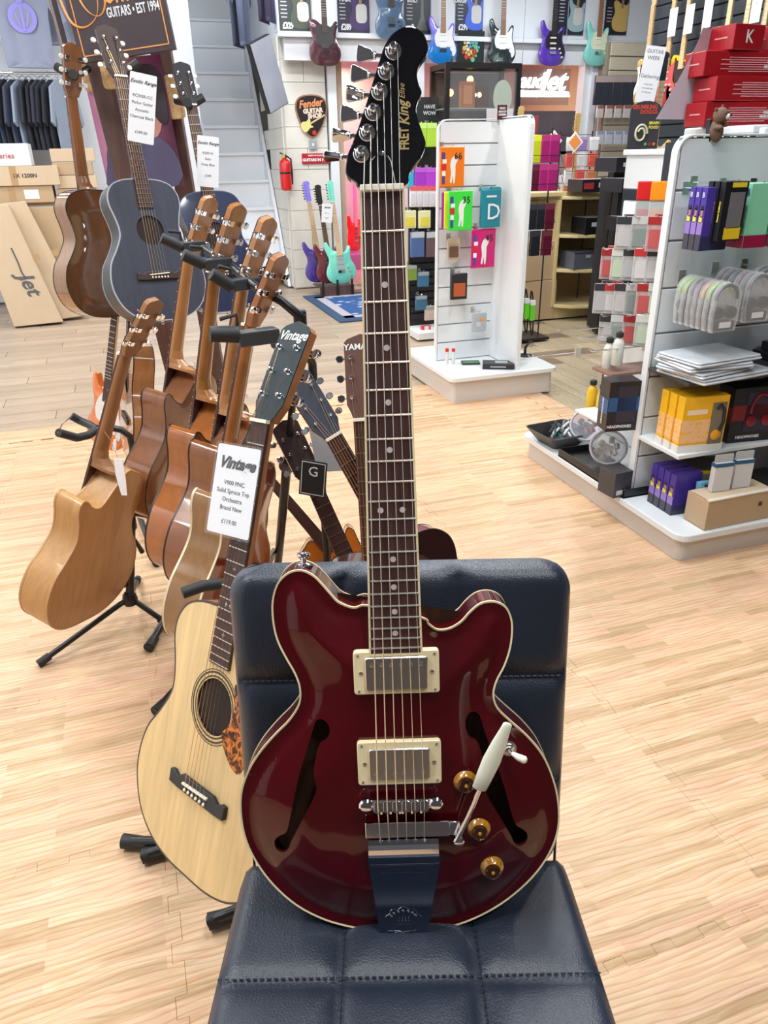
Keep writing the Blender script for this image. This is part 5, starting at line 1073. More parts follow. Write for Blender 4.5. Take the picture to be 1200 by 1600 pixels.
hpbox(tuple(on(2, .40, 962, 668)), .13, (.02, .09, .25), 'black headphone box with blue band left of the yellow boxes', -.18, 1, .205, .09)
MB().box((1.99-oR.x, 2.60-oR.y, .392), (.42, .24, .010)).build('side_shelf', M_LAMW, g2, smooth=0, bevel=.002)
# on the base: purple boxes, blue box, cardboard box, earphone boxes
for k in range(4): carton('earphone_box', 'purple earphone box on the stand base, %s of four' % ('rightmost', 'third', 'second', 'leftmost')[k], 'box', (1.945-.0*k, 2.155+.038*k, .12), .12, .034, .17, -.03, (.06, .03, .28), prints=lady, texts=())
carton('photo_box', 'pale blue framed box leaning beside the cardboard box', 'box', (2.02, 2.105, .12), .115, .02, .145, -.05, (.16, .42, .62), prints=(('f', .5, .48, .74, .66, (.12, .12, .08)), ('f', .5, .9, .6, .06, (.02, .03, .08))))
cb = thing('cardboard_box', 'plain open-topped cardboard box standing on the corner of the right stand', 'box', T(2.07, 2.045, .121) @ RZ(.02))
for c, d in (((0, -.055, .06), (.31, .004, .12)), ((0, .055, .06), (.31, .004, .12)), ((-.153, 0, .06), (.004, .11, .12)), ((.153, 0, .06), (.004, .11, .12)), ((0, 0, .003), (.31, .11, .004))): MB().box(c, d).build('board', M_CARD, cb, smooth=0, bevel=.001)
MB().box((0, .0, .1215), (.30, .105, .003)).build('flap', M_CARD2, cb, smooth=0); MB().box((0, -.052, .123), (.31, .018, .004)).build('rim', mat('cut_edge', (.72, .66, .56), .6), cb, smooth=0)
text('lettering', '圖', .02, cm((.12, .08, .05), .6), cb, T(.095, -.0585, .07) @ FR)
for k, (x, w_) in enumerate(((-.055, .078), (.04, .078))):
    t = carton('earphone_box', 'small white earphone box with dark blue top, %s one on the cardboard box' % ('left', 'right')[k], 'box', (2.07+x, 2.055, .246), w_, .026, .115, -.1, (.66, .66, .66), prints=(('f', .5, .94, 1.0, .13, (.02, .10, .22)), ('l', .5, .94, 1.0, .13, (.02, .10, .22))))
    MB().prism(rrect(w_, .035, .006, 3, 0, .130), -.001, .001).build('hang_tab', mat('frosted_tab', (.5, .52, .54), .3, var=0), t, smooth=0)
carton('flat_box', 'black and yellow flat box lying under the shelf behind the blue box', 'box', (2.11, 2.24, .26), .20, .16, .014, -.35, (.03, .03, .03), prints=(('f', .5, .5, 1, 1, (.80, .50, .01)), ('l', .5, .5, 1, 1, (.8, .5, .01))))
for k in range(3): carton('black_case', 'black accessory case in the shade under the shelf, %s' % ('left', 'middle', 'right')[k], 'case', (2.38+.16*k, 2.16, .12), .14, .2, .08+.03*k, .1*k, (.015, .016, .02), prints=(('f', .5, .5, .5, .3, (.12, .13, .15)),))
# long black tray, pen tray, clear tubs, bottles on the left of the base
tr = thing('tray', 'long low black tray along the left of the stand base', 'tray', T(1.885, 2.60, .12)); 
for c, d in (((0, 0, .004), (.16, .52, .008)), ((-.078, 0, .02), (.004, .52, .04)), ((.078, 0, .02), (.004, .52, .04)), ((0, -.258, .02), (.16, .004, .04)), ((0, .258, .02), (.16, .004, .04))): MB().box(c, d).build('tray_side', M_BLACK, tr, smooth=0, bevel=.001)
pt = thing('tray', 'black square bowl of pens and tuners at the far left corner of the stand', 'tray', T(1.90, 3.02, .12) @ RZ(.1))
b = MB(); r0, r1 = rrect(.15, .15, .02, 3), rrect(.25, .25, .03, 3); b_ = offset(r1, -.006); c_ = offset(r0, -.004)
band(b, [[(x, y, 0) for x, y in r0], [(x, y, .07) for x, y in r1], [(x, y, .07) for x, y in b_], [(x, y, .008) for x, y in c_]]); b.f += [tuple(range(len(r0))), tuple(range(3*len(r0), 4*len(r0)))[::-1]]; b.mi += [0, 0]; b.build('bowl', M_BLACK, pt, smooth=0)
for k in range(12):
    a = random.uniform(-.6, .6)+1.2; x, y = random.uniform(-.06, .06), random.uniform(-.05, .05); d = Vector((math.cos(a), math.sin(a), .1))*.05
    t = thing('pen', 'small pen or tuner lying loose in the black square bowl', 'pen', T(1.90+x, 3.02+y, .175+.003*k), 'pens in the black bowl'); MB().tube([-d, d], .006, 8).build('barrel', cm(((.6, .62, .65), (.02, .1, .1), (.03, .03, .03), (.7, .7, .7))[k % 4], .3), t); MB().tube([d*.6, d*1.15], .0072, 8).build('cap', cm((.02, .02, .03), .3), t)
M_TUB = mat('clear_tub', (.55, .56, .62), .08, var=0, alpha=.38, spec=.9)
for k, (x, y) in enumerate(((917, 668), (950, 703))):
    t = thing('clear_tub', 'round-mouthed clear plastic tub of %s, %s one' % (('leads', 'far') if k == 0 else ('white plugs', 'near')), 'tub', T(*on(2, .21, x, y)) @ RZ(-.6) @ RX(.9))
    MB().lathe([(.05, -.06), (.075, -.03), (.08, .03), (.078, .035)], n=22).build('tub_body', M_TUB, t, smooth=40)
    MB().tube([(.078*math.cos(a), .078*math.sin(a), .036) for a in np.linspace(0, 2*PI, 25)], .006, 8).build('rim', mat('tub_rim', (.5, .5, .56), .15, var=0), t, smooth=60)
    for q in range(14):
        a, r = q*2.4, .012+.042*((q*7) % 10)/10; o = MB().box((r*math.cos(a), r*math.sin(a), -.015+.02*(q % 3)), (.028, .020, .022), Matrix.Rotation(q, 3, 'Z') @ Matrix.Rotation(q*.7, 3, 'X')); o = o.build('plug', cm(((.72, .70, .62), (.55, .52, .35), (.5, .5, .52))[q % 3] if k else ((.03, .03, .06), (.05, .04, .08), (.25, .1, .1))[q % 3], .35), t, smooth=0, bevel=.004)
carton('small_box', 'small black accessory box with a white label near the stand leg', 'box', (1.80, 2.40, .125), .09, .10, .11, .1, (.05, .05, .055), prints=(('f', .4, .2, .5, .18, (.6, .6, .62)),))
def bottle(p, c, lab, h=.13):
    t = thing('bottle', lab, 'bottle', loc=p); MB().lathe([(.022, 0), (.024, .004), (.024, h*.62), (.018, h*.74), (.011, h*.80), (.011, h*.83)], n=18).build('bottle_body', cm(c, .25), t, smooth=40); MB().lathe([(.014, h*.83), (.016, h*.87), (.015, h*.97), (.008, h)], n=14).build('cap', M_RUBBER, t, smooth=40); return t
for k in range(2): bottle(tuple(on(0, 1.90, (948, 963)[k], (577, 570)[k])), (.66, .66, .60), 'white squeeze bottle with black cap, %s one on the upper ledge' % ('far', 'near')[k], .14)
for k in range(2): bottle(tuple(on(0, 1.90, (923, 938)[k], (640, 648)[k])), (.75, .48, .03), 'yellow bottle with black cap, %s one on the lower wire ledge' % ('far', 'near')[k], .14)
P = on(0, 1.9, 956, 577); MB().box((P.x-oR.x+.12, P.y-oR.y, P.z-.007), (.34, .14, .012)).build('ledge', cm((.25, .14, .10), .4), g2, smooth=0); P = on(0, 1.9, 931, 646); MB().box((P.x-oR.x+.12, P.y-oR.y, P.z-.007), (.34, .14, .012)).build('ledge', cm((.35, .25, .1), .4), g2, smooth=0)
# packets hanging on the left face
NC = [((.03, .03, .035), (.5, .5, .5)), ((.55, .56, .55), (.25, .3, .28)), ((.35, .02, .02), (.5, .1, .1)), ((.60, .62, .58), (.5, .6, .45)), ((.03, .03, .035), (.45, .46, .48)), ((.50, .03, .03), (.6, .6, .6))]
NM = ['black-header', 'clear', 'dark red', 'pale', 'black and silver', 'bright red']
for r, (py, pxs) in enumerate(((338, (980, 1004, 1030)), (388, (955, 972, 990, 1008, 1028)), (443, (944, 960, 976, 994, 1012, 1030)), (492, (952, 970, 990, 1010)))):
    for c, px in enumerate(pxs):
        P = on(0, 1.97+.03*((c+r) % 2), px, py); bc_, wc = NC[(r*2+c) % 6]; R_ = ('top', 'second', 'third', 'bottom')[r]; C_ = ('first', 'second', 'third', 'fourth', 'fifth', 'sixth')[c]
        packet('accessory_packet', '%s accessory packet hanging in the %s row, %s from the left' % (NM[(r*2+c) % 6], R_, C_), 'packet', P, .078, .13, mat('packet_film', tuple(.30+.3*v for v in wc), .2, var=.3, vscale=40), header=bc_, window=wc, rz=-.75, th=.012)
        packet('accessory_packet', '%s accessory packet behind the %s one of the %s row' % (NM[(r*2+c+1) % 6], C_, R_), 'packet', P+Vector((.045, .02, .006)), .078, .13, cm(tuple(.25+.3*v for v in wc), .3), header=bc_, rz=-.75)
        hookbar(g2, oR, (2.19, P.y, P.z-.005), .22, (-1, 0, 0))
for (c, px) in (((.60, .015, .015), 1011), ((.85, .28, .01), 1033)): P = on(0, 2.02, px, 283); packet('tuner_packet', '%s pouch hanging near the top of the stand, beside its edge' % ('red' if c[1] < .1 else 'orange'), 'packet', P, .066, .07, c, rz=-.75, th=.02); Q = P-Vector((0, 0, .072)); packet('tuner_packet', 'clear packet hanging right below the %s pouch' % ('red' if c[1] < .1 else 'orange'), 'packet', Q, .066, .085, (.42, .46, .45), rz=-.75, window=tuple(.3+.4*v for v in c))
MB().box((2.19-oR.x, 2.64-oR.y, 1.34), (.02, .44, .22)).build('header_panel', cm((.015, .02, .03), .4), g2, smooth=0); text('lettering', 'ESTABLISHED', .022, M_PAPER, g2, T(2.178-oR.x, 2.56-oR.y, 1.37) @ RZ(-PI/2) @ FR)
for (px, py) in ((822, 557), (872, 517), (905, 528), (925, 548)): P = on(0, 1.90, px+50, py-2); hookbar(g2, oR, (P.x+.12, P.y+.02, P.z), .26, (-1, 0, 0))
# bear clip on the top edge
bp = Y(1119, 212, 2.355); be = thing('bear_figure', 'small brown plush bear clip perched on the top edge of the right stand', 'toy', T(*bp) @ RZ(.3) @ RY(-.25)); M_FUR = mat('brown_plush', (.17, .095, .065), .85, var=.2, bump=.6, bscale=300)
def ell(mb, c, r, n=14):
    prof = [(math.sin(a), -math.cos(a)) for a in np.linspace(0, PI, 9)]; o = len(mb.v); mb.lathe(prof, n=n); mb.v[o:] = [(c[0]+x*r[0], c[1]+y*r[1], c[2]+z*r[2]) for x, y, z in mb.v[o:]]; return mb
ell(MB(), (0, 0, .015), (.022, .024, .036)).build('torso', M_FUR, be, smooth=60); ell(MB(), (.006, -.012, .062), (.024, .026, .025)).build('head', M_FUR, be, smooth=60)
for s in (-1, 1): ell(MB(), (.006+s*.018, -.006, .084), (.007, .004, .007)).build('ear', M_FUR, be, smooth=60); ell(MB(), (s*.018, -.018, .03), (.008, .018, .008)).build('paw', M_FUR, be, smooth=60)
ell(MB(), (.010, -.036, .056), (.012, .009, .009)).build('muzzle', cm((.6, .58, .55), .7), be, smooth=60); ell(MB(), (.012, -.045, .060), (.005, .004, .004)).build('nose', M_INK, be, smooth=60)
for s in (-1, 1): ell(MB(), (.008+s*.009, -.035, .068), (.0025, .002, .0025)).build('eye', M_INK, be)
MB().box((-.01, .022, .02), (.012, .015, .07)).build('clip', M_RUBBER, be, smooth=0)
# red microphone boxes on top of the stand
RD = (.33, .008, .014); lines = lambda: tuple(('f', .55, .2+.09*i, .5+.2*((i*3) % 2), .035, (.70, .35, .36)) for i in range(7))
z = 1.501
rb = [(0, .34, 0.0, -.03, 'bottom row', 0), (.02, .40, -.0, .02, 'second row, widest', 0), (-.01, .36, .03, -.04, 'third row', 0), (.075, .15, .02, .10, 'top row, left, with a large white letter', 1), (.26, .22, 0, -.14, 'top row, right', 0)]
x0 = Y(1098, 180, 2.62).x
for k, (dx, w_, dy, rz, lab, t_) in enumerate(rb):
    h_ = .082; zz = 1.501+min(k, 3)*.0835
    t = carton('microphone_box', 'glossy red wireless microphone box, %s' % lab, 'box', (x0+dx+w_/2, 2.66+dy, zz), w_, .12, h_, rz, RD, prints=(lines() if not t_ else ())+(('l', .5, .5, .5, .06, (.6, .3, .3)),), texts=((('f', .5, .5, 'K', .06, (.75, .72, .72), 0),) if t_ else (('f', .84, .55, 'WIRELESS', .012, (.8, .75, .75), 0), ('f', .84, .38, 'MICROPHONE', .012, (.8, .75, .75), 0))), bevel=.003)
for (dx, lab, k) in ((.37, 'bottom row, right end', 0), (.42, 'third row, right end', 2)): carton('microphone_box', 'glossy red wireless microphone box, %s' % lab, 'box', (x0+dx+.12, 2.66, 1.501+k*.0835), .2, .12, .082, -.05, RD, prints=lines(), bevel=.003)
sh_ = thing('paper_sheet', 'large curled white paper sheet leaning left of the red microphone boxes', 'paper', T(*Y(1086, 186, 2.70)))
o = MB(); L = []
for t_ in np.linspace(0, 1, 12):
    xx = .025-.19*(t_**1.8)*-1*-1+.14*t_; L.append([(-.16*(1-t_)**1.5-.02, .02*math.sin(t_*3), .30*t_), (.03*(1-t_)+.05*t_, .05-.02*t_, .30*t_)])
for y_ in (0, .0012): o.add([(x, y+y_, z) for l in L for x, y, z in l], [(2*i, 2*i+1, 2*i+3, 2*i+2) for i in range(11)])
o.build('sheet', mat('thin_paper', (.62, .60, .68), .6, var=.03), sh_, smooth=60)
# ================================================================= BACK OF THE SHOP
FY = 8.92 # face of the fascia
def hangM(px, pyb, y, rz=0, scale=1): # solid-body guitar hanging, tail at the sight point
    return T(*on(1, y, px, pyb)) @ RZ(rz) @ RX(-.03)
WHITE = (.78, .78, .80)
maroon_b = (.09, .03, .05)
E_ = [('maroon', 'matt maroon single-cutaway electric guitar with black guard hanging from the white fascia', (.085, .03, .045), TELE, 510, 103, (.02, .02, .025), dict(pick=(.03, .03, .03), boardc=(.06, .04, .035), neckc=(.2, .12, .08), knobs=2, hum=1, mirror=False)),
      ('slate', 'slate blue single-cutaway electric guitar hanging behind the black headstock', (.10, .17, .28), TELE, 612, 62, None, dict(pick=(.05, .06, .08), boardc=(.05, .03, .02), knobs=2, hum=1)),
      ('blue', 'bright blue to violet electric guitar with white guard hanging from the fascia', None, STRAT, 692, 100, WHITE, dict(pick=(.8, .8, .82), boardc=(.30, .17, .09), hum=1)),
      ('black', 'black electric guitar with white guard and pale edge hanging from the fascia', (.02, .035, .04), STRAT, 784, 102, WHITE, dict(pick=(.8, .8, .82), boardc=(.22, .12, .08), hum=1)),
      ('violet', 'deep purple electric guitar with black guard and cream pickups hanging over the white neon', (.10, .04, .42), STRAT, 862, 103, (.02, .02, .03), dict(pick=(.75, .65, .5), boardc=(.03, .02, .02))),
      ('mint', 'pale mint electric guitar with cream guard hanging rightmost on the fascia', (.25, .68, .62), STRAT, 932, 103, (.75, .80, .60), dict(pick=(.8, .8, .6), boardc=(.30, .14, .07)))]
bm_ = bpy.data.materials.new('blue_violet_fade'); bm_.use_nodes = True; nt = bm_.node_tree; b = nt.nodes['Principled BSDF']; b.inputs['Roughness'].default_value = .18; b.inputs['Coat Weight'].default_value = .8
tc = nt.nodes.new('ShaderNodeTexCoord'); sx_ = nt.nodes.new('ShaderNodeSeparateXYZ'); nt.links.new(tc.outputs['Object'], sx_.inputs[0]); mr = nt.nodes.new('ShaderNodeMapRange'); mr.inputs['From Min'].default_value = .12; mr.inputs['From Max'].default_value = .38
nt.links.new(sx_.outputs['Z'], mr.inputs['Value']); rp = nt.nodes.new('ShaderNodeValToRGB'); e = rp.color_ramp.elements; e[0].color = (.01, .20, .60, 1); e[1].color = (.28, .18, .85, 1); nt.links.new(mr.outputs['Result'], rp.inputs['Fac']); nt.links.new(rp.outputs['Color'], b.inputs['Base Color'])
M_FAD = bm_
for n, lab, c, kind, px, py, g, kw in E_:
    t = electric('electric_guitar', lab, hangM(px, py, 8.78, random.uniform(-.05, .05)), c or (.1, .2, .8), guard=g, kind=kind, mcol=M_FAD if c is None else None, scale=1.08, detail=1, **kw)
    w_ = t.matrix_world.translation; z = w_.z+.82*1.08
    MB().tube([(0, .03, .79), (0, .13, .79)], .012, 8).build('hanger_rod', M_BLACK, t); MB().tube([(-.03, -.02, .775), (-.03, .03, .785), (.03, .03, .785), (.03, -.02, .775)], .009, 8).build('hanger_fork', M_RUBBER, t, smooth=60)
# posters on the fascia
def poster(px0, px1, pyb, lab, price, c, kind=None, gc=(.3, .3, .3), lines=5, top=None):
    A, B = on(1, FY-.003, px0, pyb), on(1, FY-.003, px1, pyb); w_ = (B-A).length; h_ = .50
    t = thing('poster', lab, 'poster', T((A.x+B.x)/2, FY-.012, A.z)); MB().box((0, 0, h_/2), (w_, .008, h_)).build('sheet', cm(c, .4), t, smooth=0)
    if price: text('lettering', price, .075, M_PAPER, t, T(-w_/2+.09, -.005, .055) @ FR, .0005, bold=.003, wx=.75)
    for k in range(lines): MB().box((-w_/2+.055, -.005, .13+.033*k), (.06+.01*(k % 2), .001, .008)).build('text_line', cm((.55, .55, .6), .5), t, smooth=0)
    if top: text('lettering', top, .06, M_PAPER, t, T(-w_/2+.09, -.005, .30) @ FR, .0005, bold=.002, wx=.8)
    if kind is not None:
        pl = spline([(x*.8+w_*.22, z*.8+.03) for x, z in kind], 2); pl = [(max(-w_/2+.005, min(w_/2-.005, x)), z) for x, z in pl]
        MB().prism(pl, -.0062, -.0042).build('printed_guitar', cm(gc, .4), t, smooth=0)
        MB().box((w_*.22, -.0066, .37), (.03, .002, .22)).build('printed_neck', cm((.35, .22, .14), .4), t, smooth=0)
        if kind is not TELE: MB().prism(rrect(.12, .17, .04, 3, w_*.22+.01, .18), -.0075, -.0062).build('printed_guard', cm((.6, .6, .58), .4), t, smooth=0)
    return t
poster(437, 487, 50, 'dark poster priced £329 at the left end of the white fascia', '£329', (.03, .035, .035), STRAT, (.06, .07, .05))
poster(528, 577, 52, 'dark poster priced £289 left of the slate blue guitar', '£289', (.03, .03, .06), STRAT, (.07, .04, .14), top='MADE')
poster(632, 672, 52, 'dark poster with a pointed guitar, partly behind the black headstock', '9', (.035, .04, .06), None, top='BUILT')
vs_ = [(0, 0), (.07, -.0), (.02, .12), (.012, .3), (-.012, .3), (-.02, .12), (-.07, 0)]; P = on(1, FY-.02, 660, 46); pt2 = bpy.data.objects['poster.002'] if 'poster.002' in bpy.data.objects else None
if pt2: MB().prism([(x+.05, z+.03) for x, z in vs_], -.0062, -.0042).build('printed_guitar', cm((.14, .16, .14), .4), pt2, smooth=0)
poster(711, 753, 52, 'dark poster priced £299 showing a blue guitar', '£299', (.02, .03, .06), STRAT, (.06, .14, .70), top='ORIGINAL')
poster(868, 910, 54, 'dark poster showing a pale blue guitar beside the purple guitar', None, (.025, .03, .045), STRAT, (.32, .46, .50), lines=7)
poster(942, 977, 54, 'dark poster showing a butterscotch guitar at the right end of the fascia', None, (.02, .02, .025), TELE, (.66, .45, .14), lines=5)
# framed colourful print between the guitars
A = on(1, 8.88, 716, 104); pc = thing('framed_print', 'small black print with a colourful collage of objects below the blue guitar poster', 'picture', T(A.x+.14, 8.86, A.z)); MB().box((0, 0, .17), (.32, .012, .34)).build('board', cm((.02, .03, .03), .3), pc, smooth=0)
for k in range(26):
    a = k*2.4; r = .022*math.sqrt(k); c = ((.6, .05, .04), (.1, .4, .55), (.7, .5, .1), (.15, .45, .2), (.7, .7, .65))[k % 5]
    MB().prism(circ(.014+.006*(k % 3), 7, .9*r*math.cos(a), .17+r*math.sin(a)), -.010, -.007).build('collage_patch', cm(c, .4), pc, smooth=0)
# pick-shaped shop sign, switch, red sign, extinguisher
sg2 = thing('pick_sign', 'plectrum-shaped dark sign with orange script and cream guitar on the block pier', 'sign', T(2.19, 9.07, 1.62))
pk = spline([(0, 0), (.05, .025), (.12, .13), (.165, .27), (.155, .36), (.10, .41), (0, .425), (-.10, .41), (-.155, .36), (-.165, .27), (-.12, .13), (-.05, .025)], 4); pk = [(x*1.08, z) for x, z in pk]
MB().prism(pk, -.008, .012).build('sign_edge', cm((.35, .18, .10), .4), sg2, smooth=0); MB().prism(offset(pk, -.014), -.012, -.008).build('sign_face', cm((.02, .015, .015), .3), sg2, smooth=0)
text('lettering', 'Fender', .105, cm((.85, .30, .12), .4), sg2, T(-.01, -.0135, .335) @ RY(-.12) @ FR, .001, shear=.3, bold=.003, wx=.9)
text('lettering', 'GUITAR', .062, cm((.80, .66, .55), .4), sg2, T(.015, -.0135, .265) @ RY(-.08) @ FR, .001, bold=.004)
text('lettering', 'SHOP', .062, cm((.80, .66, .55), .4), sg2, T(.035, -.0135, .215) @ RY(-.08) @ FR, .001, bold=.004)
G2 = [(x*.34, z*.34) for x, z in TELE]; q = MB(); q.M = T(-.12, -.013, .09) @ RY(1.1); q.prism(spline(G2, 2), -.002, 0); q.build('printed_guitar', cm((.75, .68, .25), .4), sg2, smooth=0)
q = MB(); q.M = T(-.12, -.013, .09) @ RY(1.1); q.box((0, -.002, .2), (.016, .002, .2)); q.build('printed_neck', cm((.7, .55, .3), .4), sg2, smooth=0); MB().prism(circ(.024, 12, .02, .05), -.015, -.012).build('red_roundel', cm((.6, .03, .02), .4), sg2, smooth=0)
for c, d in (((0, -.018, 0), (.085, .03, .085)),): o = struct('socket_plate', MB().box((2.19, 9.075, 1.55), (.09, .02, .09)), cm((.35, .38, .42), .3)); tag(o, 'small grey switch plate below the plectrum-shaped sign', 'switch'); del o['kind']
MB().box((0, 0, 0), (.018, .012, .03)).build('rocker', M_PAPER, o, smooth=0).location = (2.19, 9.062, 1.55)
rs = thing('small_sign', 'red sign with white capitals on the block pier', 'sign', T(2.22, 9.075, 1.36)); MB().box((0, 0, .05), (.33, .01, .105)).build('plate', cm((.45, .02, .03), .3), rs, smooth=0, bevel=.002)
text('lettering', 'GUITARS IN HERE', .040, M_PAPER, rs, T(0, -.0062, .035) @ FR, .0005, bold=.002); text('lettering', "THERE'S NO PLACE LIKE", .018, M_PAPER, rs, T(0, -.0062, .08) @ FR, .0005, bold=.001)
ex = thing('fire_extinguisher', 'red fire extinguisher mounted on the block wall beside the stairs', 'fire extinguisher', T(1.84, 9.0, 1.09)); MR_ = mat('extinguisher_red', (.60, .008, .01), .25, coat=.6, var=.02)
MB().lathe([(.05, 0), (.062, .01), (.064, .03), (.064, .27), (.055, .30), (.025, .325), (.02, .335)], n=22).build('cylinder', MR_, ex, smooth=40); MB().lathe([(.0645, .17), (.0652, .172), (.0652, .188), (.0645, .19)], n=22).build('strap', M_BLACK, ex)
MB().box((0, 0, .35), (.035, .04, .03)).tube([(0, 0, .36), (-.05, 0, .385)], .008, 6).build('valve', M_BLACK, ex, smooth=0); MB().tube([(.02, 0, .35), (.07, 0, .32), (.075, 0, .15), (.07, 0, .06)], .010, 8).build('hose', M_RUBBER, ex, smooth=60); MB().lathe([(.02, 0), (.02, .012)], (-.02, -.03, .35), (0, -1, 0), 12).build('gauge', cm((.6, .4, .05), .3), ex)
MB().box((.03, .07, .2), (.02, .06, .1)).build('wall_bracket', M_BLACK, ex, smooth=0)
# tilted screen and hanging shirts by the stairs
tv = thing('television', 'wall television tilted downwards, its screen painted with a grey reflection, beside the stairs', 'television', frame(Vector((1.70, 8.78, 2.2)), (.80, .50, 0), (-.28, -.25, .9))); MB().box((0, .03, 0), (.30, .06, .66)).build('housing', M_BLACK, tv, smooth=0, bevel=.006)
MB().box((-.0, -.002, 0), (.28, .006, .64)).build('screen', mat('screen_reflection_grey', (.36, .38, .46), .18, var=.25, vscale=3), tv, smooth=0); MB().tube([(.02, .06, 0), (.1, .25, .05)], .02, 8).build('wall_arm', M_BLACK, tv)  # grey of the reflections is put into the screen's base colour
def tee(name, lab, M, c, w_=.52, h_=.70, emblem=None, sleeve=1, par=None):
    t = thing(name, lab, 't-shirt', M); o = [(-.22, 0), (.22, 0), (.235, .38), (.25, .46), (.33, .30), (.40, .36), (.30, .62), (.20, .69), (.09, .70), (.05, .665), (-.05, .665), (-.09, .70), (-.20, .69), (-.30, .62), (-.40, .36), (-.33, .30), (-.25, .46), (-.235, .38)]
    o = [(x*w_/.52, z*h_/.7) for x, z in o]; vs, fs = plate(o, (), .03, lambda V: -.012*np.cos(V[:, 0]*38)*np.clip(1.1-V[:, 1]/.7, 0, 1)-.02)
    vb = [(x, -y*.6+.03, z) for x, y, z in vs]; mb = MB().add(vs, fs).add(vb, [f[::-1] for f in fs]); mb.build('cloth', c if isinstance(c, bpy.types.Material) else cm(c, .85), t, smooth=60)
    MB().tube([(-.18, 0, .66), (0, 0, .74), (.18, 0, .66)], .006, 6).tube([(0, 0, .74), (.0, .0, .79), (.03, .03, .81)], .003, 5).build('hanger', M_CHROME, t)
    if emblem: 
        for rr, cc, yy in ((.125, emblem, -.036), (.085, c if not isinstance(c, bpy.types.Material) else emblem, -.038)):
            MB().prism(circ(rr, 22, 0, .40), yy, yy+.002).build('printed_roundel', cm(cc, .8), t, smooth=0)
        MB().box((0, -.041, .40), (.025, .002, .22)).box((-.0, -.0405, .53), (.05, .002, .03)).build('printed_emblem', cm(emblem, .8), t, smooth=0)
        for k in (-1, 1): MB().box((k*.045, -.041, .39), (.018, .002, .13), Matrix.Rotation(.3*k, 3, 'Y')).build('printed_emblem', cm(emblem, .8), t, smooth=0)
    return t
P = on(1, 8.9, 50, 106); tee('tee_shirt', 'grey t-shirt with lilac round emblem hanging on the left wall', T(P.x, 8.9, P.z) @ RZ(.06), (.26, .29, .40), emblem=(.30, .28, .72), w_=.50, h_=.76)
P = on(1, 9.15, 88, 70); tee('tee_shirt', 'plain pale grey t-shirt hanging behind the emblem shirt', T(P.x+.05, 9.15, P.z), (.30, .34, .45), w_=.48)
P = on(1, 8.95, 0, 22); tee('tee_shirt', 'black t-shirt at the top left picture edge', T(P.x-.05, 8.95, P.z), (.02, .02, .03))
for k, (px, py, c, lab) in enumerate(((378, 76, (.05, .06, .10), 'dark blue shirt hanging beside the tilted television, left one'), (417, 38, (.04, .03, .07), 'black shirt with violet print hanging over the television, right one'))):
    P = on(1, 9.0, px, py); tee('tee_shirt', lab, T(P.x, 8.9, P.z) @ RZ(1.0), c, w_=.34, h_=.8)
# clothes rail with dark t-shirts
rl = thing('clothes_rail', 'chrome clothes rail carrying many dark t-shirts at the back left', 'clothes rail', T(-.75, 9.1, 0)); zr = on(1, 9.1, 40, 114).z
MB().tube([(-1.2, 0, zr), (.5, 0, zr)], .012, 10).build('rail', M_CHROME, rl); 
for x in (-1.15, .45): MB().tube([(x, 0, zr), (x, 0, .02)], .014, 8).build('upright', M_CHROME, rl); MB().tube([(x, -.25, .02), (x, .25, .02)], .014, 8).build('foot', M_CHROME, rl)
sc_ = [(.02, .025, .035), (.03, .035, .06), (.05, .06, .10), (.28, .33, .42), (.015, .015, .02), (.05, .05, .055), (.55, .30, .26), (.03, .05, .09), (.02, .02, .03), (.25, .30, .40)]
nm = ['black', 'navy', 'dark blue', 'pale grey', 'jet black', 'charcoal', 'pink', 'blue-black', 'sooty', 'light blue-grey']
side_ = None
for k in range(26):
    x = -.75-1.05+.058*k; ci = (k*7+k//3) % 10
    if ci == 6 and k != 17: ci = 0
    P = (x, 9.1, zr-.06-.62)
    lt = {6: 'pink t-shirt between dark ones on the clothes rail', 3: 'pale grey t-shirt among the dark ones on the clothes rail', 9: 'light blue-grey t-shirt among the dark ones on the clothes rail'}
    t = thing('hung_tee_shirt', lt.get(ci, 'dark t-shirt hanging edge-on along the chrome clothes rail'), 't-shirt', T(*P) @ RZ(-.5+.1*math.sin(k)), {3: 'pale grey t-shirts on the rail', 9: 'light blue-grey t-shirts on the rail', 6: None}.get(ci, 'dark t-shirts on the clothes rail'))
    y0 = [(-.20, 0), (.20, .0), (.21, .34), (.24, .20), (.29, .24), (.22, .55), (.10, .62), (-.10, .62), (-.22, .55), (-.29, .24), (-.24, .20), (-.21, .34)]
    MB().prism(y0, -.012, .012, 'yz').build('cloth', cm(sc_[ci], .85), t, smooth=0, bevel=.006); MB().tube([(0, -.14, .60), (0, 0, .66), (0, .14, .60)], .004, 5).tube([(0, 0, .66), (0, 0, .695), (.0, .015, .70)], .003, 5).build('hanger', M_CHROME if k % 3 else M_IVORY, t)
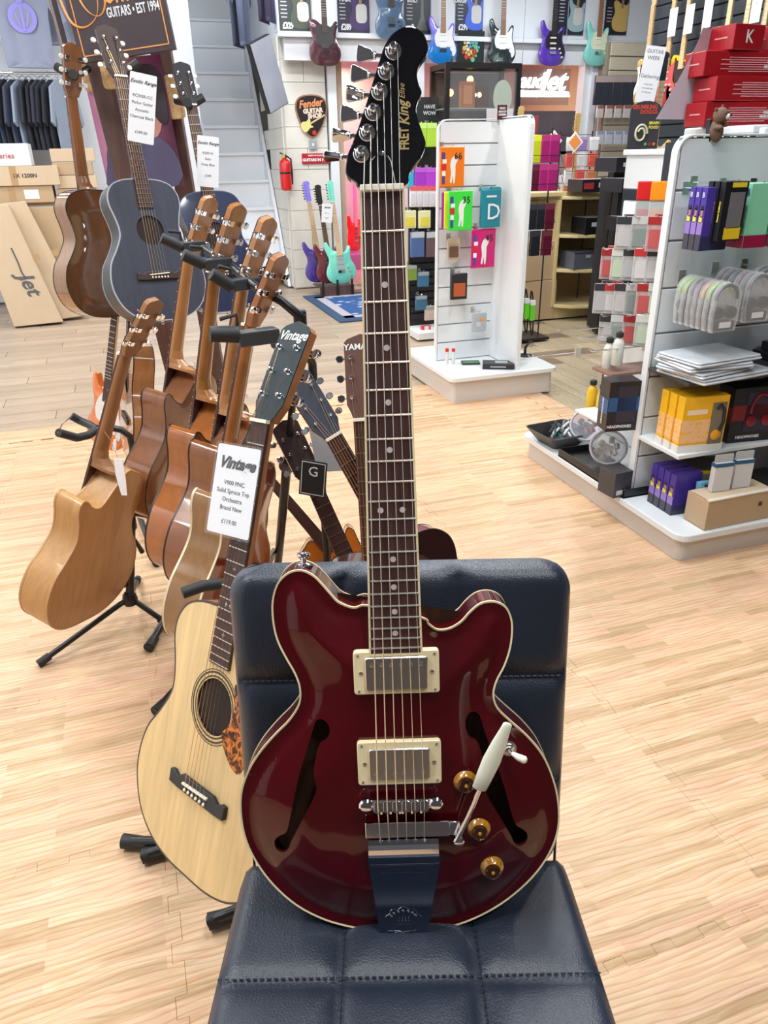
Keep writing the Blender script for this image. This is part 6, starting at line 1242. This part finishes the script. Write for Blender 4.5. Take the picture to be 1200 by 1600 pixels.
# cardboard boxes on the left
def cbox(lab, M, w, d, h, m=None, label_=None, tape=1, txt=None):
    t = thing('cardboard_box', lab, 'box', M); MB().box((0, 0, h/2), (w, d, h)).build('carton', m or M_CARD, t, smooth=0, bevel=.004)
    if tape: MB().box((w*.18, -d/2-.001, h/2), (.06, .002, h*.98)).build('tape', M_TAPE, t, smooth=0)
    if label_: MB().box((label_*w, -d/2-.0015, h*.5), (.13, .002, h*.55)).build('paper_label', M_PAPER, t, smooth=0)
    if txt: text('lettering', txt[0], txt[1], txt[2], t, T(txt[3]*w, -d/2-.002, h*txt[4]) @ FR, .0005, bold=.001)
    return t
tb = thing('table', 'low stacking shelf under the cardboard boxes at the back left', 'shelf', T(-1.1, 8.75, 0)); MB().box((0, 0, 1.055), (1.9, .5, .03)).build('shelf_board', M_CARD, tb, smooth=0)
for x in (-.9, .88): MB().box((x, .2, .52), (.04, .04, 1.04)).build('leg', M_BLACK, tb, smooth=0)
cbox('long brown cardboard box with a white label, lower of the left pile', T(-1.15, 8.62, 1.072), 1.15, .36, .15, label_=.33)
cbox('long brown cardboard box with tape strips, upper of the left pile', T(-1.12, 8.60, 1.225), 1.25, .36, .17, M_CARD2, -.08, txt=('1X 1200N', .05, M_INK, .26, .5))
t = cbox('white printed carton on top of the left pile of boxes', T(-1.22, 8.62, 1.398), 1.0, .34, .19, M_PAPER, tape=0, txt=('Guitar Series', .07, cm((.45, .1, .1), .5), .18, .45)); text('lettering', 'age', .09, cm((.2, .2, .05), .5), t, T(-.12, -.173, .15) @ FR, shear=.3)
for k in range(4): cbox('small brown carton end, %s of the column behind the hanging guitar' % ('bottom', 'second', 'third', 'top')[k], T(-.36+.02*(k % 2), 8.62, 1.072+.118*k), .36 if k < 3 else .40, .3, .113, M_CARD2 if k % 2 else M_CARD, tape=0)
big = cbox('large flat cardboard carton standing upright behind the guitar cartons', T(-.55, 8.42, .0) @ RX(-.03), .85, .10, 1.03, M_CARD, tape=0)
def gbox(lab, x, y, s, rz, tilt, logo):
    t = thing('guitar_carton', lab, 'box', T(x, y, .0) @ RZ(rz) @ RX(-.10) @ RY(tilt)); o = [(-.20, 0), (.25, 0), (.22, .12), (.0, 1.10), (-.24, 1.10), (-.26, .5)]
    o = [(x_*s, z*s) for x_, z in o]; MB().prism(o, -.07, .07).build('carton', M_CARD2, t, smooth=0, bevel=.004)
    if logo:
        MB().tube([(x_*s, -.073, z*s) for x_, z in spline([(-.06, .72), (-.03, .58), (-.02, .50), (.0, .44), (-.05, .43)], 4, False)], .007, 5).build('guitar_doodle', cm((.10, .11, .12), .6), t); text('lettering', 'Jet', .19, cm((.10, .11, .12), .6), t, T(.02, -.0715, .38) @ RY(1.25) @ FR, .0008, shear=.35, bold=.004)
    MB().box((.14*s, -.0715, .62*s), (.06, .002, .06), Matrix.Rotation(-.2, 3, 'Y')).build('tape', M_TAPE, t, smooth=0)
gbox('tapered guitar carton with a black handwritten-style logo leaning in front at left', -.93, 8.02, .98, .05, -.02, 1)
gbox('tapered guitar carton leaning behind the logo carton', -.74, 8.20, 1.0, .1, -.07, 0)
# electric guitars on a wooden floor stand by the doorway
ws = thing('guitar_rack', 'dark wooden floor rack holding the three upright electric guitars by the doorway', 'guitar stand', T(2.22, 8.45, -.01))
MB().box((0, .12, .10), (.40, .34, .015)).build('base_board', wood('walnut_board', (.07, .04, .025), (.12, .07, .045), rough=.5), ws, smooth=0, bevel=.003); MB().box((0, -.055, .06), (.40, .02, .12)).build('front_board', M_BRN, ws, smooth=0, bevel=.003)
for x in (-.17, .0, .17): MB().box((x, -.08, .10), (.02, .03, .17)).build('peg', M_BLACK, ws, smooth=0, bevel=.004)
electric('electric_guitar', 'mint green electric guitar with maple neck and white price tag in the floor rack', T(2.30, 8.42, .12) @ RX(-.09) @ RY(-.075), (.22, .78, .60), kind=STRAT, headc=(.22, .75, .60), neckc=(.66, .48, .30), pick=(.4, .4, .42), hum=2, scale=1.12, knobs=2)
electric('electric_guitar', 'dark red electric guitar half hidden behind the mint one', T(2.20, 8.53, .12) @ RX(-.09) @ RY(-.09), (.16, .02, .03), kind=STRAT, headc=(.03, .03, .03), boardc=(.1, .06, .04), pick=(.1, .1, .1), hum=2, scale=1.08, knobs=2)
electric('electric_guitar', 'purple electric guitar at the back of the floor rack with lilac headstock', T(2.11, 8.64, .12) @ RX(-.09) @ RY(-.10), (.07, .04, .30), kind=STRAT, headc=(.26, .22, .75), pick=(.1, .1, .1), hum=2, scale=1.12, knobs=2)
P = on(1, 8.41, 511, 333); t = price_tag('white price tag on the neck of the mint guitar in the floor rack', T(P.x, 8.41, P.z) @ RY(.1), .12, .19, [('Bolt-on', .014, .0), ('£299', .018, -.05)], ('MIAMI', .024, .04), sleeve=False)
# back room: red guitar under magenta light
electric('electric_guitar', 'bright red electric guitar standing in the magenta-lit back room', T(*on(1, 10.6, 557, 392)) @ RZ(.7), (.80, .01, .01), kind=STRAT, scale=1.15, pick=(.1, .1, .1))
sh2 = thing('display_plinth', 'low plinth carrying the red guitar in the back room', 'plinth', loc=(on(1, 10.6, 557, 392).x, 10.6, 0)); MB().box((0, 0, on(1, 10.6, 557, 392).z/2-.01), (.8, .5, on(1, 10.6, 557, 392).z-.02)).build('plinth_block', cm((.35, .2, .25), .5), sh2, smooth=0, bevel=.005)
# dark glass cabinet behind the middle stand
cab = thing('glass_cabinet', 'black framed glass cabinet with warm lamps behind the middle stand', 'cabinet', T(3.74, 8.15, 0)); x0, x1 = -.40, .40; zt_ = 2.25
for x in (x0, x1): 
    for y in (-.2, .2): MB().box((x, y, zt_/2), (.045, .045, zt_)).build('frame_post', M_BLACK, cab, smooth=0)
for z in (.05, zt_-.02): MB().box((0, 0, z), (.84, .44, .05)).build('frame_rail', M_BLACK, cab, smooth=0)
MB().box((0, .2, zt_/2), (.8, .01, zt_-.1)).build('back_panel', cm((.10, .08, .08), .5), cab, smooth=0)
for z in (1.25, 1.55, 1.85): MB().box((0, 0, z), (.78, .36, .012)).build('glass_shelf', mat('shelf_glass', (.5, .6, .6), .1, alpha=.5, var=0), cab, smooth=0)
mg = mat('cabinet_glass', (.5, .55, .6), .05, alpha=.10, var=0, spec=.8); MB().box((0, -.21, zt_/2), (.76, .006, zt_-.14)).build('glass_door', mg, cab, smooth=0)
for k, (x, z) in enumerate(((-.08, 2.12), (.02, 1.98), (-.30, 2.0))):
    t = thing('cabinet_bulb', 'small warm glowing bulb in the glass cabinet, %s' % ('uppermost', 'middle', 'left')[k], 'lamp', T(3.74+x, 8.1, z)); ell(MB(), (0, 0, 0), (.035, .035, .035), 12).build('bulb', mat('warm_bulb', (1, .6, .25), .3, emit=(1, .55, .18), estr=9 if k == 1 else 4, var=0), t)
carton('framed_case', 'orange leather-brown frame standing in the glass cabinet', 'case', (3.62, 8.08, 1.86), .16, .05, .24, 0, (.45, .13, .03), prints=(('f', .5, .5, .6, .7, (.62, .25, .08)),)); carton('dark_case', 'dark brown case in the glass cabinet', 'case', (3.80, 8.1, 1.86), .14, .05, .2, 0, (.10, .03, .02))
t = thing('oval_mirror', 'pale oval mirror card leaning in front of the glass cabinet', 'mirror', T(3.92, 7.86, 1.86)); MB().prism([(x*.8, z*1.2) for x, z in circ(.13, 26, 0, .07)], -.006, .006).build('oval_face', mat('pale_mirror', (.42, .50, .44), .25, var=0), t, smooth=0); MB().box((0, .02, -.1), (.02, .02, .2)).build('stand_rod', M_CHROME, t)
t = carton('info_card', 'large white information card with a pictogram behind the middle stand', 'card', (3.88, 7.82, 1.42), .30, .012, .42, 0, (.68, .68, .72), prints=tuple(('f', .5, .62-.07*i, .8, .012, (.4, .4, .42)) for i in range(5))); text('lettering', '0', .07, M_INK, t, T(.07, -.009, .07) @ FR)
t = carton('leaflet', 'small maroon leaflet with white capitals standing on the middle stand top', 'leaflet', tuple(on(1, 4.55, 784, 187)-Vector((0, 0, .0))), .062, .008, .078, 0, (.09, .02, .03)); 
for s, z in (('READ', .060), ('ABOUT', .042), ('NAMM', .026)): text('lettering', s, .016, M_PAPER, t, T(0, -.0052, z) @ FR, bold=.0004)
sl = thing('chalk_sign', 'small black sign with white lettering beside the glass cabinet', 'sign', T(*on(1, 8.3, 668, 192))); MB().box((0, 0, .11), (.25, .012, .26)).build('board', cm((.02, .03, .035), .5), sl, smooth=0); text('lettering', 'HAVE', .05, M_PAPER, sl, T(.02, -.007, .15) @ FR, bold=.001); text('lettering', 'WOW', .05, M_PAPER, sl, T(.02, -.007, .09) @ FR, bold=.001)
MB().box((0, .02, -.7), (.03, .02, 1.4)).build('post', M_TRIM, sl, smooth=0)
# neon sign
nz = on(1, 8.0, 850, 132); ne = thing('neon_sign', 'bright white neon script sign glowing over the back counter', 'neon sign', T(nz.x, 8.0, nz.z)); M_NEON = mat('neon_tube', (1, 1, 1), .3, emit=(.82, 1, .97), estr=7, var=0)
text('lettering', 'Jet', .27, M_NEON, ne, T(.10, 0, .03) @ FR, .012, shear=.35, bold=.004); text('lettering', 'aud', .20, M_NEON, ne, T(-.16, 0, .03) @ FR, .012, shear=.35, bold=.003)
MB().prism([(-.30, -.115), (.32, -.115), (.30, -.065), (-.29, -.055)], -.012, .012).build('underline_tube', M_NEON, ne, smooth=0, bevel=.008); MB().box((0, .04, -.02), (.66, .01, .34)).build('backing', mat('neon_backing', (.06, .06, .07), .1, alpha=.25, var=0), ne, smooth=0)
for s in (-1, 1): MB().tube([(s*.25, .04, .14), (s*.25, .04, .75)], .003, 5).build('suspension_wire', M_CHROME, ne)
# back counter with dark goods, coloured light strip and card racks
ctr = thing('back_counter', 'cream wooden counter with curved open shelves at the back', 'counter', T(3.95, 6.15, 0)); M_CRM = mat('cream_birch', (.64, .53, .28), .45, var=.04)
MB().box((.02, .32, .05), (.75, .40, .10)).build('plinth', M_CRM, ctr, smooth=0)
for z in (.12, .44, .74, 1.06): MB().prism([(-.22, .5), (.5, .5), (.5, -.02), (.30, -.08), (.10, -.08), (-.08, -.02), (-.20, .10)], z-.014, z+.014, 'xy').build('shelf', M_CRM, ctr, smooth=0, bevel=.004)
MB().box((-.21, .30, .58), (.02, .40, .93)).build('side_panel', M_CRM, ctr, smooth=0); MB().box((.14, .49, .58), (.70, .02, .93)).build('back_panel', mat('birch_painted_shade', (.50, .38, .20), .5), ctr, smooth=0)  # back panel is the birch darkened, shelf shade put into its colour
MB().box((-.35, .36, 1.09), (1.5, .5, .035)).build('counter_top', M_CRM, ctr, smooth=0, bevel=.004); MB().box((-.70, .50, .53), (.95, .02, 1.06)).build('front_panel', M_CRM, ctr, smooth=0)
carton('storage_box', 'grey storage box with clasp on the middle counter shelf', 'box', (4.02, 6.25, .454), .34, .25, .15, 0, (.13, .14, .18), prints=(('f', .42, .75, .16, .16, (.5, .5, .52)), ('f', .5, .96, 1.02, .08, (.05, .05, .08))))
carton('string_carton', 'black carton of silver packets on the upper counter shelf', 'box', (4.12, 6.22, .754), .40, .24, .14, 0, (.012, .012, .016), prints=(('f', .25, .6, .2, .25, (.6, .6, .6)), ('f', .7, .55, .2, .25, (.6, .25, .2)), ('t', .5, .5, .9, .8, M_BAG)))
P = on(1, 6.1, 915, 300); carton('string_carton', 'black and red carton of silver packets on the counter top', 'box', (P.x+.06, 6.12, 1.11), .32, .24, .10, 0, (.02, .012, .016), prints=(('f', .2, .5, .3, .5, (.35, .04, .05)), ('f', .65, .55, .3, .4, (.6, .6, .6)), ('t', .5, .5, .9, .8, M_BAG)))
sup = thing('carton_tower', 'black shelf tower carrying the long black cartons', 'shelf', T(4.15, 5.75, 0)); MB().box((.05, 0, .60), (.62, .28, 1.2)).build('tower', cm((.02, .02, .03), .5), sup, smooth=0, bevel=.004)
for k, (px, py, y, w_, lab) in enumerate(((955, 268, 5.6, .52, 'upper'), (962, 300, 5.45, .5, 'middle'), (968, 360, 5.3, .46, 'lower'))):
    P = on(1, y, px, py); MB().box((P.x+.2-4.15, y-5.75, (P.z-.004)/2), (.4, .08, P.z-.006)).build('upright', M_BLACK, sup, smooth=0); carton('black_carton', 'long black open carton stacked near the poster, %s' % lab, 'box', (P.x+.2, y, P.z), w_, .3, .10, 0, (.012, .012, .02), prints=(('f', .22, .5, .2, .3, (.5, .5, .5)), ('t', .5, .5, .92, .85, M_BAG)))
# cardboard boxes beside the counter
cbox('upper of two brown cardboard boxes beside the cream counter', T(3.55, 6.45, .36) @ RZ(.05), .40, .36, .34, M_CARD, tape=0); cbox('lower of two brown cardboard boxes beside the cream counter', T(3.57, 6.46, .0) @ RZ(-.02), .42, .38, .355, M_CARD, tape=0)
for nm_, z in (('upper', .36), ('lower', 0)): pass
t = carton('greeting_box', 'pale yellow display box of folded leaflets on the cardboard boxes', 'box', (3.52, 6.42, .702), .26, .2, .20, .05, (.70, .66, .34), prints=(('f', .5, .4, .9, .4, M_BAG),))
# wire racks with bright packets right of the middle stand
def wire_rack(lab, x, y, cols, zs, w_=.095, h_=.16, wd_=.42):
    r = thing('wire_rack', lab, 'display rack', T(x, y, 0)); 
    for s in (-1, 1): MB().tube([(s*wd_/2, .06, .02), (s*wd_/2, .06, max(zs)+.05)], .006, 6).build('rack_post', M_BLACK, r)
    for z in zs: MB().tube([(-wd_/2, .06, z+.02), (wd_/2, .06, z+.02), (wd_/2, -.08, z-.14), (-wd_/2, -.08, z-.14), (-wd_/2, .06, z+.02)], .003, 5).build('wire_tier', M_BLACK, r)
    MB().box((0, .06, .01), (wd_+.05, .3, .02)).build('rack_foot', M_BLACK, r, smooth=0)
    for i, z in enumerate(zs):
        for j, c in enumerate(cols[i]):
            packet('hanging_packet', '%s packet, tier %s, place %s on the wire rack' % (c[1], ('one', 'two', 'three', 'four')[i], ('one', 'two', 'three', 'four', 'five')[j]), 'packet', (x-wd_/2+.06+j*(wd_-.1)/max(1, len(cols[i])-1), y-.02-.01*j, z), w_, h_, c[0], header=tuple(min(1, q*1.3+.02) for q in c[0]), th=.03)
YL = ((.62, .68, .02), 'fluorescent yellow'); MG = ((.40, .02, .17), 'magenta'); BK = ((.02, .02, .03), 'black'); DR = ((.12, .01, .03), 'dark red')
P = on(1, 5.6, 830, 225)
wire_rack('black wire rack of yellow, magenta and black packets right of the middle stand', P.x+.06, 5.6, ((YL, YL, MG, MG), (YL, DR, MG, MG), (BK, BK, BK, DR), (BK, BK, DR)), (P.z+.06, P.z-.14, P.z-.42, P.z-.62), .085, .19, .30)
P = on(1, 6.4, 905, 232); CL = [((.62, .10, .08), 'red and white'), ((.66, .66, .70), 'white'), ((.55, .2, .1), 'orange'), ((.5, .55, .6), 'pale grey'), ((.30, .2, .45), 'lilac')]
wire_rack('card rack of small white and red packets on the back counter', P.x, 6.4, ((CL[1], CL[4], CL[1]), (CL[0], CL[1], CL[0]), (CL[1], CL[0], CL[2]), (CL[2], CL[1], CL[3])), (P.z+.09, P.z-.04, P.z-.17, P.z-.30), .085, .11, .32)
for k, (px, py) in enumerate(((865, 220), (898, 222))):
    P = on(1, 6.2, px, py); t = thing('diamond_sign', 'small white and orange diamond sign on the counter, %s' % ('left', 'right')[k], 'sign', T(*P) @ RY(PI/4)); MB().box((0, 0, 0), (.115, .008, .115)).build('sign_card', M_PAPER, t, smooth=0); MB().box((0, -.005, 0), (.085, .003, .085)).build('orange_panel', cm((.85, .30, .08), .4), t, smooth=0); q = MB(); q.M = RY(-PI/4); q.tube([(0, .0, -.08), (0, 0, 1.12-P.z)], .004, 6); q.build('stem', M_CHROME, t)
# dim window area with coloured light strip
bb = thing('shop_window', 'dark back window panel with rainbow light strip under the neon sign', 'window', T(on(1, 7.9, 850, 235).x, 7.95, on(1, 7.9, 850, 237).z)); MB().box((0, 0, .18), (.75, .02, .42)).build('dark_pane', mat('dark_pane', (.10, .08, .09), .15, var=.4, vscale=4), bb, smooth=0)
for k, c in enumerate(((.05, .1, 1), (.02, .4, .9), (0, .9, .8), (.2, .95, .4), (.9, .9, .3))): MB().box((-.22+.036*k, -.015, .075), (.022, .01, .07)).build('light_bar', mat('light_bar', c, .3, emit=c, estr=2.2, var=0), bb, smooth=0, bevel=.004)
MB().box((.12, -.015, .075), (.13, .008, .012)).build('light_bar', mat('light_bar', (.8, 0, .7), .3, emit=(.8, 0, .7), estr=1.5, var=0), bb, smooth=0); MB().box((-.12, -.012, .24), (.10, .006, .22)).build('red_cloth', cm((.35, .06, .08), .6), bb, smooth=0)
MB().box((0, 0, -.6), (.6, .02, 1.2)).build('lower_panel', cm((.4, .3, .28), .5), bb, smooth=0)
for k, (px, y, c, lab) in enumerate(((808, 7.4, (.70, .50, .20), 'electric guitar headstock with maple neck left of the neon sign'), (893, 7.2, (.72, .48, .16), 'electric guitar with honey maple neck right of the neon sign'))):
    P = on(1, y, px, 300 if k else 290); electric('electric_guitar', lab, T(P.x, y, P.z-.25), (.62, .78, .80) if k == 0 else (.7, .7, .75), kind=STRAT, neckc=c, guard=WHITE, scale=1.0)
    b = thing('display_block', 'grey display block under the maple-necked guitar %s of the neon sign' % ('left', 'right')[k], 'plinth', T(P.x, y+.02, 0)); MB().box((0, 0, (P.z-.25)/2), (.3, .2, P.z-.26)).build('block', cm((.3, .3, .32), .5), b, smooth=0, bevel=.005)
# dark accessory rack left of the middle stand
ar = thing('accessory_rack', 'black slatted accessory rack between the red guitar neck and the white stand', 'display rack', T(2.55, 6.2, 0))
MB().box((0, .03, .75), (.52, .03, 1.5)).build('back_panel', M_BLACK, ar, smooth=0); MB().box((0, -.10, .03), (.6, .40, .06)).build('base', M_LAMW, ar, smooth=0, bevel=.005)
for k in range(9): MB().box((0, .005, .14+.06*k), (.50, .012, .045)).build('slat', cm((.02, .02, .025), .4), ar, smooth=0)
for k, x in enumerate((-.18, -.05, .09, .2)): carton('red_white_packet', 'small red and white packet on the base of the dark rack, %s' % ('first', 'second', 'third', 'fourth')[k], 'packet', (2.55+x, 6.03, .061), .08, .05, .03, .1*k, (.6, .05, .05), prints=(('f', .5, .5, .5, 1, (.7, .7, .7)),))
def rackpk(px, py, w_, h_, c, lab, header=None, window=None): P = on(1, 6.1, px, py); packet('accessory_packet', lab, 'packet', P, w_, h_, c, header=header, window=window, th=.03); hookbar(ar, Vector((2.55, 6.2, 0)), (P.x, 6.2, P.z), .1)
for k, px in enumerate((642, 658, 674)): rackpk(px, 192, .085, .17, (.38, .62, .06), 'lime green cloth packet in the top row of the dark rack, %s' % ('left', 'middle', 'right')[k], header=(.5, .75, .2))
for k, px in enumerate((637, 656, 673)): rackpk(px, 262, .095, .15, ((.03, .40, .65), (.35, .04, .50), (.42, .05, .55))[k], '%s packet in the second row of the dark rack' % ('sky blue', 'purple', 'violet')[k], header=((.1, .5, .7), (.45, .1, .6), (.5, .1, .62))[k])
for k, px in enumerate((645, 655, 665, 675, 684)): rackpk(px, 290, .055, .16, (.72, .68, .70), 'red and white bagged packet in the third row of the dark rack, %s' % ('first', 'second', 'third', 'fourth', 'fifth')[k], header=(.70, .10, .12), window=(.6, .6, .66))
for k, px in enumerate((640, 663)): rackpk(px, 329, .105, .135, (.72, .70, .42), 'cream packet with yellow oval in the fourth row of the dark rack, %s' % ('left', 'right')[k], window=(.70, .62, .08))
for k, px in enumerate((652, 676)): rackpk(px, 362, .12, .20, ((.08, .14, .32), (.14, .09, .10))[k], '%s clear-bagged packet in the fifth row of the dark rack' % ('blue', 'brown')[k], header=(.5, .52, .56))
for k, (px, py, c) in enumerate(((642, 415, (.20, .30, .06)), (661, 425, (.05, .16, .28)), (658, 462, (.05, .14, .25)), (672, 478, (.6, .5, .45)))): rackpk(px, py, .10, .12, c, '%s packet low on the dark rack' % ('olive', 'steel blue', 'lower blue', 'pale multicoloured')[k], header=(.3, .34, .36))
# posters, hero card and guitars on the dark slatwall at right
def wallM(px, py, x=4.62): return T(*on(0, x, px, py)) @ RZ(-PI/2+.0)
WG = [(1003, 168, (.68, .42, .10), TELE, 'natural butterscotch electric guitar hanging on the dark slatwall, furthest left', (.03, .03, .03)), (1034, 166, (.50, .01, .02), STRAT, 'red electric guitar on the dark slatwall, behind the printed white poster', (.6, .1, .1)), (1056, 166, (.85, .55, .01), TELE, 'bright yellow single-cutaway electric guitar on the dark slatwall', (.05, .03, .03)), (1084, 164, (.55, .36, .12), TELE, 'amber electric guitar on the dark slatwall, behind the curled paper', (.2, .15, .12))]
for px, py, c, kd, lab, g in WG:
    electric('electric_guitar', lab, wallM(px, py), c, guard=g, kind=kd, scale=1.0, neckc=(.70, .50, .26), pick=(.6, .55, .5))
for k, (px, w_) in enumerate(((1118, .9), (1145, .9), (1172, .9), (1198, .9))):
    electric('electric_guitar', 'pale maple-necked electric guitar on the dark slatwall, %s behind the red boxes' % ('first', 'second', 'third', 'fourth')[k], wallM(px, 168, 4.62), ((.4, .1, .1), (.1, .2, .4), (.6, .6, .55), (.1, .1, .1))[k], guard=WHITE, kind=STRAT, neckc=(.72, .54, .32), scale=1.0)
for k, (px, py) in enumerate(((1051, 35), (1077, 30), (1106, 20), (1182, 10))):
    P = on(0, 4.585, px, py); price_tag('white price tag on a maple neck at the dark slatwall, %s from the left' % ('first', 'second', 'third', 'fourth')[k], T(*P) @ RZ(-PI/2), .10, .20, [('£', .03, .02)], sleeve=False)
P = on(1, 5.29, 1016, 117); t = price_tag('printed white notice reading Guitar Week hanging in front of the dark slatwall', T(*P) @ RZ(-.35) @ RY(.12), .145, .36, [('GUITAR', .034, .145), ('WEEK', .034, .105), ('Gathering', .034, -.01), ('every week', .014, -.06), ('come and play', .014, -.085), ('all welcome', .014, -.11)], sleeve=False)
electric('electric_guitar', 'black-headed electric guitar standing behind the white notice', T(*on(1, 5.35, 1012, 300)) @ RZ(-.4), (.62, .35, .06), kind=TELE, headc=(.02, .03, .04), guard=WHITE, scale=.98)
P = on(1, 4.9, 1002, 234); t = thing('show_card', 'dark arched show card with red lettering and a cream swirl beside the counter', 'card', T(*P) @ RZ(-.3)); w_ = .21; o = [(-w_/2, 0), (w_/2, 0), (w_/2, .25)]+[(w_/2*math.cos(a), .25+.05*math.sin(a)) for a in np.linspace(.2, PI-.2, 8)]+[(-w_/2, .25)]
MB().prism(o, -.005, .005).build('card', cm((.04, .04, .05), .4), t, smooth=0); text('lettering', 'GRUMBLING', .036, cm((.62, .06, .03), .5), t, T(-.01, -.006, .262) @ FR, bold=.001, wx=.85); text('lettering', 'DOGGS', .034, cm((.62, .06, .03), .5), t, T(.02, -.006, .232) @ FR, bold=.001)
MB().tube([(-.02+.045*math.cos(a)*(1-.06*a), -.008, .10+.06*math.sin(a)*(1-.06*a)) for a in np.linspace(0, 9, 40)], .008, 6).build('cream_swirl', cm((.62, .60, .42), .5), t, smooth=60); text('lettering', 'BRAIN', .024, cm((.75, .65, .1), .5), t, T(.065, -.006, .165) @ FR, bold=.001); text('lettering', 'FOOD', .024, cm((.75, .65, .1), .5), t, T(.065, -.006, .138) @ FR, bold=.001)
for k, c in enumerate(((.1, .5, .1), (.4, .02, .05), (.7, .2, .02))): MB().prism(circ(.010, 8, .02+.03*k, .035), -.007, -.005).build('printed_pick', cm(c, .5), t, smooth=0)
MB().box((0, .02, -P.z/2), (.15, .02, P.z-.01)).build('prop', M_BLACK, t, smooth=0)
wc = thing('white_counter', 'pale mint-white counter block behind the large display stand', 'counter', T(3.55, 3.9, 0)); MB().box((0, 0, .61), (1.3, .5, 1.22)).build('counter_body', cm((.015, .02, .03), .4), wc, smooth=0, bevel=.006); MB().box((0, 0, 1.31), (1.3, .5, .18)).build('counter_fascia', M_LAMW, wc, smooth=0, bevel=.004); MB().box((0, -.02, 1.415), (1.34, .56, .03)).build('counter_top', M_LAMW, wc, smooth=0, bevel=.004)
for k in range(14):
    x = 3.0+.09*k; t = thing('machine_head_set', 'small set of machine heads lined up on the white counter', 'machine head', T(x, 3.78, 1.431), 'machine heads on the white counter'); MB().box((0, 0, .035), (.05, .03, .07)).build('backing', M_GLOSSB, t, smooth=0)
    for s in (-1, 1): 
        for q in range(2): ell(MB(), (s*.028, -.01, .02+.03*q), (.010, .008, .010), 8).build('button', M_IVORY, t)
# accessories on the far beige slatwall
for r, (py, n, z) in enumerate(((118, 5, 0), (165, 4, 0), (205, 4, 0))):
    for k in range(n):
        P = on(1, 8.55, 938+14*k, py); packet('wall_packet', '%s accessory packet on the far beige slatwall, %s row, place %s' % (('black', 'small white', 'white and blue')[r], ('top', 'middle', 'lower')[r], ('one', 'two', 'three', 'four', 'five')[k]), 'packet', P, (.13, .09, .10)[r], (.30, .13, .14)[r], ((.03, .035, .05), (.62, .58, .55), (.55, .58, .66))[r], header=((.45, .35, .33), (.4, .1, .1), (.3, .35, .6))[r], th=.03)
